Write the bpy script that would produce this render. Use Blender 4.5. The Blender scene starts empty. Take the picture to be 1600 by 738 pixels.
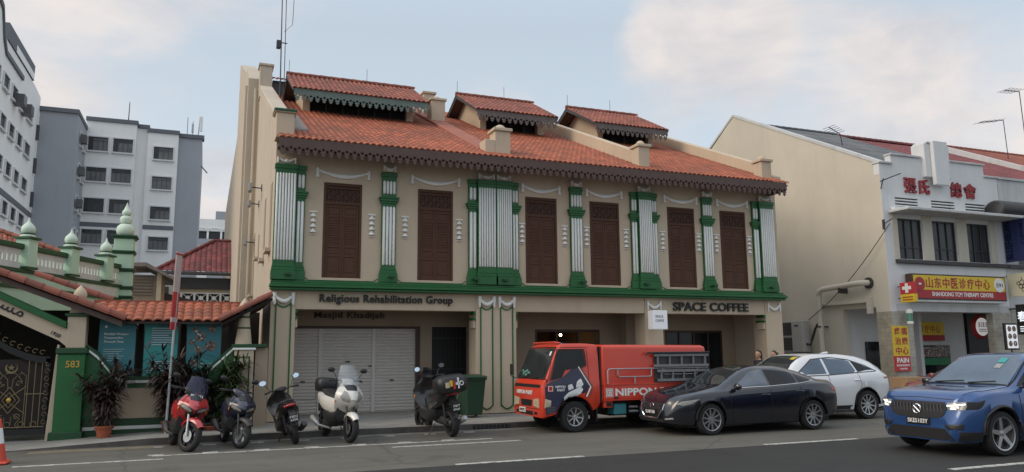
import bpy, bmesh, math, random
from mathutils import Vector, Matrix
from mathutils.bvhtree import BVHTree
random.seed(7)
rad = math.radians
S = bpy.context.scene
COL = S.collection

# ------------------------------------------------------------ camera
cam_d = bpy.data.cameras.new("camera")
cam_d.sensor_width = 36.0
cam_d.lens = 27.0
cam_d.clip_end = 3000
cam = bpy.data.objects.new("camera", cam_d)
COL.objects.link(cam)
yaw, pitch, roll = rad(21.75), rad(8.73), rad(-0.53)
fw = Vector((math.sin(yaw)*math.cos(pitch), math.cos(yaw)*math.cos(pitch), math.sin(pitch)))
r0 = Vector((math.cos(yaw), -math.sin(yaw), 0))
u0 = r0.cross(fw)
rt = r0*math.cos(roll) + u0*math.sin(roll)
up = -r0*math.sin(roll) + u0*math.cos(roll)
M = Matrix((rt, up, -fw)).transposed().to_4x4()
M.translation = Vector((0, -19.8, 1.72))
cam.matrix_world = M
S.camera = cam

# ------------------------------------------------------------ world, sun, exposure
SUN_EL, SUN_AZ = rad(34), rad(-92)     # azimuth measured from +Y towards +X: the low sun stands to the west, behind haze
W = bpy.data.worlds.new("World")
S.world = W
W.use_nodes = True
nt = W.node_tree
nt.nodes.clear()
def N(tree, t, **kw):
    n = tree.nodes.new(t)
    for k, v in kw.items():
        if k.startswith('i_'):
            key = k[2:]
            n.inputs[int(key) if key.isdigit() else key.replace('_', ' ')].default_value = v
        else:
            setattr(n, k, v)
    return n
def ramp(tree, stops, interp='LINEAR'):
    n = tree.nodes.new('ShaderNodeValToRGB')
    n.color_ramp.interpolation = interp
    e = n.color_ramp.elements
    while len(e) < len(stops): e.new(0.5)
    for k, (p, c) in enumerate(stops):
        e[k].position = p
        e[k].color = (c, c, c, 1) if isinstance(c, (int, float)) else (*c, 1)
    return n
L = nt.links.new
out = N(nt, 'ShaderNodeOutputWorld')
bg = N(nt, 'ShaderNodeBackground')
bg.inputs['Strength'].default_value = 0.12
LOBES = [((.62, .70, .33), 15, .12), ((.545, .745, .38), 8, .14), ((-.25, .92, .30), 18, .15), ((.30, .86, .42), 15, -.14), ((.78, .57, .24), 12, .13), ((.01, .98, .19), 7, .16), ((.77, .53, .40), 8, -.10)]
sky = N(nt, 'ShaderNodeTexSky', sky_type='NISHITA', sun_disc=False, sun_elevation=SUN_EL, sun_rotation=SUN_AZ)
sky.air_density = 1.0; sky.dust_density = 1.5; sky.ozone_density = 1.0
tc = N(nt, 'ShaderNodeTexCoord')
# clouds: noise over the sky direction, flattened towards the horizon
mp = N(nt, 'ShaderNodeMapping'); mp.inputs['Scale'].default_value = (1.0, 1.0, 2.1); mp.inputs['Location'].default_value = (0.37, 1.15, 0.20)
L(tc.outputs['Generated'], mp.inputs['Vector'])
n1 = N(nt, 'ShaderNodeTexNoise', i_Scale=2.6, i_Detail=7.0, i_Roughness=0.52, i_Distortion=0.25)
n2 = N(nt, 'ShaderNodeTexNoise', i_Scale=5.5, i_Detail=6.0, i_Roughness=0.55, i_Distortion=0.4)
L(mp.outputs[0], n1.inputs['Vector']); L(mp.outputs[0], n2.inputs['Vector'])
def lobe(direction, deg, amp):
    """A broad swelling (or thinning) of the cloud cover around one sky direction."""
    dp = N(nt, 'ShaderNodeVectorMath', operation='DOT_PRODUCT'); L(tc.outputs['Generated'], dp.inputs[0]); dp.inputs[1].default_value = Vector(direction).normalized()
    mr = N(nt, 'ShaderNodeMapRange', interpolation_type='SMOOTHSTEP'); mr.inputs['From Min'].default_value = math.cos(rad(deg)); mr.inputs['From Max'].default_value = 1.0
    mr.inputs['To Min'].default_value = 0.0; mr.inputs['To Max'].default_value = amp; L(dp.outputs['Value'], mr.inputs['Value']); return mr.outputs[0]
acc = n1.outputs['Fac']
for dv, dg_, am in LOBES:
    ad = N(nt, 'ShaderNodeMath', operation='ADD'); L(acc, ad.inputs[0]); L(lobe(dv, dg_, am), ad.inputs[1]); acc = ad.outputs[0]
cm = ramp(nt, [(0.46, 0.0), (0.66, 1.0)], 'EASE')
L(acc, cm.inputs[0])
# thin high haze
sx = N(nt, 'ShaderNodeSeparateXYZ'); L(tc.outputs['Generated'], sx.inputs[0])
hz = N(nt, 'ShaderNodeMapRange'); hz.inputs['From Min'].default_value = 0.02; hz.inputs['From Max'].default_value = 0.62
hz.inputs['To Min'].default_value = 0.93; hz.inputs['To Max'].default_value = 0.55; L(sx.outputs['Z'], hz.inputs['Value'])
cl = N(nt, 'ShaderNodeMix', data_type='RGBA')
cl.inputs['A'].default_value = (5.35, 5.3, 5.55, 1)      # grey belly of a cloud
cl.inputs['B'].default_value = (7.45, 6.8, 6.45, 1)      # lit side
cr = ramp(nt, [(0.38, 0.0), (0.64, 1.0)])
L(n2.outputs['Fac'], cr.inputs[0]); L(cr.outputs[0], cl.inputs['Factor'])
hazec = N(nt, 'ShaderNodeMix', data_type='RGBA')
hazec.inputs['B'].default_value = (5.9, 6.7, 7.35, 1)
L(sky.outputs[0], hazec.inputs['A']); L(hz.outputs[0], hazec.inputs['Factor'])
mixc = N(nt, 'ShaderNodeMix', data_type='RGBA')
L(hazec.outputs['Result'], mixc.inputs['A']); L(cl.outputs['Result'], mixc.inputs['B'])
mf = N(nt, 'ShaderNodeMath', operation='MULTIPLY'); L(cm.outputs[0], mf.inputs[0]); mf.inputs[1].default_value = 0.92
L(mf.outputs[0], mixc.inputs['Factor'])
# an overcast sky grows brighter towards the zenith
zb = N(nt, 'ShaderNodeMapRange'); zb.inputs['From Min'].default_value = 0.40; zb.inputs['From Max'].default_value = 0.95
zb.inputs['To Min'].default_value = 1.0; zb.inputs['To Max'].default_value = 2.0; L(sx.outputs['Z'], zb.inputs['Value'])
zm = N(nt, 'ShaderNodeVectorMath', operation='SCALE'); L(mixc.outputs['Result'], zm.inputs[0]); L(zb.outputs[0], zm.inputs['Scale'])
L(zm.outputs[0], bg.inputs['Color'])
L(bg.outputs[0], out.inputs[0])

sl = bpy.data.lights.new("sun", 'SUN')
sl.energy = 1.5; sl.angle = rad(32); sl.color = (1.0, 0.83, 0.64)
so = bpy.data.objects.new("sun", sl); COL.objects.link(so)
sd = Vector((math.sin(SUN_AZ)*math.cos(SUN_EL), math.cos(SUN_AZ)*math.cos(SUN_EL), math.sin(SUN_EL)))
so.rotation_euler = sd.to_track_quat('Z', 'Y').to_euler()
so.location = (-40, 30, 40)
S.view_settings.view_transform = 'Standard'
S.view_settings.look = 'None'
S.view_settings.exposure = 0.0
S.view_settings.gamma = 1.0
S.view_settings.use_curve_mapping = False
S.cycles.max_bounces = 6
S.cycles.use_denoising = True

# ------------------------------------------------------------ materials
MATS = {}
def mat(name, col, rough=0.7, metal=0.0, var=0.12, scale=3.0, bump=0.0, bscale=40.0, spec=0.5, coat=0.0, streak=0.0, emit=None, alpha=1.0, trans=0.0):
    """Procedural material: base colour broken up by object-space noise, optional rain streaks and bump."""
    m = bpy.data.materials.new(name); m.use_nodes = True
    t = m.node_tree; b = t.nodes['Principled BSDF']
    b.inputs['Roughness'].default_value = rough
    b.inputs['Metallic'].default_value = metal
    b.inputs['Specular IOR Level'].default_value = spec
    if coat: b.inputs['Coat Weight'].default_value = coat; b.inputs['Coat Roughness'].default_value = 0.04
    if alpha < 1: b.inputs['Alpha'].default_value = alpha
    if trans: b.inputs['Transmission Weight'].default_value = trans
    tcn = N(t, 'ShaderNodeTexCoord')
    nz = N(t, 'ShaderNodeTexNoise', i_Scale=scale, i_Detail=6.0, i_Roughness=0.6)
    t.links.new(tcn.outputs['Object'], nz.inputs['Vector'])
    mx = N(t, 'ShaderNodeMix', data_type='RGBA')
    mx.inputs['A'].default_value = (*[max(0, c*(1-var*1.6)) for c in col], 1)
    mx.inputs['B'].default_value = (*[min(1, c*(1+var*1.2)) for c in col], 1)
    t.links.new(nz.outputs['Fac'], mx.inputs['Factor'])
    last = mx.outputs['Result']
    if streak:
        mpn = N(t, 'ShaderNodeMapping'); mpn.inputs['Scale'].default_value = (1.1, 1.1, 0.16)
        t.links.new(tcn.outputs['Object'], mpn.inputs['Vector'])
        ns = N(t, 'ShaderNodeTexNoise', i_Scale=2.0, i_Detail=8.0, i_Roughness=0.65)
        t.links.new(mpn.outputs[0], ns.inputs['Vector'])
        rs = ramp(t, [(0.50, 0.0), (0.75, 1.0)])
        t.links.new(ns.outputs['Fac'], rs.inputs[0])
        mm = N(t, 'ShaderNodeMath', operation='MULTIPLY'); mm.inputs[1].default_value = streak
        t.links.new(rs.outputs[0], mm.inputs[0])
        m2 = N(t, 'ShaderNodeMix', data_type='RGBA'); m2.inputs['B'].default_value = (*[c*0.45 for c in col], 1)
        t.links.new(mm.outputs[0], m2.inputs['Factor']); t.links.new(last, m2.inputs['A'])
        last = m2.outputs['Result']
    t.links.new(last, b.inputs['Base Color'])
    if bump:
        nb = N(t, 'ShaderNodeTexNoise', i_Scale=bscale, i_Detail=4.0)
        t.links.new(tcn.outputs['Object'], nb.inputs['Vector'])
        bn = N(t, 'ShaderNodeBump'); bn.inputs['Strength'].default_value = bump; bn.inputs['Distance'].default_value = 0.02
        t.links.new(nb.outputs['Fac'], bn.inputs['Height']); t.links.new(bn.outputs[0], b.inputs['Normal'])
    if emit:
        b.inputs['Emission Color'].default_value = (*emit[0], 1); b.inputs['Emission Strength'].default_value = emit[1]
    MATS[name] = m
    return m

def brick_mat(name, c1, c2, mortar, bw, bh, msize=0.01, rough=0.5, axis='XZ', var=0.5, squash=0.5):
    """Tiles, blocks: brick texture over two chosen axes of the object's own coordinates (metres)."""
    m = bpy.data.materials.new(name); m.use_nodes = True
    t = m.node_tree; b = t.nodes['Principled BSDF']; b.inputs['Roughness'].default_value = rough
    tcn = N(t, 'ShaderNodeTexCoord'); sp = N(t, 'ShaderNodeSeparateXYZ'); cb = N(t, 'ShaderNodeCombineXYZ')
    t.links.new(tcn.outputs['Object'], sp.inputs[0])
    t.links.new(sp.outputs[axis[0]], cb.inputs[0]); t.links.new(sp.outputs[axis[1]], cb.inputs[1])
    br = N(t, 'ShaderNodeTexBrick', offset=squash)
    br.inputs['Color1'].default_value = (*c1, 1); br.inputs['Color2'].default_value = (*c2, 1); br.inputs['Mortar'].default_value = (*mortar, 1)
    br.inputs['Scale'].default_value = 1.0; br.inputs['Mortar Size'].default_value = msize
    br.inputs['Brick Width'].default_value = bw; br.inputs['Row Height'].default_value = bh; br.inputs['Bias'].default_value = 0.0
    t.links.new(cb.outputs[0], br.inputs['Vector'])
    nz = N(t, 'ShaderNodeTexNoise', i_Scale=1.7, i_Detail=7.0, i_Roughness=0.65); t.links.new(tcn.outputs['Object'], nz.inputs['Vector'])
    rr = ramp(t, [(0.3, 1-var), (0.7, 1.0)]); t.links.new(nz.outputs['Fac'], rr.inputs[0])
    mm = N(t, 'ShaderNodeMix', data_type='RGBA', blend_type='MULTIPLY'); mm.inputs['Factor'].default_value = 1.0
    t.links.new(br.outputs['Color'], mm.inputs['A']); t.links.new(rr.outputs[0], mm.inputs['B'])
    t.links.new(mm.outputs['Result'], b.inputs['Base Color'])
    MATS[name] = m
    return m

def tile_mat(name, col, dark=0.35, pitch=0.22, row=0.33):
    """Clay roof tiles: each tile its own shade, with grime patches."""
    m = bpy.data.materials.new(name); m.use_nodes = True
    t = m.node_tree; b = t.nodes['Principled BSDF']; b.inputs['Roughness'].default_value = 0.75
    uv = N(t, 'ShaderNodeUVMap'); uv.uv_map = 'tiles'
    fl = N(t, 'ShaderNodeVectorMath', operation='FLOOR'); t.links.new(uv.outputs[0], fl.inputs[0])
    wn = N(t, 'ShaderNodeTexWhiteNoise', noise_dimensions='2D'); t.links.new(fl.outputs[0], wn.inputs['Vector'])
    mx = N(t, 'ShaderNodeMix', data_type='RGBA')
    mx.inputs['A'].default_value = (*[c*(1-dark) for c in col], 1); mx.inputs['B'].default_value = (*[min(1, c*1.2) for c in col], 1)
    t.links.new(wn.outputs['Value'], mx.inputs['Factor'])
    tcn = N(t, 'ShaderNodeTexCoord')
    nz = N(t, 'ShaderNodeTexNoise', i_Scale=0.9, i_Detail=9.0, i_Roughness=0.68); t.links.new(tcn.outputs['Object'], nz.inputs['Vector'])
    rr = ramp(t, [(0.42, 0.0), (0.72, 0.75)]); t.links.new(nz.outputs['Fac'], rr.inputs[0])
    m2 = N(t, 'ShaderNodeMix', data_type='RGBA'); m2.inputs['B'].default_value = (col[0]*0.42, col[1]*0.50+0.01, col[2]*0.6+0.01, 1)
    t.links.new(rr.outputs[0], m2.inputs['Factor']); t.links.new(mx.outputs['Result'], m2.inputs['A'])
    t.links.new(m2.outputs['Result'], b.inputs['Base Color'])
    MATS[name] = m
    return m

def asphalt(name, col, speck=0.25):
    m = bpy.data.materials.new(name); m.use_nodes = True
    t = m.node_tree; b = t.nodes['Principled BSDF']; b.inputs['Roughness'].default_value = 0.85
    tcn = N(t, 'ShaderNodeTexCoord')
    big = N(t, 'ShaderNodeTexNoise', i_Scale=0.35, i_Detail=8.0, i_Roughness=0.65)
    mpn = N(t, 'ShaderNodeMapping'); mpn.inputs['Scale'].default_value = (0.25, 1.6, 1)
    t.links.new(tcn.outputs['Object'], mpn.inputs['Vector'])
    lane = N(t, 'ShaderNodeTexNoise', i_Scale=1.4, i_Detail=6.0, i_Roughness=0.6)
    t.links.new(mpn.outputs[0], lane.inputs['Vector'])
    fine = N(t, 'ShaderNodeTexNoise', i_Scale=70.0, i_Detail=3.0)
    for x in (big, fine): t.links.new(tcn.outputs['Object'], x.inputs['Vector'])
    a = N(t, 'ShaderNodeMath', operation='ADD'); t.links.new(big.outputs['Fac'], a.inputs[0]); t.links.new(lane.outputs['Fac'], a.inputs[1])
    r1 = ramp(t, [(0.30, 0.72), (0.70, 1.22)])
    h = N(t, 'ShaderNodeMath', operation='MULTIPLY'); h.inputs[1].default_value = 0.5; t.links.new(a.outputs[0], h.inputs[0]); t.links.new(h.outputs[0], r1.inputs[0])
    r2 = ramp(t, [(0.3, 1-speck), (0.7, 1+speck)]); t.links.new(fine.outputs['Fac'], r2.inputs[0])
    m1 = N(t, 'ShaderNodeMix', data_type='RGBA', blend_type='MULTIPLY'); m1.inputs['Factor'].default_value = 1; m1.inputs['A'].default_value = (*col, 1)
    t.links.new(r1.outputs[0], m1.inputs['B'])
    m2 = N(t, 'ShaderNodeMix', data_type='RGBA', blend_type='MULTIPLY'); m2.inputs['Factor'].default_value = 1
    t.links.new(m1.outputs['Result'], m2.inputs['A']); t.links.new(r2.outputs[0], m2.inputs['B'])
    # cracks and tar lines
    vo = N(t, 'ShaderNodeTexVoronoi', feature='DISTANCE_TO_EDGE'); vo.inputs['Scale'].default_value = 0.23
    wob = N(t, 'ShaderNodeMix', data_type='RGBA'); wob.inputs['Factor'].default_value = 0.25
    nw = N(t, 'ShaderNodeTexNoise', i_Scale=1.5, i_Detail=5.0); t.links.new(tcn.outputs['Object'], nw.inputs['Vector'])
    t.links.new(tcn.outputs['Object'], wob.inputs['A']); t.links.new(nw.outputs['Color'], wob.inputs['B']); t.links.new(wob.outputs['Result'], vo.inputs['Vector'])
    rc = ramp(t, [(0.0, 0.7), (0.006, 1.0)]); t.links.new(vo.outputs['Distance'], rc.inputs[0])
    m3 = N(t, 'ShaderNodeMix', data_type='RGBA', blend_type='MULTIPLY'); m3.inputs['Factor'].default_value = 1
    t.links.new(m2.outputs['Result'], m3.inputs['A']); t.links.new(rc.outputs[0], m3.inputs['B'])
    st = N(t, 'ShaderNodeTexNoise', i_Scale=0.9, i_Detail=5.0, i_Roughness=0.55, i_Distortion=0.6); t.links.new(tcn.outputs['Object'], st.inputs['Vector'])
    rst = ramp(t, [(0.60, 1.0), (0.74, 0.62)]); t.links.new(st.outputs['Fac'], rst.inputs[0])
    m4 = N(t, 'ShaderNodeMix', data_type='RGBA', blend_type='MULTIPLY'); m4.inputs['Factor'].default_value = 1
    t.links.new(m3.outputs['Result'], m4.inputs['A']); t.links.new(rst.outputs[0], m4.inputs['B'])
    t.links.new(m4.outputs['Result'], b.inputs['Base Color'])
    bn = N(t, 'ShaderNodeBump'); bn.inputs['Strength'].default_value = 0.35; bn.inputs['Distance'].default_value = 0.01
    t.links.new(fine.outputs['Fac'], bn.inputs['Height']); t.links.new(bn.outputs[0], b.inputs['Normal'])
    MATS[name] = m
    return m

asphalt('asphalt_grey', (0.112, 0.106, 0.086))
asphalt('asphalt_dark', (0.024, 0.0228, 0.0205))
asphalt('ground_earth', (0.13, 0.125, 0.115))
mat('road_paint', (0.50, 0.485, 0.44), 0.85, var=0.45, scale=6, streak=0.0)
_t = MATS['road_paint'].node_tree; _b = _t.nodes['Principled BSDF']; _n = N(_t, 'ShaderNodeTexNoise', i_Scale=9.0, i_Detail=8.0, i_Roughness=0.7); _t.links.new(_t.nodes['Texture Coordinate'].outputs['Object'], _n.inputs['Vector']); _r = ramp(_t, [(0.36, 0.25), (0.50, 1.0)]); _t.links.new(_n.outputs['Fac'], _r.inputs[0]); _t.links.new(_r.outputs[0], _b.inputs['Alpha'])
mat('yellow_paint', (0.26, 0.215, 0.14), 0.8, var=0.4, scale=5)
mat('concrete', (0.30, 0.285, 0.255), 0.9, var=0.3, scale=2.2, bump=0.3)
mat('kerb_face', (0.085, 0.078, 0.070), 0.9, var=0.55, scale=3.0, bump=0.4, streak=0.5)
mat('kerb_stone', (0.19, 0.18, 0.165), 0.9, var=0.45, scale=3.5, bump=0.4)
mat('cream', (0.555, 0.450, 0.328), 0.8, var=0.10, scale=0.8, bump=0.08, streak=0.20)
mat('cream_side', (0.52, 0.445, 0.35), 0.85, var=0.10, scale=0.9, bump=0.1, streak=0.22)
mat('cream_dark', (0.34, 0.27, 0.20), 0.85, var=0.12, scale=1.2)  # darker cream; walkway and recess shade put into the colour
mat('green', (0.013, 0.115, 0.028), 0.45, var=0.15, scale=2.5)
mat('green_dark', (0.010, 0.062, 0.020), 0.5, var=0.2, scale=3)
mat('white_plaster', (0.80, 0.80, 0.77), 0.7, var=0.06, scale=4)
mat('shutter_brown', (0.092, 0.043, 0.027), 0.65, var=0.12, scale=6, spec=0.25)
mat('shutter_brown_dark', (0.040, 0.016, 0.011), 0.5, var=0.15, scale=6)
mat('fascia_brown', (0.105, 0.068, 0.058), 0.75, var=0.2, scale=5)
mat('fascia_teal', (0.135, 0.185, 0.165), 0.75, var=0.25, scale=5)
mat('fascia_grey', (0.135, 0.115, 0.108), 0.75, var=0.25, scale=5)
tile_mat('tile_orange', (0.355, 0.096, 0.042), dark=0.28)
tile_mat('tile_red', (0.285, 0.086, 0.052), dark=0.28)
tile_mat('tile_maroon', (0.235, 0.062, 0.060))
tile_mat('tile_old', (0.30, 0.085, 0.055), dark=0.5)
tile_mat('roof_grey', (0.135, 0.135, 0.135), dark=0.25)
mat('cement_red', (0.36, 0.13, 0.085), 0.85, var=0.25, scale=2.0)
mat('cement_grey', (0.24, 0.20, 0.18), 0.9, var=0.3, scale=2)
mat('rolling_shutter', (0.62, 0.585, 0.545), 0.5, var=0.06, scale=3)
mat('black', (0.010, 0.010, 0.010), 0.55, var=0.2)
mat('shade_dark', (0.035, 0.028, 0.024), 0.9, var=0.2)  # near-black; the shade of rooms and covered places put into the colour
mat('dark_glass', (0.014, 0.016, 0.018), 0.10, var=0.3, spec=0.3)
mat('brown_frame', (0.055, 0.028, 0.018), 0.5)
mat('letter_black', (0.014, 0.013, 0.013), 0.5)
mat('letter_brown', (0.055, 0.035, 0.03), 0.6)
mat('metal_grey', (0.33, 0.33, 0.33), 0.4, metal=0.8, var=0.1)
mat('metal_dark', (0.06, 0.06, 0.062), 0.5, metal=0.4)
mat('galvanised', (0.42, 0.43, 0.44), 0.5, metal=0.5, var=0.15)
mat('white_wall', (0.66, 0.67, 0.67), 0.8, var=0.07, scale=0.8, streak=0.16)
mat('white_wall_grey', (0.54, 0.55, 0.55), 0.85, var=0.15, scale=0.8, streak=0.5)
mat('cream_pale', (0.57, 0.525, 0.435), 0.85, var=0.14, scale=0.35, bump=0.08, streak=0.13)
mat('block_white', (0.84, 0.84, 0.82), 0.85, var=0.06, scale=0.3, streak=0.10)
mat('block_grey', (0.36, 0.375, 0.405), 0.85, var=0.08, scale=0.2, streak=0.12)
mat('block_band', (0.135, 0.145, 0.165), 0.8, var=0.1)
mat('window_dark', (0.045, 0.047, 0.050), 0.2, var=0.6, scale=0.9, spec=0.35)
mat('window_frame', (0.055, 0.06, 0.065), 0.5)
mat('mint', (0.46, 0.64, 0.49), 0.75, var=0.08, scale=2, streak=0.14)
mat('mint_pale', (0.60, 0.72, 0.61), 0.75, var=0.1, scale=2, streak=0.15)
mat('balustrade_white', (0.60, 0.60, 0.58), 0.8, var=0.15, scale=3)
mat('terracotta', (0.36, 0.095, 0.045), 0.8, var=0.2)
mat('soil', (0.03, 0.022, 0.016), 0.95)
mat('leaf_maroon', (0.044, 0.023, 0.019), 0.6, var=0.4, scale=5)
mat('leaf_green', (0.042, 0.070, 0.022), 0.5, var=0.4, scale=5)
mat('leaf_dark', (0.026, 0.034, 0.018), 0.5, var=0.4, scale=5)
mat('stem_brown', (0.07, 0.05, 0.035), 0.9)
mat('gold', (0.55, 0.36, 0.08), 0.4, metal=0.7, var=0.15)
mat('gate_gold', (0.24, 0.18, 0.10), 0.5, metal=0.5, var=0.15)
mat('tyre', (0.016, 0.016, 0.017), 0.85, var=0.2)
mat('chrome', (0.70, 0.70, 0.70), 0.12, metal=1.0, var=0.02)
mat('alloy', (0.50, 0.50, 0.50), 0.3, metal=0.9, var=0.05)
mat('plastic_black', (0.017, 0.017, 0.018), 0.45, var=0.15)
mat('plastic_grey', (0.10, 0.10, 0.105), 0.5, var=0.1)
mat('seat_black', (0.014, 0.013, 0.013), 0.65)
mat('lamp_glass', (0.30, 0.30, 0.28), 0.10, spec=0.6, var=0.5, scale=30)
mat('lamp_pale', (0.48, 0.42, 0.30), 0.12, spec=0.6, var=0.3, scale=14)
mat('lamp_amber', (0.55, 0.20, 0.03), 0.15)
mat('lamp_red', (0.32, 0.012, 0.012), 0.15, coat=0.5)
mat('lamp_on', (0.9, 0.9, 0.85), 0.2, emit=((1.0, 0.94, 0.82), 1.5))
mat('mirror', (0.62, 0.72, 0.82), 0.03, metal=1.0, var=0.0)
mat('plate_black', (0.012, 0.012, 0.012), 0.4)
mat('plate_white', (0.72, 0.72, 0.70), 0.5)
mat('teal', (0.042, 0.205, 0.235), 0.5, var=0.08)
mat('teal_light', (0.038, 0.30, 0.285), 0.5, var=0.08)
mat('banner_green', (0.020, 0.20, 0.080), 0.5, var=0.1)
mat('photo_print', (0.17, 0.13, 0.11), 0.5, var=0.6, scale=22)
mat('print_white', (0.72, 0.74, 0.72), 0.6, var=0.02)
mat('sign_yellow', (0.66, 0.47, 0.030), 0.5, var=0.06)
mat('sign_red', (0.36, 0.022, 0.028), 0.5, var=0.1)
mat('sign_red_bright', (0.46, 0.03, 0.035), 0.5, var=0.05)
mat('sign_pink', (0.52, 0.40, 0.37), 0.5, var=0.25, scale=9)
mat('sign_blue', (0.022, 0.032, 0.115), 0.5, var=0.08)
mat('sign_cream', (0.62, 0.58, 0.42), 0.6, var=0.05)
mat('character_red', (0.30, 0.030, 0.035), 0.6, var=0.3, scale=8)
mat('neon_white', (0.8, 0.85, 0.9), 0.4, emit=((0.85, 0.92, 1.0), 0.7))
mat('lightbox', (0.70, 0.72, 0.74), 0.5, var=0.02, emit=((0.9, 0.95, 1.0), 0.12))
mat('menu_lit', (0.8, 0.8, 0.8), 0.4, emit=((1.0, 1.0, 1.0), 0.30))
mat('warm_wall', (0.26, 0.16, 0.09), 0.8, var=0.25, scale=1.5)
mat('bulb', (1, 0.8, 0.5), 0.4, emit=((1.0, 0.72, 0.4), 60.0))
mat('skin', (0.42, 0.24, 0.16), 0.55, var=0.05)
mat('hair', (0.012, 0.010, 0.009), 0.45)
mat('cloth_dark', (0.03, 0.03, 0.04), 0.9)
mat('cloth_rose', (0.30, 0.12, 0.12), 0.9)
mat('denim', (0.05, 0.07, 0.12), 0.9)
mat('cardboard', (0.40, 0.25, 0.14), 0.9, var=0.15)
mat('cone_orange', (0.60, 0.075, 0.04), 0.6)
mat('bin_green', (0.020, 0.060, 0.030), 0.5, var=0.15)
mat('ac_white', (0.42, 0.41, 0.38), 0.6, var=0.15, scale=2, streak=0.3)
mat('truck_red', (0.60, 0.048, 0.020), 0.32, var=0.05, coat=0.4)
mat('truck_navy', (0.020, 0.022, 0.055), 0.35, var=0.08, coat=0.3)
mat('navy_paint', (0.006, 0.007, 0.014), 0.22, coat=1.0, var=0.05)
mat('white_paint', (0.70, 0.71, 0.72), 0.25, coat=1.0, var=0.02)
mat('blue_paint', (0.024, 0.076, 0.225), 0.25, metal=0.35, coat=1.0, var=0.04)
mat('maroon_paint', (0.16, 0.012, 0.015), 0.25, coat=1.0, var=0.05)
mat('bike_red', (0.40, 0.018, 0.022), 0.25, coat=0.8, var=0.05)
mat('bike_navy', (0.016, 0.018, 0.040), 0.25, coat=0.8, var=0.1)
mat('bike_white', (0.62, 0.60, 0.55), 0.3, coat=0.8, var=0.03)
mat('bike_black', (0.016, 0.014, 0.014), 0.28, coat=0.7, var=0.1)
mat('bike_gold', (0.36, 0.20, 0.06), 0.35, metal=0.6)
mat('screen_tint', (0.02, 0.02, 0.05), 0.08, var=0.1, alpha=0.72)
mat('screen_clear', (0.50, 0.54, 0.57), 0.06, var=0.02, alpha=0.38)
mat('windscreen', (0.035, 0.042, 0.045), 0.05, var=0.5, scale=1.3, spec=0.9)
mat('windscreen_pale', (0.075, 0.11, 0.155), 0.04, var=0.5, scale=1.2, spec=1.0)
mat('plastic_green', (0.10, 0.26, 0.19), 0.5, var=0.35, scale=9)
mat('cable', (0.03, 0.03, 0.03), 0.7)
def print_mat(name):
    m = bpy.data.materials.new(name); m.use_nodes = True; t = m.node_tree; b = t.nodes['Principled BSDF']; b.inputs['Roughness'].default_value = 0.5
    tcn = N(t, 'ShaderNodeTexCoord'); vo = N(t, 'ShaderNodeTexVoronoi'); vo.inputs['Scale'].default_value = 24; t.links.new(tcn.outputs['Object'], vo.inputs['Vector'])
    sp = N(t, 'ShaderNodeSeparateColor'); t.links.new(vo.outputs['Color'], sp.inputs[0])
    rr = ramp(t, [(0.0, (0.02, 0.02, 0.025)), (0.35, (0.16, 0.09, 0.06)), (0.6, (0.30, 0.20, 0.14)), (0.8, (0.05, 0.07, 0.09)), (0.95, (0.62, 0.62, 0.60))])
    t.links.new(sp.outputs[0], rr.inputs[0]); t.links.new(rr.outputs[0], b.inputs['Base Color']); MATS[name] = m
print_mat('photo_print')
mat('curtain', (0.15, 0.153, 0.155), 0.7, var=0.45, scale=0.6)
mat('ladder_metal', (0.22, 0.225, 0.23), 0.5, metal=0.4, var=0.3, scale=6)
brick_mat('pillar_tile', (0.50, 0.47, 0.40), (0.45, 0.425, 0.365), (0.33, 0.31, 0.27), 0.30, 0.15, 0.006, axis='XZ')
brick_mat('pillar_tile_side', (0.48, 0.43, 0.34), (0.43, 0.39, 0.31), (0.31, 0.28, 0.23), 0.30, 0.15, 0.006, axis='YZ')
brick_mat('paving', (0.30, 0.285, 0.26), (0.27, 0.26, 0.235), (0.17, 0.16, 0.145), 0.6, 0.6, 0.008, rough=0.9, axis='XY', squash=0.0)

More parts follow.
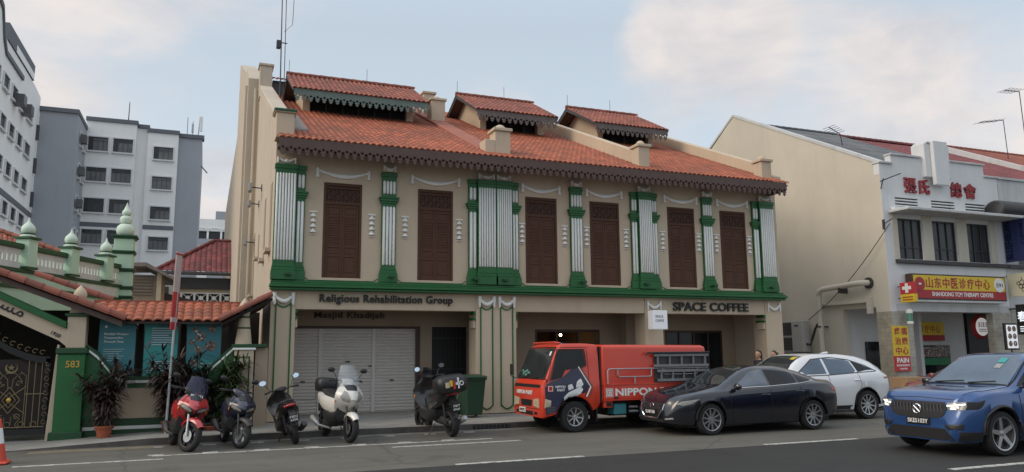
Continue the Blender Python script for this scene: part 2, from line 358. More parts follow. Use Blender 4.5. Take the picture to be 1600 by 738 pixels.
# ------------------------------------------------------------ mesh builder
OFF = {}
class MB:
    def __init__(s): s.v = []; s.f = []; s.uv = None; s.mi = []; s.cur = 0
    def add(s, pts, faces):
        b = len(s.v); s.v += [Vector(p) for p in pts]; s.f += [tuple(b+i for i in f) for f in faces]; s.mi += [s.cur]*len(faces); return s
    def poly(s, pts): return s.add(pts, [tuple(range(len(pts)))])
    def box(s, x0, x1, y0, y1, z0, z1):
        p = [(x, y, z) for z in (z0, z1) for y in (y0, y1) for x in (x0, x1)]
        return s.add(p, [(0, 2, 3, 1), (4, 5, 7, 6), (0, 1, 5, 4), (2, 6, 7, 3), (0, 4, 6, 2), (1, 3, 7, 5)])
    def prism(s, o, axis, a, b):
        """Outline o extruded along an axis: 'y' takes (x, z), 'x' takes (y, z), 'z' takes (x, y)."""
        def P(q, w): return {'y': (q[0], w, q[1]), 'x': (w, q[0], q[1]), 'z': (q[0], q[1], w)}[axis]
        n = len(o)
        return s.add([P(q, a) for q in o] + [P(q, b) for q in o],
                     [tuple(range(n)), tuple(range(2*n-1, n-1, -1))] + [(i, n+i, n+(i+1) % n, (i+1) % n) for i in range(n)])
    def tube(s, path, r, n=8, cap=True):
        path = [Vector(p) for p in path]; rings = []
        for i, p in enumerate(path):
            d = (path[min(i+1, len(path)-1)] - path[max(i-1, 0)]).normalized()
            a = d.cross(Vector((0, 0, 1)) if abs(d.z) < 0.9 else Vector((1, 0, 0))).normalized(); b = d.cross(a)
            rr = r[i] if isinstance(r, (list, tuple)) else r
            rings.append([p + (a*math.cos(2*math.pi*k/n) + b*math.sin(2*math.pi*k/n))*rr for k in range(n)])
        return s.loft(rings, cap)
    def loft(s, rings, cap=True, closed=True):
        n = len(rings[0]); pts = [p for r in rings for p in r]; F = []
        for i in range(len(rings)-1):
            for k in range(n if closed else n-1):
                k2 = (k+1) % n
                F.append((i*n+k, i*n+k2, (i+1)*n+k2, (i+1)*n+k))
        if cap: F += [tuple(range(n))[::-1], tuple((len(rings)-1)*n+k for k in range(n))]
        return s.add(pts, F)
    def lathe(s, prof, c=(0, 0, 0), n=20, axis='z', cap=True, ang=0.0):
        rings = []
        for r, h in prof:
            ring = []
            for k in range(n):
                a = 2*math.pi*k/n + ang; u, w = r*math.cos(a), r*math.sin(a)
                ring.append({'z': (c[0]+u, c[1]+w, c[2]+h), 'y': (c[0]+u, c[1]+h, c[2]+w), 'x': (c[0]+h, c[1]+u, c[2]+w)}[axis])
            rings.append(ring)
        return s.loft(rings, cap)
    def ball(s, c, rx, ry=None, rz=None, n=12, m=8):
        ry = ry or rx; rz = rz or rx; rings = []
        for i in range(m+1):
            t = math.pi*i/m; e = max(math.sin(t), 0.02)
            rings.append([(c[0]+rx*e*math.cos(2*math.pi*k/n), c[1]+ry*e*math.sin(2*math.pi*k/n), c[2]-rz*math.cos(t)) for k in range(n)])
        return s.loft(rings, True)
    def text(s, body, o, right, upv, w=None, h=None, depth=0.01, bold=0.0, space=1.0, fit=True, shear=0.0):
        cu = bpy.data.curves.new('t', 'FONT'); cu.body = body; cu.size = 1; cu.resolution_u = 3; cu.extrude = 0.5; cu.offset = bold; cu.space_character = space; cu.shear = shear
        ob = bpy.data.objects.new('t', cu); COL.objects.link(ob)
        me = bpy.data.meshes.new_from_object(ob.evaluated_get(bpy.context.evaluated_depsgraph_get()))
        bpy.data.objects.remove(ob); bpy.data.curves.remove(cu)
        if len(me.vertices) == 0: return s
        xs = [v.co.x for v in me.vertices]; ys = [v.co.y for v in me.vertices]
        bw, bh = max(xs)-min(xs), max(ys)-min(ys)
        kx = (w/bw) if w else (h/bh); ky = (h/bh) if h else kx
        R_, U_ = Vector(right).normalized(), Vector(upv).normalized(); Nn = R_.cross(U_)
        pts = [Vector(o) + R_*(v.co.x-min(xs))*kx + U_*(v.co.y-min(ys))*ky + Nn*((v.co.z+0.5)*depth) for v in me.vertices]
        s.add(pts, [tuple(p.vertices) for p in me.polygons]); bpy.data.meshes.remove(me)
        return s
    def moved(s, mtx):
        s.v = [mtx @ p for p in s.v]; return s
    def build(s, name, m, parent=None, smooth=None, bevel=0.0, seg=1, off=None, recalc=True):
        me = bpy.data.meshes.new(name)
        o_ = off if off is not None else OFF.get(parent.name if parent else None, Vector((0, 0, 0)))
        me.from_pydata([p - o_ for p in s.v], [], s.f)
        ms = m if isinstance(m, (list, tuple)) else [m]
        for x in ms: me.materials.append(MATS[x])
        if len(ms) > 1: me.polygons.foreach_set('material_index', s.mi)
        if s.uv:
            ul = me.uv_layers.new(name='tiles')
            for li, lp in enumerate(me.loops): ul.data[li].uv = s.uv[lp.vertex_index]
        if recalc or bevel:
            bm = bmesh.new(); bm.from_mesh(me)
            if bevel:
                bmesh.ops.remove_doubles(bm, verts=bm.verts, dist=1e-5)
                bmesh.ops.recalc_face_normals(bm, faces=bm.faces)
                ed = [e for e in bm.edges if len(e.link_faces) == 2 and e.calc_face_angle(0) > 0.6]
                bmesh.ops.bevel(bm, geom=ed, offset=bevel, segments=seg, affect='EDGES', profile=0.5, clamp_overlap=True)
            bmesh.ops.recalc_face_normals(bm, faces=bm.faces)
            bm.to_mesh(me); bm.free()
        if smooth is not None:
            me.shade_smooth(); me.set_sharp_from_angle(angle=rad(smooth))
        ob = bpy.data.objects.new(name, me); COL.objects.link(ob)
        if parent: ob.parent = parent; OFF[ob.name] = o_
        else: ob.location = o_
        return ob

def each(name, m, parent, boxes, bevel=0.0):
    return [MB().box(*b).build(name, m, parent, bevel=bevel) for b in boxes]
def tag(o, label, cat, group=None):
    o['label'] = label; o['category'] = cat
    if group: o['group'] = group
    return o
def thing(name, label, cat, loc=(0, 0, 0), rz=0.0, group=None, world=False, lean=0.0):
    o = bpy.data.objects.new(name, None); COL.objects.link(o)
    o.empty_display_size = 0.2
    o.location = loc; o.rotation_euler = (lean, 0, rz); tag(o, label, cat, group)
    if world: OFF[o.name] = Vector(loc)
    return o
def struct(mb, name, m, **kw):
    o = mb.build(name, m, **kw); o['kind'] = 'structure'; return o
def copy_thing(o, loc, rz, label, group=None):
    r = o.copy(); COL.objects.link(r); r.location = loc; r.rotation_euler = (0, 0, rz); r['label'] = label
    if group: r['group'] = group
    for ch in list(o.children):
        c = ch.copy(); COL.objects.link(c); c.parent = r
        for g in list(ch.children):
            d = g.copy(); COL.objects.link(d); d.parent = c
    return r
def lerp(a, b, t): return a + (b-a)*t

def tile_roof(A, B, Up, pitch=0.160, row=0.33, amp=0.046, step=0.010, per=6, lip=True, mb=None, clip=None):
    """A corrugated clay-tile slope: eave from A to B, Up the vector from eave to ridge."""
    A, B, Up = Vector(A), Vector(B), Vector(Up); along = B-A
    nw = max(2, round(along.length/pitch)); nr = max(1, round(Up.length/row))
    nrm = along.cross(Up).normalized()
    if nrm.z < 0: nrm = -nrm
    mb = mb or MB()
    if mb.uv is None: mb.uv = []
    cols = nw*per
    for r in range(nr):
        for t0, lift in ((r/nr, step), ((r+1)/nr+0.12/nr*(r < nr-1), 0.0)):
            for c in range(cols+1):
                u = c/cols
                if clip: lo, hi = clip(t0); u = min(max(u, lo), hi)
                w = u*nw
                z = amp*(abs(math.sin(math.pi*w))**0.8*2-1)*0.5 + lift
                mb.v.append(A + along*u + Up*t0 + nrm*z); mb.uv.append((w, r+0.3))
        b = len(mb.v) - 2*(cols+1)
        for c in range(cols):
            mb.f.append((b+c, b+c+1, b+cols+1+c+1, b+cols+1+c)); mb.mi.append(mb.cur)
        if r == 0 and lip or r > 0:
            b2 = len(mb.v)
            for c in range(cols+1):
                u = c/cols
                mb.v.append(mb.v[b+c] - nrm*(0.03 if r == 0 else step+0.012)); mb.uv.append((u*nw, r+0.3))
            for c in range(cols):
                mb.f.append((b+c, b2+c, b2+c+1, b+c+1)); mb.mi.append(mb.cur)
    return mb

def ridge_caps(A, B, r=0.11, n_per=0.36, mb=None):
    """Overlapping half-round ridge tiles from A to B."""
    A, B = Vector(A), Vector(B); d = B-A; n = max(1, round(d.length/n_per)); dn = d.normalized()
    side = dn.cross(Vector((0, 0, 1))).normalized(); u = side.cross(dn)
    mb = mb or MB()
    if mb.uv is None: mb.uv = []
    for i in range(n):
        p0, p1 = A + d*(i/n), A + d*((i+1.12)/n)
        b = len(mb.v)
        for p, rr in ((p0, r*1.08), (p1, r*0.92)):
            for k in range(9):
                a = math.pi*(k/8)*1.2 - 0.1*math.pi
                mb.v.append(p + side*math.cos(a)*rr + u*math.sin(a)*rr*0.9); mb.uv.append((i*3.7+0.2, 1.3))
        for k in range(8): mb.f.append((b+k, b+k+1, b+9+k+1, b+9+k)); mb.mi.append(mb.cur)
        mb.f.append(tuple(range(b, b+9))); mb.mi.append(mb.cur)
    return mb

def fret_board(x0, x1, z0, z1, y, unit=0.195, th=0.03):
    """Carved valance board: plain top, a row of pierced diamonds and spade-shaped teeth below."""
    mb = MB(); H = z1-z0; n = max(1, round((x1-x0)/unit)); u = (x1-x0)/n
    zt = z0 + H*0.60
    mb.box(x0, x1, y, y+th, zt, z1)
    for i in range(n):
        a = x0+i*u; c = a+u/2
        zd = z0+H*0.44; hd = H*0.10; wd = u*0.24
        # two halves round a diamond hole; each tooth ends in a spade, with a half hole between teeth
        for s_ in (-1, 1):
            q = [(c, zt), (c, zd+hd), (c+s_*wd, zd), (c, zd-hd), (c, z0), (c+s_*u*0.30, z0+H*0.13), (c+s_*u*0.13, z0+H*0.19),
                 (c+s_*u*0.40, z0+H*0.26), (c+s_*u*0.24, z0+H*0.36), (c+s_*u*0.5, z0+H*0.44), (c+s_*u*0.5, zt)]
            mb.prism(q, 'y', y, y+th)
    return mb

def wall_holes(mb, x0, x1, z0, z1, y, holes, depth=0.15, P=None):
    """A wall sheet with rectangular openings and their reveals; P maps (x, depth, z) to world."""
    P = P or (lambda a, d, z: (a, y+d, z))
    xs = sorted({x0, x1, *[h[0] for h in holes], *[h[1] for h in holes]}); zs = sorted({z0, z1, *[h[2] for h in holes], *[h[3] for h in holes]})
    for i in range(len(xs)-1):
        for j in range(len(zs)-1):
            cx, cz = (xs[i]+xs[i+1])/2, (zs[j]+zs[j+1])/2
            if any(h[0] < cx < h[1] and h[2] < cz < h[3] for h in holes): continue
            mb.poly([P(xs[i], 0, zs[j]), P(xs[i+1], 0, zs[j]), P(xs[i+1], 0, zs[j+1]), P(xs[i], 0, zs[j+1])])
    for a, b, c, d in holes:
        q = [(a, c), (b, c), (b, d), (a, d)]
        for k in range(4):
            p, r = q[k], q[(k+1) % 4]
            mb.poly([P(p[0], 0, p[1]), P(r[0], 0, r[1]), P(r[0], depth, r[1]), P(p[0], depth, p[1])])
    return mb
# ------------------------------------------------------------ ground, road, pavement
struct(MB().box(-400, 600, -300, 900, -0.30, -0.012), 'ground', 'ground_earth')
struct(MB().box(-120, 220, -60, -2.6, -0.2, 0.0), 'road', 'asphalt_grey')
struct(MB().box(-120, 220, -19.0, -7.9, -0.01, 0.004), 'road_surface', 'asphalt_dark')
mk = MB()
def dash(x0, x1, y, w=0.11, z=0.008): mk.box(x0, x1, y-w/2, y+w/2, z-0.006, z)
dash(-2.75, -0.55, -5.05); dash(3.38, 6.0, -5.13); 
for k in range(-6, 10): dash(3.77-6.02*k*-1 if k else 3.77, (3.77+6.02*k)+2.25, -7.86, 0.13, 0.012)
for k in range(-6, 10): dash(10.15+6.02*k, 12.4+6.02*k, -11.45, 0.13, 0.012)
struct(mk, 'road_marking', 'road_paint')
mk = MB()
# motorcycle lots
dash(-0.75, 5.6, -4.55, 0.09)
for k in range(8):
    x = -0.70+0.9*k
    mk.box(x-0.13, x+0.13, -4.50, -4.36, 0.0, 0.009) if k < 7 else None
    mk.box(x-0.12, x+0.12, -3.12, -3.02, 0.0, 0.008)
struct(mk, 'road_marking', 'road_paint')
mk = MB(); mk.box(-2.9, -0.8, -3.16, -3.06, 0.0, 0.008); mk.box(-2.9, -0.8, -2.98, -2.88, 0.0, 0.008)
struct(mk, 'road_line', 'yellow_paint')
# pavement: falls to the driveway at the gate
def pz(x): return 0.13 if x > -0.9 else (0.015 if x < -3.2 else 0.015+0.115*((x+3.2)/2.3))
xs = [-60, -6, -3.6, -3.2, -2.8, -2.4, -2.0, -1.6, -1.2, -0.9, 0, 3, 8, 14, 20, 30, 90]
pm = MB(); kb = MB(); kt = MB()
for a, b in zip(xs[:-1], xs[1:]):
    za, zb = pz(a), pz(b)
    pm.poly([(a, -2.46, za), (b, -2.46, zb), (b, 12, zb+0.02), (a, 12, za+0.02)])
    if b > -3.3:
        kb.add([(a, -2.62, -0.05), (b, -2.62, -0.05), (b, -2.60, zb+0.003), (a, -2.60, za+0.003), (b, -2.45, zb+0.006), (a, -2.45, za+0.006)],
               [(0, 1, 2, 3)]); kt.add([(a, -2.60, za+0.003), (b, -2.60, zb+0.003), (b, -2.45, zb+0.006), (a, -2.45, za+0.006)], [(0, 1, 2, 3)])
struct(pm, 'pavement', 'concrete', recalc=False)
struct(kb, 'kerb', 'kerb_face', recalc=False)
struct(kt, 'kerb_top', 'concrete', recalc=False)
dr = MB(); dr.box(-0.2, 8.4, -2.95, -2.64, -0.01, 0.006)
struct(dr, 'road_strip', 'kerb_stone')

# ------------------------------------------------------------ the cream and green shophouse row
sh = thing('shophouse', 'long cream shophouse row with green pilasters, brown shutters and orange tiled roof', 'building', (1.48, 0, 0.1), world=True)
WX = [2.69, 5.18, 8.31, 10.36, 13.03, 14.97]; WW = 0.985; WZ0, WZ1 = 3.68, 6.15
SL = 0.436; EY, EZ = -0.85, 7.03
def zr(y): return EZ + (y-EY)*SL
# front wall upstairs, with the six window openings
mb = MB(); wall_holes(mb, 1.48, 17.20, 3.34, 7.25, 0.0, [(x, x+WW, WZ0, WZ1) for x in WX], 0.14)
mb.box(1.8, 17.0, 0.40, 0.45, 3.36, 7.2)
mb.build('wall', 'cream', sh)
# plain raised surrounds below each window bay
each('window_sill', 'cream', sh, [(x-0.16, x+WW+0.16, -0.02, -0.003, 3.585, 3.68-0.012) for x in WX])
# beams over the walkway openings
for a, b in ((2.08, 6.85), (8.0, 12.14), (12.74, 16.56)):
    MB().box(a, b, 0.03, 0.36, 2.875, 3.36).build('lintel', 'cream', sh, bevel=0.008)
# pillars at street level
for a, b in ((1.48, 2.08), (6.83, 8.00), (12.14, 12.74), (16.56, 17.20)):
    MB().box(a, b, 0.0, 0.62, 0.10, 3.36).build('pillar', 'cream', sh, bevel=0.01)
for a, b in ((2.08, 2.14), (6.77, 6.83), (8.0, 8.06), (16.5, 16.56)):
    m_ = MB()
    for z0, z1 in ((2.69, 2.875),): m_.box(a, b, 0.02, 0.40, z0+0.10, z1-0.003)
    m_.box(a-0.012, b+0.012, 0.012, 0.42, 2.64, 2.70)
    m_.build('bracket', 'green', sh)
    MB().box(a, b, 0.05, 0.38, 2.42, 2.64).build('corbel', 'cream', sh, bevel=0.01)
# side walls: gable outline (y, z)
gab = [(0.01, 0.10), (0.01, 7.28), (-0.32, 7.28), (-0.32, 7.34), (9.4, zr(9.4)+0.28), (9.9, zr(9.4)+0.28), (18, 8.2), (18, 0.10)]
holes = [(1.05, 1.62, 4.55, 6.30), (3.35, 3.80, 4.55, 6.30), (5.9, 6.3, 4.9, 5.6), (8.3, 9.0, 3.9, 6.0), (11.5, 12.0, 4.2, 6.1)]
mb = MB(); mb.prism(gab, 'x', 1.50, 1.82)
mb.build('side_wall', 'cream_side', sh)
each('recess_shade_panel', 'cream_dark', sh, [(1.487, 1.497, a, b, c, d) for a, b, c, d in holes])  # flat darker panels, with the shade of recesses put into their colour
each('side_sill', 'cream_side', sh, [(1.36, 1.495, a-0.08, b+0.08, c-0.12, c-0.03) for a, b, c, d in holes])
MB().prism(gab, 'x', 16.88, 17.21).build('side_wall', 'cream_side', sh)
MB().box(1.82, 16.88, 17.8, 18, 0.1, 8.2).build('rear_wall', 'cream_side', sh)
# the stepped rear extension seen behind the gable
MB().prism([(9.6, 0.1), (9.6, 12.1), (11.4, 13.15), (12.0, 13.15), (20.5, 16.6), (21.0, 16.6), (21.0, 0.1)], 'x', 1.10, 1.80).build('rear_gable', 'cream_side', sh)
MB().box(1.02, 1.099, 10.2, 10.9, 0.1, 12.0).build('rear_pier', 'cream_side', sh)
MB().box(1.13, 6.0, 21.0, 46.0, 0.1, 13.2).build('rear_wing', 'cream_side', sh)
MB().tube([(1.36, 9.3, 0.5), (1.36, 9.3, 11.6)], 0.06).build('downpipe', 'cream_side', sh, smooth=40)
# roof slopes
tile_roof((1.47, EY, EZ), (17.08, EY, EZ), (0, 9.9-EY, (9.9-EY)*SL)).build('roof', 'tile_orange', sh, recalc=False)
MB().add([(1.6, 9.9, zr(9.9)), (17.0, 9.9, zr(9.9)), (17.0, 18.3, 8.0), (1.6, 18.3, 8.0)], [(0, 1, 2, 3)]).build('rear_roof', 'tile_old', sh, recalc=False)
MB().box(1.5, 17.05, EY+0.03, 0.0, EZ-0.11, EZ-0.08).build('soffit', 'fascia_brown', sh)
fret_board(1.47, 16.98, 6.585, 7.02, EY+0.01).build('fascia_board', 'fascia_brown', sh)
MB().box(16.95, 16.98, EY+0.045, 0.0, 6.75, 7.0).build('fascia_return', 'fascia_brown', sh)
# party-wall copings
def coping(x0, x1, y0, y1, h, m, h0=None):
    MB().prism([(y0, zr(y0)-0.05), (y0, zr(y0)+(h0 or h)), (y1, zr(y1)+h), (y1, zr(y1)-0.05)], 'x', x0, x1).build('party_wall_coping', m, sh, bevel=0.02)
coping(1.47, 1.92, 0.1, 9.3, 0.34, 'cream_side')
coping(6.95, 7.55, 0.2, 8.8, 0.16, 'cement_red', 0.05)
coping(11.98, 12.24, 0.1, 9.6, 0.42, 'cream')
coping(16.72, 17.05, 0.1, 9.6, 0.40, 'cream')
coping(1.92, 2.30, 0.3, 3.4, 0.07, 'cement_grey')
# little piers with domed caps standing on the eaves
def pier(x0, x1, y0, y1, top, dome=True, m='cream', step=None):
    z0 = zr(y0)-0.10; mb = MB(); mb.box(x0, x1, y0, y1, z0, top-0.15)
    mb.box(x0-0.05, x1+0.05, y0-0.05, y1+0.05, top-0.15, top-0.06)
    if step: mb.box(x0-step, x0-0.002, y0, y1, z0, top-0.42)
    p = mb.build('parapet_pier', m, sh, bevel=0.012)
    if dome:
        d = MB(); d.ball(((x0+x1)/2, (y0+y1)/2, top-0.05), (x1-x0)*0.36, (x1-x0)*0.36, 0.14)
        d.build('cap', m, p, smooth=50)
    return p
pier(1.42, 1.86, -0.42, 0.05, 7.92, dome=False)
MB().box(1.36, 1.92, -0.48, 0.11, 7.78, 7.87).build('green_cap', 'green_dark', sh, bevel=0.02)
pier(7.28, 7.74, -0.35, 0.10, 8.05, step=0.30)
pier(11.88, 12.27, -0.35, 0.05, 8.02)
pier(16.44, 16.84, -0.35, 0.05, 7.95)
pier(1.46, 1.90, 8.9, 9.5, 12.55, dome=False, m='cream_side')
pier(7.05, 7.55, 5.4, 6.0, 10.75, m='cream', dome=True)
pier(7.35, 7.80, 7.6, 8.2, 11.75, dome=False)
# raised jack roofs with their own valances
for a, b, ea, eb, fm in ((2.62, 6.28, 2.20, 6.68, 'fascia_teal'), (8.72, 11.16, 8.30, 11.42, 'fascia_grey'), (13.40, 15.82, 12.86, 16.04, 'fascia_grey')):
    jb = MB(); zb, zt = zr(5.0)-0.1, 10.25
    j = jb.box(a, b, 5.02, 8.9, zb, zb+0.05).build('jack_roof', 'cream', sh)
    each('corner_post', 'cream', j, [(x, x+0.22, 5.0, 5.3, zb, 10.38) for x in (a, b-0.22)])
    for x in (a+0.003, b-0.12): MB().prism([(5.305, zb), (5.305, 10.56), (6.55, 11.24), (7.75, 10.72)], 'x', x, x+0.117).build('cheek_wall', 'cream', j)
    MB().prism([(4.28, 10.07), (6.55, 11.28), (8.0, 10.68), (8.0, 10.62), (6.55, 11.20), (4.28, 9.99)], 'x', ea+0.06, eb-0.06).build('soffit', 'fascia_brown', j)
    m_ = MB(); m_.box(a+0.23, b-0.23, 5.25, 5.29, zb, 10.3); m_.build('opening', 'black', j)
    nn = 5 if b-a > 3 else 3
    each('window_post', 'metal_dark', j, [(x-0.025, x+0.025, 5.10, 5.16, zb, 10.2) for x in [lerp(a+0.22, b-0.22, k/(nn+1)) for k in range(1, nn+1)]])
    fret_board(ea+0.06, eb-0.04, 9.66, 10.07, 4.24, unit=0.21).build('jack_fascia', fm, j)
    tile_roof((ea, 4.20, 10.08), (eb, 4.20, 10.08), (0, 2.35, 1.25), row=0.30).build('jack_tiles', 'tile_red', j, recalc=False)
    tile_roof((eb, 9.0, 10.3), (ea, 9.0, 10.3), (0, -2.45, 1.03), row=0.30).build('jack_tiles', 'tile_red', j, recalc=False)
    ridge_caps((ea, 6.55, 11.34), (eb, 6.55, 11.34), 0.09).build('ridge', 'tile_red', j, recalc=False)
    for x, s_ in ((ea+0.02, 1), (eb-0.05, -1)): MB().prism([(4.22, 9.98), (4.22, 10.07), (6.55, 11.31), (8.9, 10.33), (8.9, 10.2), (6.55, 11.16)], 'x', x, x+0.03).build('barge_board', 'metal_dark', j)
    for k in (0.02, 0.62): x = lerp(ea, eb, k); MB().tube([(x, 6.55, 11.3), (x, 6.55, 11.85)], 0.008, 5).build('lightning_rod', 'metal_dark', j)

MB().box(1.95, 2.75, 9.4, 9.9, 11.0, 12.05).build('ridge_wall', 'metal_dark', sh)
tile_roof((1.92, 9.2, 12.06), (2.95, 9.2, 12.06), (0, 0.9, 0.36)).build('ridge_tiles', 'tile_red', sh, recalc=False)
# green string course under the windows
mb = MB(); mb.box(1.44, 17.24, -0.20, 0.02, 3.335, 3.40); mb.box(1.42, 17.27, -0.26, 0.02, 3.403, 3.47); mb.box(1.44, 17.24, -0.20, 0.02, 3.473, 3.52); mb.box(1.455, 17.22, -0.13, 0.02, 3.523, 3.585)
mb.build('string_course', 'green', sh, bevel=0.012)

# pilasters: each a thing's part with its flutes as a sub-part
def pilaster(x0, x1, nfl, proud, small, base=True):
    mb = MB(); mb.box(x0, x1, -proud, 0.01, 3.60, 6.50)
    mb.box(x0-0.02, x1+0.02, -proud-0.02, 0.01, 6.40, 6.52)
    e = 0.05 if small else 0.035
    mb.box(x0-e, x1+e, -proud-e, 0.01, 3.59, 3.82); mb.box(x0-e*0.6, x1+e*0.6, -proud-e*0.6, 0.01, 3.822, 3.90); mb.box(x0-e*0.3, x1+e*0.3, -proud-e*0.3, 0.01, 3.902, 3.96)
    if small:
        mb.box(x0-0.03, x1+0.03, -proud-0.03, 0.01, 5.68, 5.735); mb.box(x0-0.055, x1+0.055, -proud-0.055, 0.01, 5.737, 5.80); mb.box(x0-0.075, x1+0.075, -proud-0.075, 0.01, 5.802, 5.85)
    p = mb.build('pilaster', 'green', sh, bevel=0.008)
    fl = MB(); w = (x1-x0-0.03)/nfl
    for k in range(nfl):
        c = x0+0.015+w*(k+0.5); r = w*0.41
        for a, b in (((4.03, 5.60), (5.93, 6.29)) if small else ((4.07, 6.29),)):
            fl.tube([(c, -proud, a), (c, -proud, a+r*0.8), (c, -proud, b-r*0.8), (c, -proud, b)], [r*0.35, r, r, r*0.35], 8)
    fl.build('flute', 'white_plaster', p, smooth=60)
    return p
def capital_swag(x0, x1, proud, z=6.53, m='white_plaster', h=0.17):
    mb = MB(); mb.box(x0, x1, -proud*0.7, 0.0, z, z+h)
    pth = []; n = 10; c = (x0+x1)/2
    b = mb.build('frieze', 'cream', sh)
    mb = MB()
    for k in range(n+1):
        t = k/n; pth.append((lerp(x0+0.04, x1-0.04, t), -proud*0.7-0.02, z+h*0.85-h*0.55*math.sin(math.pi*t)))
    mb.tube(pth, [0.016+0.022*math.sin(math.pi*k/n) for k in range(n+1)], 7)
    for x in (x0+0.04, x1-0.04): mb.tube([(x, -proud*0.7-0.02, z+h*0.95), (x, -proud*0.7-0.02, z+h*0.1)], [0.03, 0.018], 7)
    mb.ball((c, -proud*0.7-0.03, z+h*0.4), 0.055, 0.03, 0.045)
    mb.build('festoon', m, b, smooth=60)
PIL = [(1.475, 2.00, 7, 0.15, 0), (2.005, 2.22, 2, 0.07, 1), (4.19, 4.57, 4, 0.08, 1), (6.60, 6.84, 2, 0.07, 1), (6.845, 7.38, 7, 0.15, 0), (7.385, 7.86, 7, 0.15, 0), (7.865, 8.08, 2, 0.07, 1),
       (9.70, 10.09, 4, 0.08, 1), (11.72, 11.935, 2, 0.07, 1), (11.94, 12.41, 7, 0.15, 0), (12.415, 12.63, 2, 0.07, 1), (14.27, 14.64, 4, 0.08, 1), (16.20, 16.425, 2, 0.07, 1), (16.43, 16.99, 7, 0.15, 0)]
for x0, x1, n, pr, sm in PIL: pilaster(x0, x1, n, pr, sm)
for x0, x1 in ((1.49, 1.99), (4.19, 4.57), (6.86, 7.37), (7.40, 7.85), (9.70, 10.09), (11.95, 12.40), (14.27, 14.64), (16.44, 16.98)): capital_swag(x0, x1, 0.14)
# drain spouts on the pilaster bases
each('drain_spout', 'green_dark', sh, [(x-0.07, x+0.07, -0.30, -0.16, 3.70, 3.76) for x in (1.85, 4.45, 6.75, 7.6, 10.0, 12.1, 14.5, 16.7)])
for a, b in ((2.24, 4.12), (4.62, 6.52), (8.15, 9.64), (10.16, 11.64), (12.72, 14.2), (14.72, 16.12)):
    MB().tube([(a, -0.05, 3.68), (a+0.12, -0.05, 3.60), (b-0.12, -0.05, 3.60), (b, -0.05, 3.68)], 0.012, 5).build('wall_cable', 'green_dark', sh)

# shuttered windows: frame, two leaves with louvres, fretwork fanlight
def shutter(x):
    mb = MB()
    y = 0.022
    mb.box(x, x+WW, y, 0.12, WZ0, WZ1)
    for a, b in ((x+0.002, x+0.065), (x+WW-0.065, x+WW-0.002)): mb.box(a, b, -0.012, y+0.02, WZ0+0.002, WZ1-0.002)
    mb.box(x+0.065, x+WW-0.065, -0.012, y+0.02, WZ1-0.08, WZ1-0.002); mb.box(x+0.065, x+WW-0.065, -0.012, y+0.02, 5.58, 5.66)
    mb.box(x+0.065, x+WW-0.065, -0.012, y+0.02, 5.99, 6.02)
    s = mb.build('window_shutter', 'shutter_brown', sh, bevel=0.004)
    for k in (0, 1):
        a = x+0.07+k*(WW-0.14)/2; b = a+(WW-0.14)/2-0.006
        lf = MB()
        for p, q in ((a, a+0.055), (b-0.055, b)): lf.box(p, q, 0.010, y+0.03, WZ0+0.01, 5.578)
        for z0, z1 in ((WZ0+0.01, WZ0+0.09), (4.22, 4.29), (4.46, 4.54), (5.24, 5.31), (5.50, 5.578)): lf.box(a+0.056, b-0.056, 0.008, y+0.03, z0, z1)
        for z0, z1 in ((3.83, 4.16), (4.31, 4.44), (5.33, 5.48)): lf.box(a+0.075, b-0.075, 0.014, y+0.02, z0, z1)
        leaf = lf.build('shutter_leaf', 'shutter_brown', s, bevel=0.004)
        lv = MB(); n = 15
        for i in range(n):
            z = lerp(4.555, 5.225, (i+0.5)/n)
            lv.add([(a+0.056, 0.010, z-0.024), (b-0.056, 0.010, z-0.024), (b-0.056, 0.034, z+0.020), (a+0.056, 0.034, z+0.020),
                    (a+0.056, 0.016, z-0.028), (b-0.056, 0.016, z-0.028), (b-0.056, 0.040, z+0.016), (a+0.056, 0.040, z+0.016)],
                   [(0, 1, 2, 3), (4, 7, 6, 5), (0, 4, 5, 1), (3, 2, 6, 7)])
        lv.build('louvre', 'shutter_brown', leaf)
    fr = MB(); rnd = random.Random(int(x*10))
    for i in range(8):
        for j in range(3):
            c = x+0.12+i*(WW-0.24)/7; z = 5.71+j*0.115
            pts = [(c+0.045*math.cos(t*math.pi/5), 0.012, z+0.05*math.sin(t*math.pi/5)*(1 if (i+j) % 2 else -1)) for t in range(8)]
            fr.tube(pts, 0.010, 5)
    for z in (5.72, 5.83, 5.94): fr.box(x+0.08, x+WW-0.08, 0.010, 0.022, z-0.006, z+0.006)
    fr.build('fretwork', 'shutter_brown_dark', s, smooth=60)
for x in WX: shutter(x)
# plaster swags over the windows and bell drops beside them
def swag(x0, x1):
    mb = MB(); n = 18; z = 6.47; y = -0.02
    mb.tube([(lerp(x0, x1, k/n), y, z-0.16*math.sin(math.pi*k/n)) for k in range(n+1)], [0.022+0.030*math.sin(math.pi*k/n) for k in range(n+1)], 8)
    mb.tube([(lerp(x0, x1, k/n), y+0.008, z-0.005-0.10*math.sin(math.pi*k/n)) for k in range(n+1)], 0.018, 6)
    for x in (x0, x1): mb.tube([(x, y, z+0.05), (x, y, z), (x, y, z-0.12), (x, y, z-0.20)], [0.03, 0.045, 0.036, 0.06], 8)
    c = (x0+x1)/2
    for dx, rz_ in ((0, 0.055), (-0.09, 0.035), (0.09, 0.035)): mb.ball((c+dx, y-0.01, z-0.145), 0.06, 0.03, rz_)
    mb.build('swag', 'white_plaster', sh, smooth=60)
for x in WX:
    c = x+WW/2; w = 0.66 if x < 7 else 0.58
    swag(c-w, c+w)
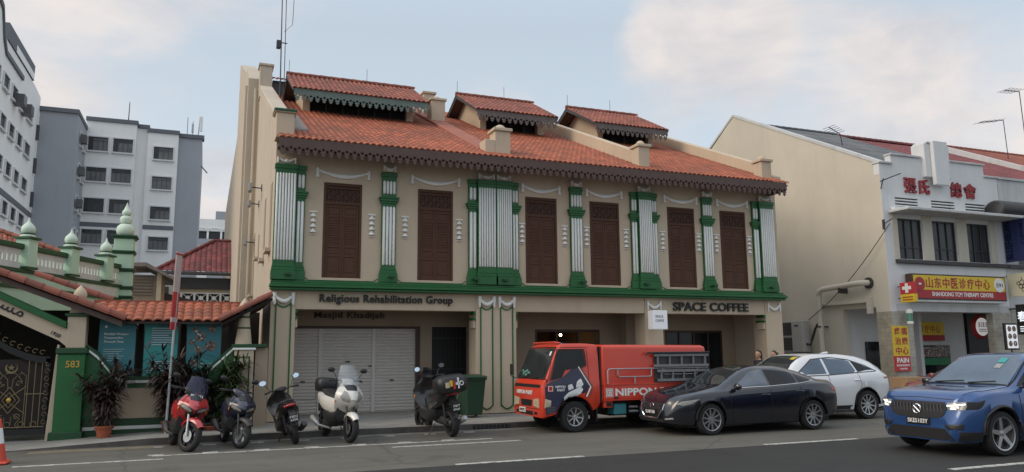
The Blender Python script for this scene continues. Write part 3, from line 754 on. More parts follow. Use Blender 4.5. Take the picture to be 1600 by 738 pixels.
def bell_drop(x):
    mb = MB(); y = -0.018
    mb.box(x-0.10, x+0.10, y-0.015, 0, 5.345, 5.375)
    for k in range(4):
        z = 5.22-k*0.135
        mb.tube([(x, y, z+0.11), (x, y, z+0.05), (x, y, z+0.015), (x, y, z)], [0.018, 0.042, 0.075, 0.045], 8)
        for s_ in (-1, 1): mb.tube([(x, y, z+0.10), (x+s_*0.05, y, z+0.05), (x+s_*0.075, y, z+0.01)], [0.010, 0.016, 0.008], 6)
    mb.box(x-0.07, x+0.07, y-0.01, 0, 4.775, 4.79)
    mb.build('bell_drop', 'white_plaster', sh, smooth=60)
for x in (2.44, 3.94, 4.83, 6.34, 8.20, 9.53, 10.24, 11.56, 12.83, 14.14, 14.80, 16.07): bell_drop(x)

# pillar capitals and green panel lines at street level
def pillar_panel(x0, x1):
    y = -0.006
    mb = MB(); w = x1-x0; zt = 2.98; n = 12
    mb.tube([(lerp(x0+0.05, x1-0.05, k/n), -0.04, 3.22-0.16*math.sin(math.pi*k/n)) for k in range(n+1)], [0.025+0.035*math.sin(math.pi*k/n) for k in range(n+1)], 8)
    for x in (x0+0.05, x1-0.05):
        mb.tube([(x, -0.04, 3.28), (x, -0.04, 3.18), (x, -0.04, 2.98)], [0.055, 0.045, 0.028], 8); mb.ball((x, -0.04, 3.20), 0.055)
    mb.ball(((x0+x1)/2, -0.06, 3.06), 0.07, 0.04, 0.05)
    mb.build('festoon', 'white_plaster', sh, smooth=60)
    gl = MB(); r = 0.018
    a, b = x0+0.09, x1-0.09
    cur = [(lerp(a, b, k/n), lerp(3.02, 3.02, 0)-0.10*math.sin(math.pi*k/n)) for k in range(n+1)]
    lo = [(lerp(b, a, k/n), 0.26+0.10*math.sin(math.pi*k/n)*(-1)+0.1) for k in range(n+1)]
    path = cur+lo
    for p, q in zip(path, path[1:]+path[:1]):
        d = Vector((q[0]-p[0], q[1]-p[1])); nn = Vector((-d.y, d.x)).normalized()*r
        gl.add([(p[0]+nn.x, y-0.012, p[1]+nn.y), (q[0]+nn.x, y-0.012, q[1]+nn.y), (q[0]-nn.x, y-0.012, q[1]-nn.y), (p[0]-nn.x, y-0.012, p[1]-nn.y),
                (p[0]+nn.x, 0.0, p[1]+nn.y), (q[0]+nn.x, 0.0, q[1]+nn.y), (q[0]-nn.x, 0.0, q[1]-nn.y), (p[0]-nn.x, 0.0, p[1]-nn.y)],
               [(0, 1, 2, 3), (0, 4, 5, 1), (3, 2, 6, 7)])
    gl.build('panel_line', 'green', sh)
pillar_panel(1.52, 2.06); pillar_panel(6.87, 7.39); pillar_panel(7.45, 7.98)
def small_fest(x0, x1):
    mb = MB(); n = 10
    mb.tube([(lerp(x0, x1, k/n), -0.03, 3.20-0.16*math.sin(math.pi*k/n)) for k in range(n+1)], [0.018+0.03*math.sin(math.pi*k/n) for k in range(n+1)], 8)
    for x in (x0, x1): mb.tube([(x, -0.03, 3.25), (x, -0.03, 2.98)], [0.035, 0.022], 8)
    mb.ball(((x0+x1)/2, -0.05, 3.05), 0.06, 0.03, 0.04)
    mb.build('festoon', 'white_plaster', sh, smooth=60)
small_fest(12.22, 12.66); small_fest(16.66, 17.12)

# walkway: back wall with its openings, ceiling, floor
mb = MB(); BY = 2.0
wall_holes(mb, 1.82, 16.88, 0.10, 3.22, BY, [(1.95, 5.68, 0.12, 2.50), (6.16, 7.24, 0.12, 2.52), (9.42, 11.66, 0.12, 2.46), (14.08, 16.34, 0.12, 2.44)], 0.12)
mb.build('shopfront_wall', 'cream_dark', sh)  # same cream paint as the front, darkened in colour for walkway shade
MB().box(1.82, 16.88, 0.36, 2.02, 3.225, 3.30).build('walkway_ceiling', 'cream_dark', sh)  # ceiling colour darkened for the walkway shade too
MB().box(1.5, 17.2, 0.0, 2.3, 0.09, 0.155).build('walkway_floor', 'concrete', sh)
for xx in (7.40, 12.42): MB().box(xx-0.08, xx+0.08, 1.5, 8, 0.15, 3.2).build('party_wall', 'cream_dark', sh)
# rooms behind
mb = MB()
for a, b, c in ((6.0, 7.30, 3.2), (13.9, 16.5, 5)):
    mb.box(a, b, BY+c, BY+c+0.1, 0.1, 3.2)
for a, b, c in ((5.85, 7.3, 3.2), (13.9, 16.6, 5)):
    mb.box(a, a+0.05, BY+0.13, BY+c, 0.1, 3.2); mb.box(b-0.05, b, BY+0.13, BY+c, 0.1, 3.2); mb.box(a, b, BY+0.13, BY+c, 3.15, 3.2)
mb.build('dark_interior', 'shade_dark', sh)  # walls coloured near-black for the dark of unlit rooms
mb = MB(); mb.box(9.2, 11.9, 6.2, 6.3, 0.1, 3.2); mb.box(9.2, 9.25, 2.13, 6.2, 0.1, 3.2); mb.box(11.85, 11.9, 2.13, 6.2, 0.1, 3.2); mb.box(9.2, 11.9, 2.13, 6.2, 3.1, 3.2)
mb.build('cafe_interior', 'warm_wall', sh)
MB().box(9.4, 11.2, 5.2, 5.7, 0.15, 1.2).build('cafe_counter', 'brown_frame', sh, bevel=0.02)
# pendant lamp in the cafe
pl = thing('pendant_lamp', 'small lit pendant lamp hanging inside the cafe doorway behind the red truck', 'lamp', (11.0, 3.5, 2.36), world=True)
mb = MB(); mb.tube([(11.0, 3.5, 3.1), (11.0, 3.5, 2.42)], 0.008, 5); mb.build('cord', 'black', pl)
MB().lathe([(0.02, 2.44), (0.10, 2.37), (0.10, 2.36), (0.02, 2.36)], (11.0, 3.5, 0), 14).build('lamp_shade', 'metal_dark', pl, smooth=40)
mb = MB(); mb.ball((11.0, 3.5, 2.33), 0.035); mb.build('bulb', 'bulb', pl, smooth=60)
# rolling shutter in three bays
rs = MB(); rs.box(1.95, 5.68, BY+0.08, BY+0.11, 0.15, 2.5)
n = 26
for i in range(n):
    z0 = lerp(0.16, 2.49, i/n); z1 = lerp(0.16, 2.49, (i+1)/n)
    rs.add([(1.96, BY+0.08, z0), (5.67, BY+0.08, z0), (5.67, BY+0.052, lerp(z0, z1, 0.45)), (1.96, BY+0.052, lerp(z0, z1, 0.45)), (5.67, BY+0.052, lerp(z0, z1, 0.85)), (1.96, BY+0.052, lerp(z0, z1, 0.85)), (5.67, BY+0.08, z1), (1.96, BY+0.08, z1)],
           [(0, 1, 2, 3), (3, 2, 4, 5), (5, 4, 6, 7)])
r_ = rs.build('rolling_shutter', 'rolling_shutter', sh)
each('shutter_post', 'rolling_shutter', r_, [(x-0.05, x+0.05, BY+0.02, BY+0.09, 0.15, 2.5) for x in (2.99, 4.47)], 0.006)
mb = MB(); mb.box(1.9, 5.80, BY-0.03, BY-0.003, 2.46, 2.53); mb.box(5.68, 5.80, BY-0.028, BY-0.003, 0.15, 2.459)
mb.build('shutter_frame', 'brown_frame', r_)
each('shutter_lock', 'metal_dark', r_, [(x-0.06, x+0.06, BY+0.03, BY+0.06, z-0.02, z+0.02) for x, z in ((2.55, 1.02), (3.75, 1.55), (5.0, 1.02), (4.40, 1.42))])
mb = MB(); mb.box(2.3, 2.9, BY+0.045, BY+0.052, 0.55, 0.556); mb.box(2.3, 2.9, BY+0.045, BY+0.052, 1.0, 1.006); mb.box(2.895, 2.9, BY+0.045, BY+0.052, 0.55, 1.0)
mb.build('hatch_line', 'metal_dark', r_)
# cafe doors
for a, b, z1, nm in ((9.42, 11.66, 2.46, 3), (14.08, 16.34, 2.44, 4)):
    mb = MB()
    mb.box(a, a+0.07, BY+0.0, BY+0.1, 0.15, z1); mb.box(b-0.07, b, BY+0.0, BY+0.1, 0.15, z1); mb.box(a+0.07, b-0.07, BY, BY+0.1, z1-0.08, z1)
    for k in range(1, nm): x = lerp(a, b, k/nm); mb.box(x-0.03, x+0.03, BY+0.01, BY+0.09, 0.15, z1-0.08)
    f = mb.build('cafe_door', 'brown_frame', sh)
    if nm == 4: MB().box(a+0.07, b-0.07, BY+0.045, BY+0.055, 0.15, z1-0.08).build('door_glass', 'dark_glass', f)
mb = MB(); mb.box(6.17, 7.23, BY+0.09, BY+0.13, 0.15, 2.51); mb.build('grille_door', 'black', sh)
mb = MB()
for k in range(9): x = 6.22+k*0.12; mb.tube([(x, BY+0.07, 0.15), (x, BY+0.07, 2.5)], 0.010, 5)
for z in (0.4, 1.3, 2.2): mb.box(6.17, 7.23, BY+0.06, BY+0.08, z-0.015, z+0.015)
mb.build('grille', 'metal_dark', sh)
# meters beside the side door
mb = MB(); mb.box(5.90, 6.03, BY-0.06, BY-0.002, 1.20, 1.36); mb.build('meter_box', 'plastic_black', sh, bevel=0.008)
mb = MB(); mb.box(6.05, 6.13, BY-0.05, BY-0.002, 1.22, 1.34); mb.build('meter_box', 'plastic_grey', sh, bevel=0.008)
MB().box(5.86, 6.12, BY-0.10, BY-0.002, 0.78, 1.06).build('letter_box', 'cream_dark', sh, bevel=0.01)
MB().lathe([(0.05, 0), (0.06, 0.05), (0.02, 0.12)], (16.72, 0.64, 2.45), 10).build('security_camera', 'plastic_black', sh, smooth=40)

# lettering on the building: signs in their own right
t = MB().text('Religious Rehabilitation Group', (2.66, -0.012, 3.0), (1, 0, 0), (0, 0, 1), w=3.50, h=0.265, depth=0.05, bold=0.016, space=1.06)
for p in t.v: p.y += 0.03
tag(t.build('sign_lettering', 'letter_black'), 'black raised letters on the cream beam over the rolling shutter', 'sign')
t = MB().text('SPACE COFFEE', (13.11, -0.012, 2.965), (1, 0, 0), (0, 0, 1), w=2.78, h=0.265, depth=0.05, bold=0.022, space=1.05)
for p in t.v: p.y += 0.03
tag(t.build('sign_lettering', 'letter_black'), 'bold black capital letters over the cafe beside the white hanging light box', 'sign')
t = MB().text('Masjid Khadijah', (2.80, BY-0.005, 2.70), (1, 0, 0), (0, 0, 1), w=1.95, h=0.22, depth=0.03, bold=0.014, space=1.05)
tag(t.build('sign_lettering', 'letter_brown'), 'dim brown letters on the shaded wall just above the rolling shutter', 'sign')
lb = thing('light_box_sign', 'small white box sign hanging from the cafe pillar above the red truck', 'sign', (12.27, -0.6, 2.38), world=True)
b_ = MB().box(12.02, 12.50, -0.62, -0.32, 2.385, 2.93).build('box', 'lightbox', lb, bevel=0.012)
t = MB().text('SPACE', (12.09, -0.618, 2.72), (1, 0, 0), (0, 0, 1), w=0.26, h=0.07, depth=0.006); t.text('COFFEE', (12.09, -0.618, 2.60), (1, 0, 0), (0, 0, 1), w=0.28, h=0.07, depth=0.006)
t.v = [Vector((p.x, p.y-0.004, p.z)) for p in t.v]
t.build('lettering', 'plastic_grey', lb)
MB().box(12.24, 12.28, -0.32, 0.0, 2.80, 2.84).build('bracket', 'metal_dark', lb)
# spotlights and cameras on the side wall
def floodlight(y, z, label, s=1.0, arm=0.30):
    f = thing('floodlight', label, 'floodlight', (1.10, y, z), world=True, group='wall lights on the shophouse gable')
    mb = MB(); mb.tube([(1.49, y, z), (1.49-arm, y, z+0.02)], 0.02, 6); mb.box(1.48, 1.505, y-0.12, y+0.12, z-0.08, z+0.12); mb.build('bracket', 'metal_dark', f)
    mb = MB(); mb.box(1.44-arm, 1.52-arm+0.02, y-0.16*s, y+0.16*s, z-0.10*s, z+0.10*s)
    mb.build('lamp_head', 'metal_grey', f, bevel=0.01)
floodlight(5.6, 7.05, 'uppermost wall floodlight on the cream gable, below the tiled eave', 1.3, 0.35)
floodlight(6.8, 6.75, 'wall floodlight on the cream gable, second from the top')
floodlight(8.6, 5.70, 'grey floodlight tilted down on the cream gable, third from the top')
floodlight(10.8, 5.50, 'grey floodlight on the cream gable, fourth from the top')
floodlight(14.0, 5.20, 'small lowest floodlight far back on the cream gable')
# mast
ms = thing('radio_mast', 'tall thin radio mast rising from the tiled roof corner beside the gable', 'antenna', (1.98, 6.0, 10.0), world=True)
mb = MB(); mb.tube([(1.98, 6.0, 9.9), (1.92, 6.0, 14.8)], [0.026, 0.016], 6); mb.tube([(2.10, 6.0, 9.9), (2.06, 6.0, 14.9)], 0.014, 6); mb.build('pole', 'metal_dark', ms)
mb = MB(); mb.tube([(2.04, 6.0, 12.6), (2.30, 6.0, 12.9), (2.34, 6.0, 14.8)], 0.010, 5); mb.tube([(1.90, 6, 12.2), (2.15, 6, 12.2)], 0.02, 5)
mb.build('guy_wire', 'metal_dark', ms)
mb = MB(); mb.box(1.80, 1.93, 5.9, 6.1, 12.0, 12.25); mb.build('junction_box', 'metal_dark', ms)

gi = thing('drain_inlet', 'dark barred drain inlet in the kerb in front of the red truck', 'drain', (6.2, -2.62, 0.0), world=True)
MB().box(5.85, 6.75, -2.645, -2.621, 0.005, 0.10).build('opening', 'black', gi)
mb = MB()
for k in range(9): mb.box(5.90+k*0.10, 5.925+k*0.10, -2.66, -2.646, 0.005, 0.10)
mb.build('grate', 'metal_dark', gi)
# ------------------------------------------------------------ pale three-window shophouse on the right
ws = thing('shophouse', 'pale grey-fronted shophouse with red characters on its stepped parapet and a blank cream side wall', 'building', (21.9, 0, 0.1), world=True)
X0, X1 = 21.90, 27.85
# side wall with the walkway opening
side = [(0.0, 0.1), (0.0, 8.32), (7.8, 12.30), (9.7, 11.10), (17, 7.0), (17, 0.1), (2.15, 0.1), (2.15, 3.22), (0.62, 3.22), (0.62, 0.1)]
MB().prism(side, 'x', X0, X0+0.25).build('side_wall', 'cream_pale', ws)
MB().prism([(0.0, 8.26), (-0.03, 8.36), (7.8, 12.40), (16.9, 7.14), (16.9, 7.04), (7.8, 12.29)], 'x', X0-0.03, X0+0.30).build('gable_coping', 'white_wall_grey', ws)
# facade above the shopfront
mb = MB(); wall_holes(mb, X0+0.25, X1, 3.30, 7.9, -0.006, [(22.54, 23.70, 4.89, 6.34), (24.21, 25.40, 4.89, 6.34), (25.96, 27.12, 4.89, 6.34), (22.52, 23.62, 6.80, 7.12), (24.28, 25.45, 6.80, 7.12), (26.02, 27.05, 6.80, 7.12)], 0.18)
mb.build('wall', 'white_wall', ws)
MB().box(X0-0.004, X0+0.26, -0.010, 0.0, 0.1, 8.30).build('corner_strip', 'white_wall', ws)
# stepped parapet
par = [(X0-0.006, 7.89), (X0-0.006, 8.28), (22.47, 8.28), (22.47, 8.62), (27.16, 8.60), (27.16, 8.16), (X1, 8.16), (X1, 7.89)]
MB().prism(par, 'y', -0.008, 0.24).build('parapet', 'white_wall', ws)
def cop(a, b, z): MB().box(a, b, -0.07, 0.27, z, z+0.07).build('parapet_coping', 'white_wall_grey', ws, bevel=0.01)
cop(X0-0.04, 22.50, 8.285); cop(22.44, 23.93, 8.625); cop(25.29, 27.20, 8.605); cop(27.13, X1+0.04, 8.165)
tw = MB(); tw.box(23.98, 25.24, -0.16, 0.40, 7.92, 9.18); tw.box(24.26, 24.98, -0.32, -0.163, 7.62, 9.26); tw.box(24.10, 25.12, -0.20, 0.42, 9.183, 9.26)
tw.build('parapet_tower', 'white_wall', ws, bevel=0.02)
# vents, sunshade ledge, windows
for a, b in ((22.52, 23.62), (24.28, 25.45), (26.02, 27.05)):
    mb = MB(); mb.box(a, b, 0.12, 0.16, 6.80, 7.12); v = mb.build('vent', 'black', ws)
    mb = MB()
    for z in (6.80, 6.905, 7.01, 7.115): mb.box(a, b, -0.03, 0.10, z-0.022, z+0.022)
    mb.build('vent_slat', 'white_wall', v)
MB().box(22.15, 28.05, -0.85, -0.01, 6.50, 6.60).build('sunshade_ledge', 'white_wall_grey', ws, bevel=0.015)
MB().box(22.25, 27.95, -0.20, -0.012, 6.603, 6.70).build('ledge_upstand', 'white_wall', ws, bevel=0.015)
for a, b in ((22.54, 23.70), (24.21, 25.40), (25.96, 27.12)):
    mb = MB(); mb.box(a+0.002, b-0.002, 0.09, 0.12, 4.892, 6.338); w = mb.build('window', 'window_dark', ws)
    mb = MB()
    for k in range(4): x = lerp(a+0.02, b-0.02, k/3); mb.box(x-0.02, x+0.02, 0.05, 0.089, 4.9, 6.33)
    mb.box(a+0.02, b-0.02, 0.055, 0.086, 5.30, 5.33); mb.box(a+0.02, b-0.02, 0.055, 0.086, 6.29, 6.33)
    mb.build('window_frame', 'metal_dark', w)
MB().box(22.30, 28.1, -0.14, -0.008, 4.73, 4.86).build('window_sill', 'metal_dark', ws, bevel=0.01)
each('window_pier', 'cream_pale', ws, [(a, b, -0.03, -0.008, 4.865, 6.49) for a, b in ((22.28, 22.52), (23.72, 24.19), (25.42, 25.94), (27.14, 27.45))])
# tiled pillars and the lintel
MB().box(X0-0.008, 22.85, -0.03, 0.60, 0.1, 3.05).build('pillar', 'pillar_tile', ws, bevel=0.004)
MB().box(X0-0.014, X0-0.009, -0.02, 0.60, 0.1, 3.05).build('pillar_tiling', 'pillar_tile_side', ws)
MB().box(26.84, X1-0.02, -0.03, 0.24, 0.1, 3.055).build('pillar', 'pillar_tile', ws, bevel=0.004)
MB().box(22.0, X1, 0.0, 0.5, 3.06, 3.31).build('lintel', 'white_wall_grey', ws)
MB().box(22.0, 29.6, 0.5, 2.4, 3.24, 3.30).build('walkway_ceiling', 'white_wall_grey', ws)
# shopfront behind the walkway
MB().box(22.15, 28.30, 2.30, 2.36, 0.1, 3.24).build('shopfront_wall', 'white_wall', ws)
MB().box(23.0, 24.0, 2.24, 2.295, 0.15, 2.05).build('side_door', 'dark_glass', ws)
MB().box(25.35, 25.50, 1.9, 2.29, 0.15, 3.23).build('shop_pillar', 'white_wall', ws)
MB().box(22.16, 27.3, 1.70, 2.29, 0.15, 0.75).build('shop_counter', 'sign_red', ws)
mb = MB(); mb.box(25.55, 27.30, 2.23, 2.29, 0.80, 1.90); wdw = mb.build('display_window', 'dark_glass', ws)
mb = MB(); mb.box(25.60, 27.25, 2.205, 2.228, 1.15, 1.42); mb.build('window_poster', 'banner_green', wdw)
mb = MB(); mb.box(25.60, 27.25, 2.205, 2.228, 1.45, 1.85); mb.build('window_poster', 'photo_print', wdw)
mb = MB(); mb.box(28.35, 29.7, 2.20, 2.29, 0.15, 3.22); mb.build('shop_door', 'black', ws)
mb = MB(); mb.box(X0+0.3, 28, 16.6, 17, 0.1, 7.0); mb.build('rear_wall', 'cream_pale', ws)
tile_roof((22.18, 0.30, 8.32), (27.9, 0.30, 8.32), (0, 7.5, 3.72), pitch=0.15, row=1.2, amp=0.03).build('roof', 'roof_grey', ws, recalc=False)
ridge_caps((22.15, 7.8, 12.05), (27.9, 7.8, 12.05), 0.10).build('ridge', 'roof_grey', ws, recalc=False)
MB().add([(22.15, 7.8, 12.04), (27.9, 7.8, 12.04), (27.9, 17, 7.0), (22.15, 17, 7.0)], [(0, 1, 2, 3)]).build('rear_roof', 'roof_grey', ws, recalc=False)
# red characters
cz = 7.28
for ch, a, b in (('張', 23.0, 23.58), ('氏', 23.70, 24.22), ('總', 25.30, 25.86), ('會', 25.98, 26.62)):
    t = MB().text(ch, (a, -0.012, cz), (1, 0, 0), (0, 0, 1), w=b-a, h=0.56, depth=0.06, bold=0.022)
    lab = {'張': 'red raised character first in the line on the stepped white parapet', '氏': 'red raised character second in the line, just before the parapet tower',
           '總': 'red raised character third in the line, just after the parapet tower', '會': 'red raised character last in the line on the stepped white parapet'}[ch]
    tag(t.build('parapet_character', 'character_red'), lab, 'character', 'red characters on the parapet')
# things fixed to the side wall
pp = thing('drain_pipe', 'fat cream drain pipe bending out of the blank cream side wall', 'pipe', (21.5, 3, 0.2), world=True)
mb = MB(); mb.tube([(21.95, 0.83, 4.10), (21.70, 0.84, 4.10), (21.60, 0.95, 4.10), (21.60, 1.3, 4.09), (21.60, 2.75, 4.02), (21.60, 2.93, 3.95), (21.60, 2.98, 3.75), (21.60, 2.98, 0.15)], 0.105, 12)
mb.build('pipe', 'cream_pale', pp, smooth=50)
MB().lathe([(0.20, 0), (0.20, 0.06), (0.15, 0.07)], (21.83, 0.83, 4.10), 16, 'x').build('collar', 'metal_dark', pp, smooth=40)
each('pipe_bracket', 'metal_dark', pp, [(21.48, 21.9, 2.90, 3.06, 0.9, 0.95), (21.48, 21.9, 2.90, 3.06, 2.6, 2.65), (21.50, 21.9, 1.85, 1.92, 3.80, 4.0)])
MB().box(21.72, 21.897, 0.75, 3.24, 3.40, 3.50).build('side_ledge', 'cream_pale', ws, bevel=0.01)
MB().box(21.70, 21.897, 0.72, 0.86, 3.0, 3.62).build('side_corbel', 'cream_pale', ws, bevel=0.01)
ac = thing('air_conditioner', 'dusty outdoor air conditioner unit on a bracket against the blank cream side wall', 'air conditioner', (21.5, 4.35, 1.62), world=True)
MB().box(21.42, 21.80, 3.78, 4.98, 1.68, 2.90).build('casing', 'ac_white', ac, bevel=0.02)
mb = MB()
for z in (1.76, 2.34):
    mb.box(21.405, 21.418, 4.36, 4.92, z, z+0.50)
f = mb.build('fan_grille', 'metal_dark', ac)
mb = MB()
for z in (1.76, 2.34):
    for k in range(8): mb.box(21.396, 21.404, 4.36, 4.92, z+0.03+k*0.062, z+0.045+k*0.062)
mb.build('grille_bar', 'plastic_grey', f)
MB().box(21.405, 21.418, 4.0, 4.2, 2.68, 2.73).build('name_plate', 'plastic_black', ac)
mb = MB(); mb.box(21.35, 21.9, 3.70, 5.05, 1.60, 1.655); mb.tube([(21.6, 3.75, 1.60), (21.88, 3.75, 1.25)], 0.02, 5); mb.tube([(21.6, 5.0, 1.60), (21.88, 5.0, 1.25)], 0.02, 5); mb.build('wall_bracket', 'metal_dark', ac)
mb = MB(); mb.tube([(21.6, 3.80, 2.0), (21.62, 3.60, 1.95), (21.66, 3.52, 2.2), (21.7, 3.4, 2.55), (21.75, 3.30, 2.75)], 0.045, 7); mb.build('hose', 'cable', ac, smooth=50)
cb = thing('overhead_cable', 'thin black cable slanting down the blank side wall to the pipe', 'cable', (21.8, 0, 6.0), world=True)
mb = MB(); P0, P1 = Vector((21.80, -0.35, 6.05)), Vector((21.42, 3.4, 2.9))
mb.tube([P0.lerp(P1, k/14) - Vector((0, 0, 0.28*math.sin(math.pi*k/14))) for k in range(15)], 0.014, 5); mb.build('wire', 'cable', cb)
mb = MB(); mb.tube([(21.9, -0.02, 6.1), (21.78, -0.5, 6.2)], 0.018, 5); mb.box(21.85, 21.9, -0.06, 0.02, 5.9, 6.25); mb.build('wire_bracket', 'metal_dark', cb)
wb = thing('wall_bracket', 'small rusty bracket sticking out near the top of the pale front corner', 'bracket', (21.85, -0.1, 7.6), world=True)
mb = MB(); mb.tube([(21.9, 0.0, 7.62), (22.05, -0.75, 7.75)], 0.02, 5); mb.tube([(21.9, 0.0, 7.35), (21.9, -0.15, 7.7)], 0.02, 5); mb.build('arm', 'metal_dark', wb)
gm = thing('vent_louvre', 'small barred opening low on the cream side wall seen through the walkway end', 'louvre', (21.89, 7.86, 1.23), world=True)
MB().box(21.86, 21.898, 7.55, 8.18, 1.2, 1.88).build('panel', 'plastic_grey', gm)
mb = MB()
for k in range(5): y = 7.62+k*0.12; mb.box(21.845, 21.858, y-0.012, y+0.012, 1.22, 1.86)
mb.build('bar', 'metal_dark', gm)

# ---- signs of the therapy shop
sg = thing('shop_sign', 'long yellow and red sign board across the shopfront of the pale shophouse', 'sign', (24.98, -0.3, 3.5), world=True)
MB().box(22.66, 27.32, -0.30, -0.035, 3.46, 4.36).build('sign_box', 'brown_frame', sg, bevel=0.01)
MB().box(22.72, 27.27, -0.306, -0.302, 3.80, 4.31).build('yellow_panel', 'sign_yellow', sg)
MB().box(22.72, 27.27, -0.306, -0.302, 3.51, 3.797).build('red_panel', 'sign_red', sg)
t = MB()
for k, ch in enumerate('山东中医诊疗中心'): t.text(ch, (23.30+k*0.405, -0.307, 3.87), (1, 0, 0), (0, 0, 1), w=0.33, h=0.37, depth=0.008, bold=0.012)
t.build('characters', 'sign_red', sg)
MB().text('SHANDONG TCM THERAPY CENTRE', (23.55, -0.307, 3.585), (1, 0, 0), (0, 0, 1), w=3.05, h=0.15, depth=0.006, bold=0.02).build('lettering', 'print_white', sg)
mb = MB(); mb.lathe([(0.26, -0.012), (0.26, 0.0)], (26.96, -0.308, 4.04), 28, 'y'); d = mb.build('number_disc', 'print_white', sg)
MB().text('591', (26.79, -0.322, 3.96), (1, 0, 0), (0, 0, 1), w=0.34, h=0.15, depth=0.004, bold=0.008).build('number', 'letter_black', d)
mb = MB(); mb.lathe([(0.24, -0.012), (0.24, 0.0)], (23.0, -0.308, 4.0), 28, 'y'); d = mb.build('emblem_disc', 'sign_red', sg)
mb = MB(); mb.box(22.94, 23.06, -0.326, -0.321, 3.97, 4.03); mb.build('emblem_mark', 'print_white', d)
MB().box(22.7, 27.3, -0.28, -0.04, 3.385, 3.455).build('sign_ledge', 'white_wall_grey', sg)
cs = thing('cross_sign', 'red box sign with a white cross jutting out from the tiled pillar', 'sign', (22.3, -0.45, 3.3), world=True)
MB().box(22.22, 22.38, -0.72, -0.16, 3.62, 4.02).build('sign_box', 'sign_red_bright', cs, bevel=0.008)
MB().box(22.22, 22.38, -0.72, -0.16, 3.34, 3.615).build('lower_panel', 'sign_yellow', cs, bevel=0.008)
mb = MB(); mb.box(22.208, 22.217, -0.50, -0.38, 3.66, 3.98); mb.box(22.208, 22.217, -0.62, -0.503, 3.77, 3.88); mb.box(22.208, 22.217, -0.377, -0.26, 3.77, 3.88); mb.build('white_cross', 'print_white', cs)
mb = MB(); mb.box(22.208, 22.217, -0.66, -0.24, 3.41, 3.44); mb.box(22.208, 22.217, -0.66, -0.24, 3.5, 3.53); mb.build('small_print', 'sign_red', cs)
mb = MB()
for z in (3.5, 3.9): mb.tube([(22.3, -0.16, z), (22.3, 0.0, z)], 0.018, 5)
mb.build('bracket', 'metal_dark', cs)
gl = thing('wall_lantern', 'small green and white cylinder lantern on the tiled pillar above the yellow banner', 'lantern', (22.5, -0.25, 2.6), world=True)
MB().lathe([(0.10, 2.62), (0.105, 2.66), (0.10, 2.70)], (22.5, -0.22, 0), 14).build('base', 'white_plaster', gl, smooth=40)
MB().lathe([(0.095, 2.70), (0.095, 2.98)], (22.5, -0.22, 0), 14).build('lantern_body', 'plastic_green', gl, smooth=40)
MB().lathe([(0.105, 2.98), (0.11, 3.08), (0.05, 3.12)], (22.5, -0.22, 0), 14).build('cap', 'white_plaster', gl, smooth=40)
pn = thing('hanging_banner', 'tall yellow banner with red characters and a red lower panel on the tiled pillar', 'banner', (22.1, -0.1, 1.0), world=True)
MB().box(21.80, 22.50, -0.10, -0.045, 1.53, 2.55).build('yellow_panel', 'sign_yellow', pn)
MB().box(21.80, 22.50, -0.10, -0.045, 1.02, 1.527).build('red_panel', 'sign_red_bright', pn)
t = MB()
for r_, row in enumerate(('疼痛', '治療', '中心')):
    for k, ch in enumerate(row): t.text(ch, (21.86+k*0.31, -0.102, 2.24-r_*0.33), (1, 0, 0), (0, 0, 1), w=0.27, h=0.26, depth=0.005, bold=0.014)
t.build('characters', 'sign_red', pn)
t = MB().text('PAIN', (21.88, -0.102, 1.30), (1, 0, 0), (0, 0, 1), w=0.54, h=0.17, depth=0.005, bold=0.03)
t.text('MANAGEMENT', (21.85, -0.102, 1.18), (1, 0, 0), (0, 0, 1), w=0.60, h=0.07, depth=0.005, bold=0.02)
t.text('CENTRE', (21.98, -0.102, 1.07), (1, 0, 0), (0, 0, 1), w=0.34, h=0.06, depth=0.005, bold=0.02)
t.build('lettering', 'print_white', pn)
i1 = thing('shop_sign', 'smaller yellow and red sign inside the therapy shop walkway, over the display window', 'sign', (26, 2.1, 2.1), world=True)
MB().box(25.52, 26.95, 2.12, 2.20, 2.30, 2.80).build('yellow_panel', 'sign_yellow', i1)
MB().box(25.52, 26.95, 2.12, 2.20, 2.08, 2.297).build('red_panel', 'sign_red', i1)
t = MB()
for k, ch in enumerate('诊疗中心'): t.text(ch, (25.62+k*0.29, 2.118, 2.38), (1, 0, 0), (0, 0, 1), w=0.23, h=0.30, depth=0.004, bold=0.01)
t.build('characters', 'sign_red', i1)
rc = thing('round_sign', 'round red and white lit sign on the dark glass of the shop doorway', 'sign', (27.55, 1.000, 2.6), world=True)
MB().lathe([(0.44, -0.03), (0.46, 0.0), (0.46, 0.08)], (27.55, 1.000, 2.58), 32, 'y').build('red_rim', 'sign_red_bright', rc, smooth=40)
MB().lathe([(0.34, -0.012), (0.34, 0.0)], (27.55, 0.965, 2.58), 32, 'y').build('white_disc', 'menu_lit', rc)
t = MB()
for dx_, w_ in ((.0, .10), (.13, .06), (.22, .12), (.37, .09)):
    for z in (2.58, 2.64, 2.71): t.box(27.32+dx_, 27.32+dx_+w_, 0.942, 0.947, z, z+0.025)
    t.box(27.32+dx_+w_*.4, 27.32+dx_+w_*.6, 0.9375, 0.9415, 2.57, 2.76)
for z in (2.40, 2.47): t.box(27.35, 27.75, 0.942, 0.947, z, z+0.03)
t.build('characters', 'sign_red', rc)
mb = MB(); mb.tube([(27.55, 1.050, 3.04), (27.55, 1.050, 3.24)], 0.02, 6); mb.build('hanger', 'metal_dark', rc)
bx = thing('cardboard_box', 'pale cardboard box standing at the foot of the tiled pillar', 'box', (21.6, -0.75, 0.13), world=True)
MB().box(21.25, 22.15, -1.0, -0.35, 0.135, 0.85).build('box', 'cardboard', bx, bevel=0.01)
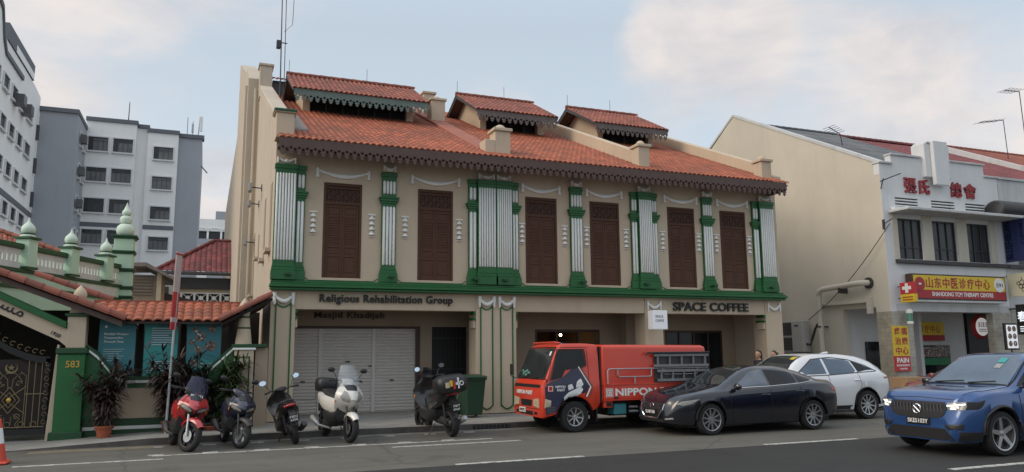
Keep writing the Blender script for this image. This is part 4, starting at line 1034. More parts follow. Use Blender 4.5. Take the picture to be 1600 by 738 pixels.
mb = MB(); mb.box(21.24, 22.16, -0.70, -0.65, 0.852, 0.858); mb.build('tape', 'cream', bx)

# ------------------------------------------------------------ weathered neighbour on the far right
nb = thing('shophouse', 'weathered grey shophouse with a rounded dark awning beyond the therapy shop', 'building', (27.9, 0, 0.1), world=True)
MB().box(27.88, 34.2, 0.0, 0.3, 3.2, 8.15).build('wall', 'white_wall_grey', nb)
MB().box(27.88, 34.2, -0.06, 0.34, 8.153, 8.24).build('parapet_coping', 'white_wall_grey', nb)
for a in (27.86, 33.6): MB().box(a, a+0.6, -0.02, 0.6, 0.1, 3.2).build('pillar', 'pillar_tile', nb)
MB().box(28.4, 34.2, 2.3, 2.4, 0.1, 3.2).build('shopfront', 'dark_glass', nb)
MB().box(27.87, 34.2, -0.16, -0.003, 4.73, 4.86).build('window_sill', 'metal_dark', nb)
for k in range(3): MB().box(28.6+k*1.8, 29.9+k*1.8, -0.012, -0.004, 4.9, 6.3).build('window', 'window_dark', nb)
mb = MB(); rings = []
for x in (26.95, 27.02, 33.9, 34.0):
    rr = 0.40 if x in (27.02, 33.9) else 0.34
    rings.append([(x, -0.42+rr*1.05*math.cos(a), 6.85+rr*0.85*math.sin(a)) for a in [2*math.pi*k/16 for k in range(16)]])
mb.loft(rings); mb.build('awning', 'metal_dark', nb, smooth=50)
tile_roof((27.9, 0.3, 8.30), (34.2, 0.3, 8.30), (0, 7.5, 3.62)).build('roof', 'tile_maroon', nb, recalc=False)
ridge_caps((27.9, 7.8, 11.98), (34.2, 7.8, 11.98), 0.12).build('ridge', 'tile_maroon', nb, recalc=False)
MB().prism([(0.3, 8.2), (0.3, 8.5), (7.8, 12.25), (7.8, 11.8)], 'x', 34.0, 34.35).build('party_wall_coping', 'white_wall_grey', nb)
mb = MB(); mb.add([(27.9, 7.8, 11.9), (34.2, 7.8, 11.9), (34.2, 17, 7.0), (27.9, 17, 7.0)], [(0, 1, 2, 3)]); mb.build('rear_roof', 'tile_maroon', nb, recalc=False)
n2_ = thing('shophouse', 'shophouse showing only an orange tiled roof beyond the weathered grey facade', 'building', (34.5, 0, 0.1), world=True)
MB().box(34.4, 52, 0.0, 0.3, 0.1, 8.2).build('wall', 'white_wall_grey', n2_)
tile_roof((34.4, 0.3, 8.35), (52, 0.3, 8.35), (0, 7.7, 3.85), per=4).build('roof', 'tile_red', n2_, recalc=False)
ridge_caps((34.4, 8.0, 12.2), (52, 8.0, 12.2), 0.12).build('ridge', 'tile_red', n2_, recalc=False)
bs = thing('vertical_sign', 'dark blue vertical cafe sign standing out from the weathered facade', 'sign', (27.95, -0.5, 4.9), world=True)
MB().box(27.90, 28.0, -1.15, 0.0, 4.95, 6.56).build('sign_panel', 'sign_blue', bs, bevel=0.006)
t = MB().text('BLUSHBEAN', (27.895, -0.30, 5.05), (0, 0, 1), (0, 1, 0), w=1.40, h=0.24, depth=0.004, bold=0.0)
t.text('COFFEE', (27.895, -0.78, 5.55), (0, 0, 1), (0, 1, 0), w=0.78, h=0.13, depth=0.004)
t.v = [Vector((27.893, p.y, p.z)) if True else p for p in t.v]
t.build('lettering', 'print_white', bs, recalc=False)
gs = thing('square_sign', 'cream square sign with a line drawing of fruit, below the dark blue sign', 'sign', (27.8, -0.5, 3.6), world=True)
MB().box(27.76, 27.84, -0.95, -0.07, 3.64, 4.49).build('sign_panel', 'sign_cream', gs, bevel=0.006)
mb = MB()
for y, z, r_ in ((-0.62, 4.15, 0.08), (-0.72, 4.0, 0.08), (-0.56, 4.0, 0.07), (-0.66, 3.88, 0.07), (-0.78, 4.18, 0.06), (-0.48, 4.12, 0.06)):
    mb.tube([(27.752, y+r_*math.cos(a), z+r_*math.sin(a)) for a in [2*math.pi*k/14 for k in range(15)]], 0.010, 5, cap=False)
mb.tube([(27.752, -0.64, 4.22), (27.752, -0.60, 4.34)], 0.010, 5)
mb.build('fruit_drawing', 'letter_black', gs)
MB().tube([(27.8, -0.07, 4.42), (27.8, 0.0, 4.42)], 0.02, 6).build('bracket', 'metal_dark', gs)
ns = thing('neon_sign', 'black sign with glowing white characters beside the lit menu board', 'sign', (27.8, -0.6, 2.3), world=True)
MB().box(27.78, 27.86, -1.0, -0.25, 2.25, 3.35).build('sign_panel', 'black', ns, bevel=0.006)
t = MB().text('春', (27.775, -0.30, 2.72), (0, -1, 0), (0, 0, 1), w=0.36, h=0.38, depth=0.006, bold=0.02)
for z in (2.36, 2.44, 2.52): t.box(27.766, 27.771, -0.62, -0.36, z, z+0.03)
t.v = [Vector((27.772 if p.x > 27.772 else p.x, p.y, p.z)) for p in t.v]
t.build('characters', 'neon_white', ns)
mb = MB()
for z in (2.6, 3.2): mb.tube([(27.8, -0.25, z), (27.8, 0.0, z)], 0.03, 6)
mb.build('bracket', 'metal_dark', ns)
mn = thing('menu_board', 'lit white menu board with six food pictures by the tiled pillar', 'menu board', (26.62, -0.8, 1.7), world=True)
MB().box(26.28, 26.95, -0.83, -0.76, 1.70, 2.64).build('frame', 'black', mn, bevel=0.006)
MB().box(26.36, 26.90, -0.836, -0.832, 1.76, 2.58).build('lit_panel', 'menu_lit', mn)
mb = MB()
for r_ in range(3):
    for k in range(2): mb.lathe([(0.10, -0.004), (0.10, 0)], (26.51+k*0.24, -0.838, 2.44-r_*0.26), 14, 'y')
mb.build('food_picture', 'food', mn) if 'food' in MATS else mb.build('food_picture', 'photo_print', mn)
mb = MB(); mb.tube([(26.6, -0.79, 1.70), (26.6, -0.79, 0.14)], 0.03, 6); mb.box(26.4, 26.8, -0.95, -0.65, 0.135, 0.16); mb.build('stand', 'metal_dark', mn)
# aerials on the right-hand roofs
def aerial(x, y, z0, z1, armdx, label, armz=0.0):
    a = thing('tv_aerial', label, 'aerial', (x, y, z0), world=True, group='television aerials on the shophouse roofs')
    MB().tube([(x, y, z0), (x-0.08, y, z1)], 0.020, 6).build('mast', 'metal_dark', a)
    mb = MB(); mb.tube([(x-0.08, y, z1), (x-0.08+armdx, y, z1+armz)], 0.02, 5)
    for k in range(5):
        q = x-0.08+armdx*(0.2+0.2*k); mb.tube([(q, y-0.35, z1+armz*(0.2+0.2*k)), (q, y+0.35, z1+armz*(0.2+0.2*k))], 0.010, 4)
    mb.build('boom', 'metal_dark', a)
aerial(37.35, 6.0, 10.7, 13.25, -1.75, 'aerial with a long sideways boom on the orange roof, the lower of the tall two', -0.30)
aerial(34.30, 3.0, 9.4, 13.40, -1.0, 'tallest aerial mast, standing at the very edge of the view on the far roof', -0.05)
aerial(24.6, 4.2, 10.2, 10.75, -0.6, 'small tilted aerial lying low on the grey roof behind the parapet', 0.25)

# ------------------------------------------------------------ tall white block behind, left
bk = thing('apartment_block', 'tall white and grey block of flats with dark windows behind the mosque', 'building', (-8, 62, 0), world=True)
zt = 24.2
MB().box(-11.53, -7.15, 62.0, 74, 0, 24.45).build('wall', 'block_white', bk)
MB().box(-7.15, -6.12, 62.7, 74, 0, 24.30).build('wall', 'block_white', bk)
MB().box(-6.12, -3.33, 62.15, 74, 0, 23.85).build('wall', 'block_white', bk)
MB().box(-3.33, -1.12, 62.6, 74, 0, 23.70).build('wall', 'block_grey', bk)
MB().box(-14.5, -11.48, 56.6, 74, 0, 23.45).build('wall', 'block_grey', bk)
for a, b, y, z in ((-11.6, -7.05, 61.85, 24.45), (-7.10, -6.05, 62.5, 24.30), (-6.2, -3.25, 62.0, 23.85), (-3.30, -0.95, 62.4, 23.70), (-14.6, -11.4, 56.4, 23.45)):
    MB().box(a, b, y, y+1.2, z+0.003, z+0.38).build('roof_parapet', 'block_band', bk)
MB().box(-11.6, -11.4, 57.6, 62.1, 23.453, 23.83).build('roof_parapet', 'block_band', bk)
for a, b, y in ((-11.52, -7.16, 61.95), (-6.11, -3.34, 62.1)): MB().box(a, b, y, y+0.12, 14.08, 14.50).build('facade_band', 'block_band', bk)
RW = random.Random(11)
def block_window(P, w, h, par):
    """P maps (across, out, up) to world; a white surround, dark glass and bars."""
    def bx(mb, a, b, c, d, e, f):
        pts = [P(x, o, z) for z in (e, f) for o in (c, d) for x in (a, b)]
        mb.add(pts, [(0, 2, 3, 1), (4, 5, 7, 6), (0, 1, 5, 4), (2, 6, 7, 3), (0, 4, 6, 2), (1, 3, 7, 5)])
    mb = MB(); bx(mb, 0, w, 0.004, 0.03, 0, h); win = mb.build('window', 'window_dark', par)
    mb = MB(); t = 0.11
    bx(mb, -t, w+t, 0.004, 0.12, h, h+t); bx(mb, -t, w+t, 0.004, 0.20, -t*1.3, 0); bx(mb, -t, 0, 0.004, 0.12, 0.001, h-0.001); bx(mb, w, w+t, 0.004, 0.12, 0.001, h-0.001)
    mb.build('window_surround', 'white_wall', win)
    mb = MB()
    for k in range(1, 4): bx(mb, w*k/4-0.025, w*k/4+0.025, 0.031, 0.06, 0, h)
    bx(mb, 0, w, 0.031, 0.06, h*0.72, h*0.72+0.05); bx(mb, 0, w, 0.031, 0.055, 0, 0.06); bx(mb, 0, w, 0.031, 0.055, h-0.06, h)
    mb.build('window_bar', 'window_frame', win)
    if RW.random() < 0.8:
        mb = MB(); k0, k1 = RW.choice(((0, 1), (0, 1), (0, .5), (.5, 1), (.25, 1))); bx(mb, w*k0+0.02, w*k1-0.02, 0.0305, 0.034, 0.05, h*RW.choice((.70, .70, .55, .9))); mb.build('curtain', 'curtain', win)
for r_ in range(4):
    z = 21.50-3.02*r_
    for a in (-11.28, -9.12): block_window(lambda x, o, u, a=a, z=z: (a+x, 62.0-o, z+u), 1.72, 1.36, bk)
    block_window(lambda x, o, u, z=z: (-5.52+x, 62.15-o, z-0.36+0.03*0+u), 1.76, 1.26, bk)
for r_ in range(4):
    z = 21.0-3.0*r_
    for y in (58.3, 60.2): block_window(lambda x, o, u, z=z, y=y: (-11.48+o, y+x, z+u), 0.9, 1.3, bk)
for r_ in range(3):
    m_ = MB(); m_.box(-11.40, -10.9, 58.0, 58.8, 21.2-3.0*r_, 21.95-3.0*r_); m_.build('air_conditioner', 'plastic_grey', bk)
for z in (21.0, 12.5): MB().tube([(-1.12, 63, z), (-0.5, 63, z-0.7)], 0.06, 6).build('roof_stay', 'metal_dark', bk)
an = thing('cell_antenna', 'white panel antennas on the corner of the flat roof of the tall block', 'antenna', (-1.6, 63, 24.1), world=True)
mb = MB(); mb.tube([(-1.55, 63, 24.0), (-1.45, 63, 26.2)], 0.06, 6); mb.tube([(-2.1, 63, 24), (-2.1, 63, 25.6)], 0.05, 6); mb.build('pole', 'galvanised', an)
MB().box(-1.42, -1.18, 62.8, 63.0, 24.6, 26.2).build('antenna_panel', 'white_plaster', an, bevel=0.03)
mb = MB(); mb.box(-2.2, -2.0, 62.8, 63, 24.4, 25.3); mb.build('antenna_panel', 'galvanised', an)
mb = MB(); mb.tube([(-2.6, 63, 24), (-2.6, 63, 26.0)], 0.03, 5); mb.build('whip', 'metal_dark', an)
rp = thing('roof_rod', 'thin dark pole rising from the flat roof above the paired windows', 'pole', (-8.05, 63, 24.8), world=True)
MB().tube([(-8.05, 63, 24.4), (-8.02, 63, 27.0)], [0.06, 0.04], 6).build('rod', 'metal_dark', rp)
# the wing running towards the camera
wg = thing('apartment_block', 'white side wing of the flats, its rows of windows receding towards the grey slab', 'building', (-14.5, 45, 0), world=True)
prof = [(24, 0), (24, 25.6), (36, 25.9), (40.2, 27.0), (41.5, 26.7), (42.6, 24.9), (43.6, 24.9), (50, 24.9), (54, 24.85), (56.55, 24.6), (56.55, 0)]
MB().prism(prof, 'x', -26, -14.5).build('wall', 'block_white', wg)
mb = MB()
pr = [(36, 25.9), (38.6, 26.2), (40.3, 27.02), (41.6, 26.7), (42.6, 24.9), (43.6, 24.05), (49.3, 24.05)]
for (y0, z0), (y1, z1) in zip(pr[:-1], pr[1:]): mb.prism([(y0, z0), (y1, z1), (y1, z1-0.35), (y0, z0-0.35)], 'x', -14.5, -14.36)
mb.build('shaped_coping', 'block_band', wg)
MB().box(-17, -14.42, 43.7, 53.0, 24.95, 26.25).build('roof_box', 'block_band', wg)
MB().box(-14.41, -14.40, 46.3, 52.9, 24.96, 25.55).build('roof_panel', 'block_white', wg)
for r_ in range(5):
    z = 21.30-2.98*r_
    for k in range(7):
        y = 33.0+2.72*k*1.0+2.35
        block_window(lambda x, o, u, z=z, y=y: (-14.5+o, y+x, z+u), 1.55 if k < 6 else 1.9, 1.05, wg)
for r_ in range(4): MB().box(-14.50, -14.30, 55.75, 56.15, 20.6-2.98*r_, 21.9-2.98*r_).build('edge_louvre', 'window_frame', wg)
MB().box(-14.5, -14.42, 24, 56.5, 13.75, 14.15).build('facade_band', 'block_band', wg)
for y in (46.9, 49.6): MB().box(-14.49, -13.75, y, y+1.0, 21.1, 21.9).build('air_conditioner', 'plastic_grey', wg)

# ------------------------------------------------------------ things between the block and the mosque
fb = thing('distant_building', 'small white building with arched balconies far behind, seen over the maroon roof', 'building', (0.5, 110, 0), world=True)
mb = MB(); wall_holes(mb, -2.6, 5.5, 0, 23.4, 110, [(-2.2, -0.4, 20.0, 21.5), (-0.1, 1.6, 20.0, 21.5), (1.9, 3.6, 20.0, 21.5), (-2.2, -0.4, 16.6, 18.1), (-0.1, 1.6, 16.6, 18.1), (1.9, 3.6, 16.6, 18.1)], 0.8)
mb.box(-2.6, 5.5, 112, 113, 0, 23.4); mb.build('wall', 'block_white', fb)
mb = MB(); mb.box(-2.6, 5.5, 110.8, 110.9, 15, 22); mb.build('window', 'window_dark', fb)
for z in (19.2, 15.8): MB().box(-2.8, 5.7, 109.2, 109.3, z, z+0.9).build('balcony', 'block_grey', fb)
for x in (-1.3, 0.75, 2.75):
    pts = [(x-0.95, 22.0)]+[(x+0.9*math.cos(a), 21.4+0.55*math.sin(a)) for a in [math.pi*(1-k/8) for k in range(9)]]+[(x+0.95, 22.0)]
    MB().prism(pts, 'y', 109.9, 109.98).build('arch', 'block_white', fb)
MB().box(0.8, 5.5, 110.3, 112, 23.4, 24.8).build('roof_tank', 'block_grey', fb)
gb = thing('distant_building', 'plain grey block far behind, just beside the cream gable', 'building', (1.8, 90, 0), world=True)
MB().box(-0.1, 6, 90, 95, 0, 14.5).build('wall', 'block_grey', gb)
MB().box(-0.2, 6.1, 89.9, 95.1, 14.5, 14.8).build('roof_parapet', 'block_white', gb)

pv = thing('pavilion', 'pavilion with a maroon tiled hipped roof and white lattice openings behind the wall', 'building', (0, 22, 0), world=True)
MB().box(-2.0, 3.0, 22.6, 27, 0, 5.7).build('wall', 'cream', pv)
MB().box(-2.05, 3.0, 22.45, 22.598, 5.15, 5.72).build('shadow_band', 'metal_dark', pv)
for k in range(5):
    a = -1.75+k*0.62
    mb = MB(); mb.box(a, a+0.52, 22.50, 22.59, 4.0, 4.9); w = mb.build('window', 'black', pv)
    mb = MB(); mb.box(a-0.05, a, 22.40, 22.5, 3.9, 4.95); mb.box(a+0.52, a+0.57, 22.40, 22.5, 3.9, 4.95); mb.box(a, a+0.52, 22.41, 22.49, 4.9, 4.95); mb.box(a, a+0.52, 22.41, 22.49, 4.40, 4.45)
    for s_ in (-1, 1):
        mb.tube([(a+0.26-0.24*s_, 22.45, 4.47), (a+0.26+0.24*s_, 22.45, 4.88)], 0.018, 4); mb.tube([(a+0.26-0.24*s_, 22.45, 4.0), (a+0.26+0.24*s_, 22.45, 4.40)], 0.018, 4)
    mb.lathe([(0.11, 0), (0.11, 0.05)], (a+0.26, 22.42, 4.68), 12, 'y')
    mb.build('lattice', 'white_plaster', w)
rf = MB(); rf.uv = []
tile_roof((-2.35, 21.7, 5.98), (4.0, 21.7, 5.98), (0, 3.0, 1.95), mb=rf, pitch=0.25)
# trim the hip: pull vertices beyond the hip line back on to it
for p in rf.v:
    t_ = (p.y-21.7)/3.0; lim = -2.35+2.6*t_
    if p.x < lim: p.x = lim
rf.build('roof', 'tile_maroon', pv, recalc=False)
ridge_caps((-2.38, 21.65, 6.0), (0.25, 24.7, 7.98), 0.10).build('hip_ridge', 'tile_maroon', pv, recalc=False)
ridge_caps((0.2, 24.7, 7.98), (4.0, 24.7, 7.98), 0.10).build('ridge', 'tile_maroon', pv, recalc=False)
MB().box(-2.3, 4, 21.75, 22.5, 5.85, 5.95).build('eave_board', 'plastic_grey', pv)
pa = thing('air_conditioner', 'small wall air conditioner under the eave of the maroon-roofed pavilion', 'air conditioner', (-1.95, 22.3, 5.0), world=True)
MB().box(-2.1, -1.55, 21.9, 22.4, 4.75, 5.25).build('casing', 'ac_white', pa, bevel=0.02)
MB().box(-2.0, -1.75, 21.885, 21.898, 4.82, 5.18).build('fan_grille', 'metal_dark', pa)
cnp = thing('shelter', 'weathered concrete shelter with a sloping canopy between the minaret and the pavilion', 'shelter', (-2.5, 16, 0), world=True)
MB().box(-3.1, -1.75, 16.4, 18, 0, 5.2).build('wall', 'cream_dark', cnp)
mb = MB(); mb.prism([(-3.15, 5.62), (-2.4, 5.66), (-1.3, 5.05), (-1.3, 4.95), (-2.4, 5.50), (-3.15, 5.48)], 'y', 15.6, 18.4); mb.build('canopy', 'cement_grey', cnp)
mb = MB()
for k in range(7): mb.box(-2.95, -2.15, 16.33, 16.395, 4.35+k*0.13, 4.42+k*0.13)
mb.build('louvre', 'cement_grey', cnp)
MB().box(-1.98, -1.80, 16.0, 16.2, 0, 5.3).build('post', 'cream', cnp)
dk = thing('lean_to_roof', 'low dark lean-to roof in front of the white lattice windows', 'roof', (-1, 19, 0), world=True)
mb = MB(); mb.prism([(-1.8, 4.62), (0.9, 3.95), (0.9, 3.8), (-1.8, 4.3)], 'y', 18.6, 20.5); mb.build('roof', 'metal_dark', dk)
mb = MB(); mb.box(-1.75, 0.85, 18.8, 18.9, 0, 3.9); mb.build('wall', 'cement_grey', dk)
# ------------------------------------------------------------ mosque behind the front wall
mq = thing('mosque', 'mint green mosque terrace with white balustrade, onion-topped posts and a ringed minaret', 'building', (-3.5, 7, 0), world=True)
PA, PB = Vector((-5.9, 1.6, 0)), Vector((-2.62, 8.95, 0)); dm = (PB-PA).normalized(); nm_ = Vector((dm.y, -dm.x, 0))
def mbox(mb, t0, t1, d0, d1, z0, z1):
    p = [PA+dm*t+nm_*d+Vector((0, 0, z)) for z in (z0, z1) for d in (d0, d1) for t in (t0, t1)]
    mb.add(p, [(0, 2, 3, 1), (4, 5, 7, 6), (0, 1, 5, 4), (2, 6, 7, 3), (0, 4, 6, 2), (1, 3, 7, 5)]); return mb
Lm = (PB-PA).length
mbox(MB(), -4, Lm, -3.0, 0.0, 0.05, 4.02).build('wall', 'mint', mq)
mbox(MB(), -4, Lm, -0.10, 0.06, 4.022, 4.12).build('cornice', 'green_dark', mq, bevel=0.01)
mbox(MB(), -4, Lm, -0.10, 0.05, 3.58, 3.68).build('cornice', 'green_dark', mq, bevel=0.01)
mbox(MB(), Lm-2.6, Lm-0.4, 0.004, 0.03, 3.72, 3.98).build('lattice_frieze', 'balustrade_white', mq)
posts = [1.2, (Vector((-4.55, 4.5, 0))-PA).dot(dm), (Vector((-3.82, 6.3, 0))-PA).dot(dm), (Vector((-3.05, 8.0, 0))-PA).dot(dm)]
def onion(mb, c, z, r, k=1.0):
    mb.lathe([(r*0.72, z), (r*0.95, z+r*0.35*k), (r, z+r*0.75*k), (r*0.85, z+r*1.25*k), (r*0.5, z+r*1.65*k), (r*0.22, z+r*2.05*k), (0.008, z+r*2.8*k)], (c.x, c.y, 0), 18); return mb
for t in posts:
    c = PA+dm*t-nm_*0.05
    p = mbox(MB(), t-0.19, t+0.19, -0.24, 0.14, 4.125, 4.95).build('post', 'mint', mq, bevel=0.012)
    mbox(MB(), t-0.24, t+0.24, -0.29, 0.19, 4.952, 5.01).build('post_band', 'green_dark', p); mbox(MB(), t-0.22, t+0.22, -0.27, 0.17, 4.13, 4.19).build('post_band', 'green_dark', p)
    mb = MB(); mb.lathe([(0.20, 5.012), (0.20, 5.05), (0.165, 5.07), (0.165, 5.12)], (c.x, c.y, 0), 18); onion(mb, c, 5.12, 0.18, 0.9)
    mb.build('onion_finial', 'mint_pale', p, smooth=50)
    MB().lathe([(0.172, 5.085), (0.178, 5.105), (0.172, 5.125)], (c.x, c.y, 0), 18).build('finial_ring', 'green_dark', p)
for a, b in zip([posts[0]-1.9]+posts, posts+[Lm]):
    q = mbox(MB(), a+0.20, b-0.20, -0.13, 0.03, 4.66, 4.80).build('handrail', 'green_dark', mq, bevel=0.012)
    pn_ = MB(); L_ = b-a-0.42; n = max(3, round(L_/0.17)); w = L_/n
    mbox(pn_, a+0.21, b-0.21, -0.09, -0.04, 4.125, 4.20); mbox(pn_, a+0.21, b-0.21, -0.09, -0.04, 4.58, 4.655)
    for k in range(n):
        c0 = a+0.21+w*k; mbox(pn_, c0, c0+w*0.46, -0.09, -0.04, 4.20, 4.58); mbox(pn_, c0+w*0.46, c0+w, -0.085, -0.045, 4.50, 4.58); mbox(pn_, c0+w*0.46, c0+w, -0.085, -0.045, 4.20, 4.30)
        ctr = PA+dm*(c0+w*0.73)-nm_*0.065; 
    pn_.build('balustrade_panel', 'balustrade_white', mq)
# minaret
mc = Vector((-2.66, 9.1, 0))
mt = thing('minaret', 'square mint minaret with green bands and three stacked globes at the end of the balustrade', 'minaret', (mc.x, mc.y, 0), world=True)
MB().box(mc.x-0.30, mc.x+0.30, mc.y-0.3, mc.y+0.3, 0.1, 5.74).build('shaft', 'mint', mt, bevel=0.015)
for z, e in ((5.74, 0.10), (5.22, 0.06), (4.62, 0.07), (4.02, 0.06), (3.70, 0.06)):
    m_ = MB(); m_.box(mc.x-0.3-e, mc.x+0.3+e, mc.y-0.3-e, mc.y+0.3+e, z, z+0.06); m_.box(mc.x-0.3-e*0.5, mc.x+0.3+e*0.5, mc.y-0.3-e*0.5, mc.y+0.3+e*0.5, z-0.06, z-0.002)
    m_.build('band', 'green_dark', mt, bevel=0.008)
m_ = MB(); m_.lathe([(0.20, 5.80), (0.27, 5.88), (0.295, 6.0), (0.27, 6.12), (0.18, 6.21), (0.13, 6.23), (0.16, 6.27), (0.20, 6.36), (0.19, 6.44), (0.13, 6.50), (0.10, 6.52), (0.14, 6.57), (0.15, 6.63), (0.12, 6.69), (0.10, 6.71), (0.03, 6.88), (0.006, 6.98)], (mc.x, mc.y, 0), 24)
m_.build('globe_finial', 'mint_pale', mt, smooth=50)
for z, r in ((6.22, 0.15), (6.51, 0.115)): MB().lathe([(r, z-0.015), (r+0.015, z), (r, z+0.015)], (mc.x, mc.y, 0), 20).build('ring', 'green_dark', mt)
tile_roof((-11.0, 10.9, 5.46), (-4.75, 12.4, 5.46), (-0.62, 2.6, 1.45), clip=lambda t: (0, 1-0.52*t)).build('main_roof', 'tile_red', mq, recalc=False)
ridge_caps((-4.75, 12.4, 5.50), (-8.62, 14.2, 6.96), 0.1).build('hip_ridge', 'tile_red', mq, recalc=False)
MB().box(-12, -5.2, 12.4, 13, 0.05, 5.4).build('hall_wall', 'mint', mq)

# ------------------------------------------------------------ street wall of the mosque: gateway, piers, tiled canopy
gw = thing('boundary_wall', 'green and cream mosque street wall with piers, coping and an orange tiled canopy', 'wall', (-1, -0.9, 0), world=True)
WY0, WY1 = -0.90, -0.72
MB().prism([(-2.32, 0.02), (-2.32, 1.86), (-2.12, 1.70), (-1.75, 1.24), (-1.55, 1.16), (-0.2, 1.16), (0.0, 1.24), (0.36, 1.58), (0.64, 1.86), (0.70, 1.86), (0.70, 0.1)], 'y', WY0, WY1).build('wall', 'green', gw)
cpts = [(-2.32, 1.87), (-2.12, 1.71), (-1.75, 1.25), (-1.55, 1.17), (-0.2, 1.17), (0.0, 1.25), (0.36, 1.59), (0.64, 1.87), (0.66, 1.87)]
def strip(pts, h, y0, y1, name, m, dz=0.0):
    mb = MB()
    for (x0, z0), (x1, z1) in zip(pts[:-1], pts[1:]): mb.prism([(x0, z0+dz), (x1, z1+dz), (x1, z1+h+dz), (x0, z0+h+dz)], 'y', y0, y1)
    return mb.build(name, m, gw)
strip(cpts, 0.055, WY0-0.05, WY1+0.03, 'white_coping', 'white_plaster')
strip(cpts, 0.075, WY0-0.02, WY1+0.02, 'green_coping', 'green_dark', 0.057)
MB().box(-2.14, 0.40, WY0-0.012, WY0-0.003, 0.42, 1.06).build('panel', 'cream', gw)
MB().box(-2.31, 0.66, WY0-0.035, WY0-0.003, 0.27, 0.41).build('skirting', 'green_dark', gw, bevel=0.008)
MB().box(-2.31, 0.66, WY0-0.045, WY0-0.003, 0.19, 0.265).build('white_band', 'white_plaster', gw, bevel=0.008)
MB().box(-2.31, 0.66, WY0-0.06, WY0-0.003, 0.0, 0.187).build('plinth', 'green_dark', gw, bevel=0.008)
# right-hand pier
MB().box(0.66, 1.08, -1.02, -0.60, 0.12, 1.86).build('pier', 'cream', gw, bevel=0.01)
mb = MB()
for a, b, c, d in ((0.74, 0.77, 0.42, 1.72), (0.97, 1.0, 0.42, 1.72), (0.773, 0.967, 1.69, 1.72), (0.773, 0.967, 0.42, 0.45)): mb.box(a, b, -1.032, -1.022, c, d)
mb.build('panel_line', 'green_dark', gw)
MB().box(0.62, 1.12, -1.06, -0.56, 1.863, 1.915).build('white_coping', 'white_plaster', gw, bevel=0.01)
MB().box(0.60, 1.36, -1.04, -0.56, 1.918, 2.00).build('pier_cap', 'green_dark', gw, bevel=0.015)
MB().lathe([(0.185, 2.0), (0.175, 2.1), (0.115, 2.62)], (0.85, -0.82, 0), 24).build('tapered_pier', 'cream', gw, smooth=40)
for z, r in ((2.37, 0.152), (2.62, 0.125), (2.78, 0.132)): MB().lathe([(r-0.01, z-0.02), (r+0.012, z-0.01), (r+0.012, z+0.012), (r-0.01, z+0.02)], (0.85, -0.82, 0), 24).build('pier_ring', 'green_dark', gw, smooth=40)
MB().lathe([(0.105, 2.64), (0.122, 2.72), (0.13, 2.80), (0.128, 2.86), (0.105, 2.93), (0.06, 3.0), (0.02, 3.05), (0.005, 3.07)], (0.85, -0.82, 0), 24).build('onion_finial', 'cream', gw, smooth=50)
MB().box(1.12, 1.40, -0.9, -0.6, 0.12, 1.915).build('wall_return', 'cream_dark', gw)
# gate pier and house number
MB().box(-2.84, -2.32, -1.12, -0.62, 0.0, 1.80).build('gate_pier', 'green', gw, bevel=0.012)
MB().box(-2.88, -2.28, -1.16, -0.58, 1.803, 1.93).build('pier_cap', 'green_dark', gw, bevel=0.02)
MB().box(-2.90, -2.27, -1.18, -0.60, 0.0, 0.20).build('plinth', 'green_dark', gw, bevel=0.015)
MB().text('583', (-2.68, -1.122, 1.52), (1, 0, 0), (0, 0, 1), w=0.26, h=0.145, depth=0.012, bold=0.012).build('house_number', 'gold', gw)
MB().prism([(-2.98, 0.02), (-2.843, 0.02), (-2.843, 2.0), (-2.88, 2.0)], 'y', -0.98, -0.70).build('gate_jamb', 'cream', gw)
MB().box(-2.72, -2.36, -1.02, -0.66, 1.93, 2.60).build('upper_pier', 'cream', gw, bevel=0.01)
MB().box(-2.77, -2.31, -1.07, -0.61, 2.60, 2.67).build('pier_band', 'green_dark', gw, bevel=0.012)
mb = MB(); rings = []
for hw, z in ((0.16, 2.672), (0.10, 2.95)): rings.append([(-2.54+sx_*hw, -0.84+sy_*hw, z) for sx_, sy_ in ((-1, -1), (1, -1), (1, 1), (-1, 1))])
mb.loft(rings); mb.build('tapered_pier', 'cream', gw, bevel=0.01)
MB().lathe([(0.09, 2.95), (0.125, 3.01), (0.135, 3.07), (0.12, 3.14), (0.08, 3.20), (0.035, 3.25), (0.008, 3.28)], (-2.54, -0.84, 0), 24).build('onion_finial', 'cream', gw, smooth=50)
# sloping gable beam over the gate
sl_ = (2.36-2.95)/(3.99-2.78)
def gz(x, z0): return z0 + (x+3.99)*sl_
MB().prism([(-6.4, gz(-6.4, 2.95)), (-2.72, gz(-2.72, 2.95)), (-2.72, 1.97), (-2.86, 2.09), (-6.4, gz(-6.4, 2.66))], 'y', -1.0, -0.76).build('gable_beam', 'cream', gw)
MB().prism([(-6.4, gz(-6.4, 3.10)), (-2.73, gz(-2.73, 3.10)), (-2.73, gz(-2.73, 2.955)), (-6.4, gz(-6.4, 2.955))], 'y', -1.08, -0.70).build('gable_coping', 'green', gw, bevel=0.01)
rv = Vector((1, 0, sl_)).normalized(); uv_ = Vector((-sl_, 0, 1)).normalized()
arab = ''.join(chr(c) for c in (0xFE94, 0xFEA0, 0xFEF3, 0xFEAA, 0xFEA7, 0x20, 0xFEAA, 0xFEA0, 0xFEB4, 0xFEE3))
mb = MB().text(arab, Vector((-5.35, -1.006, gz(-5.35, 2.70))), rv, uv_, w=1.95, h=0.30, depth=0.012, bold=0.01)
mb.build('arabic_lettering', 'letter_black', gw)
mb = MB().text('1920', Vector((-3.02, -1.006, gz(-3.02, 2.70))), rv, uv_, w=0.19, h=0.075, depth=0.01, bold=0.01)
mb.build('year_lettering', 'letter_black', gw)
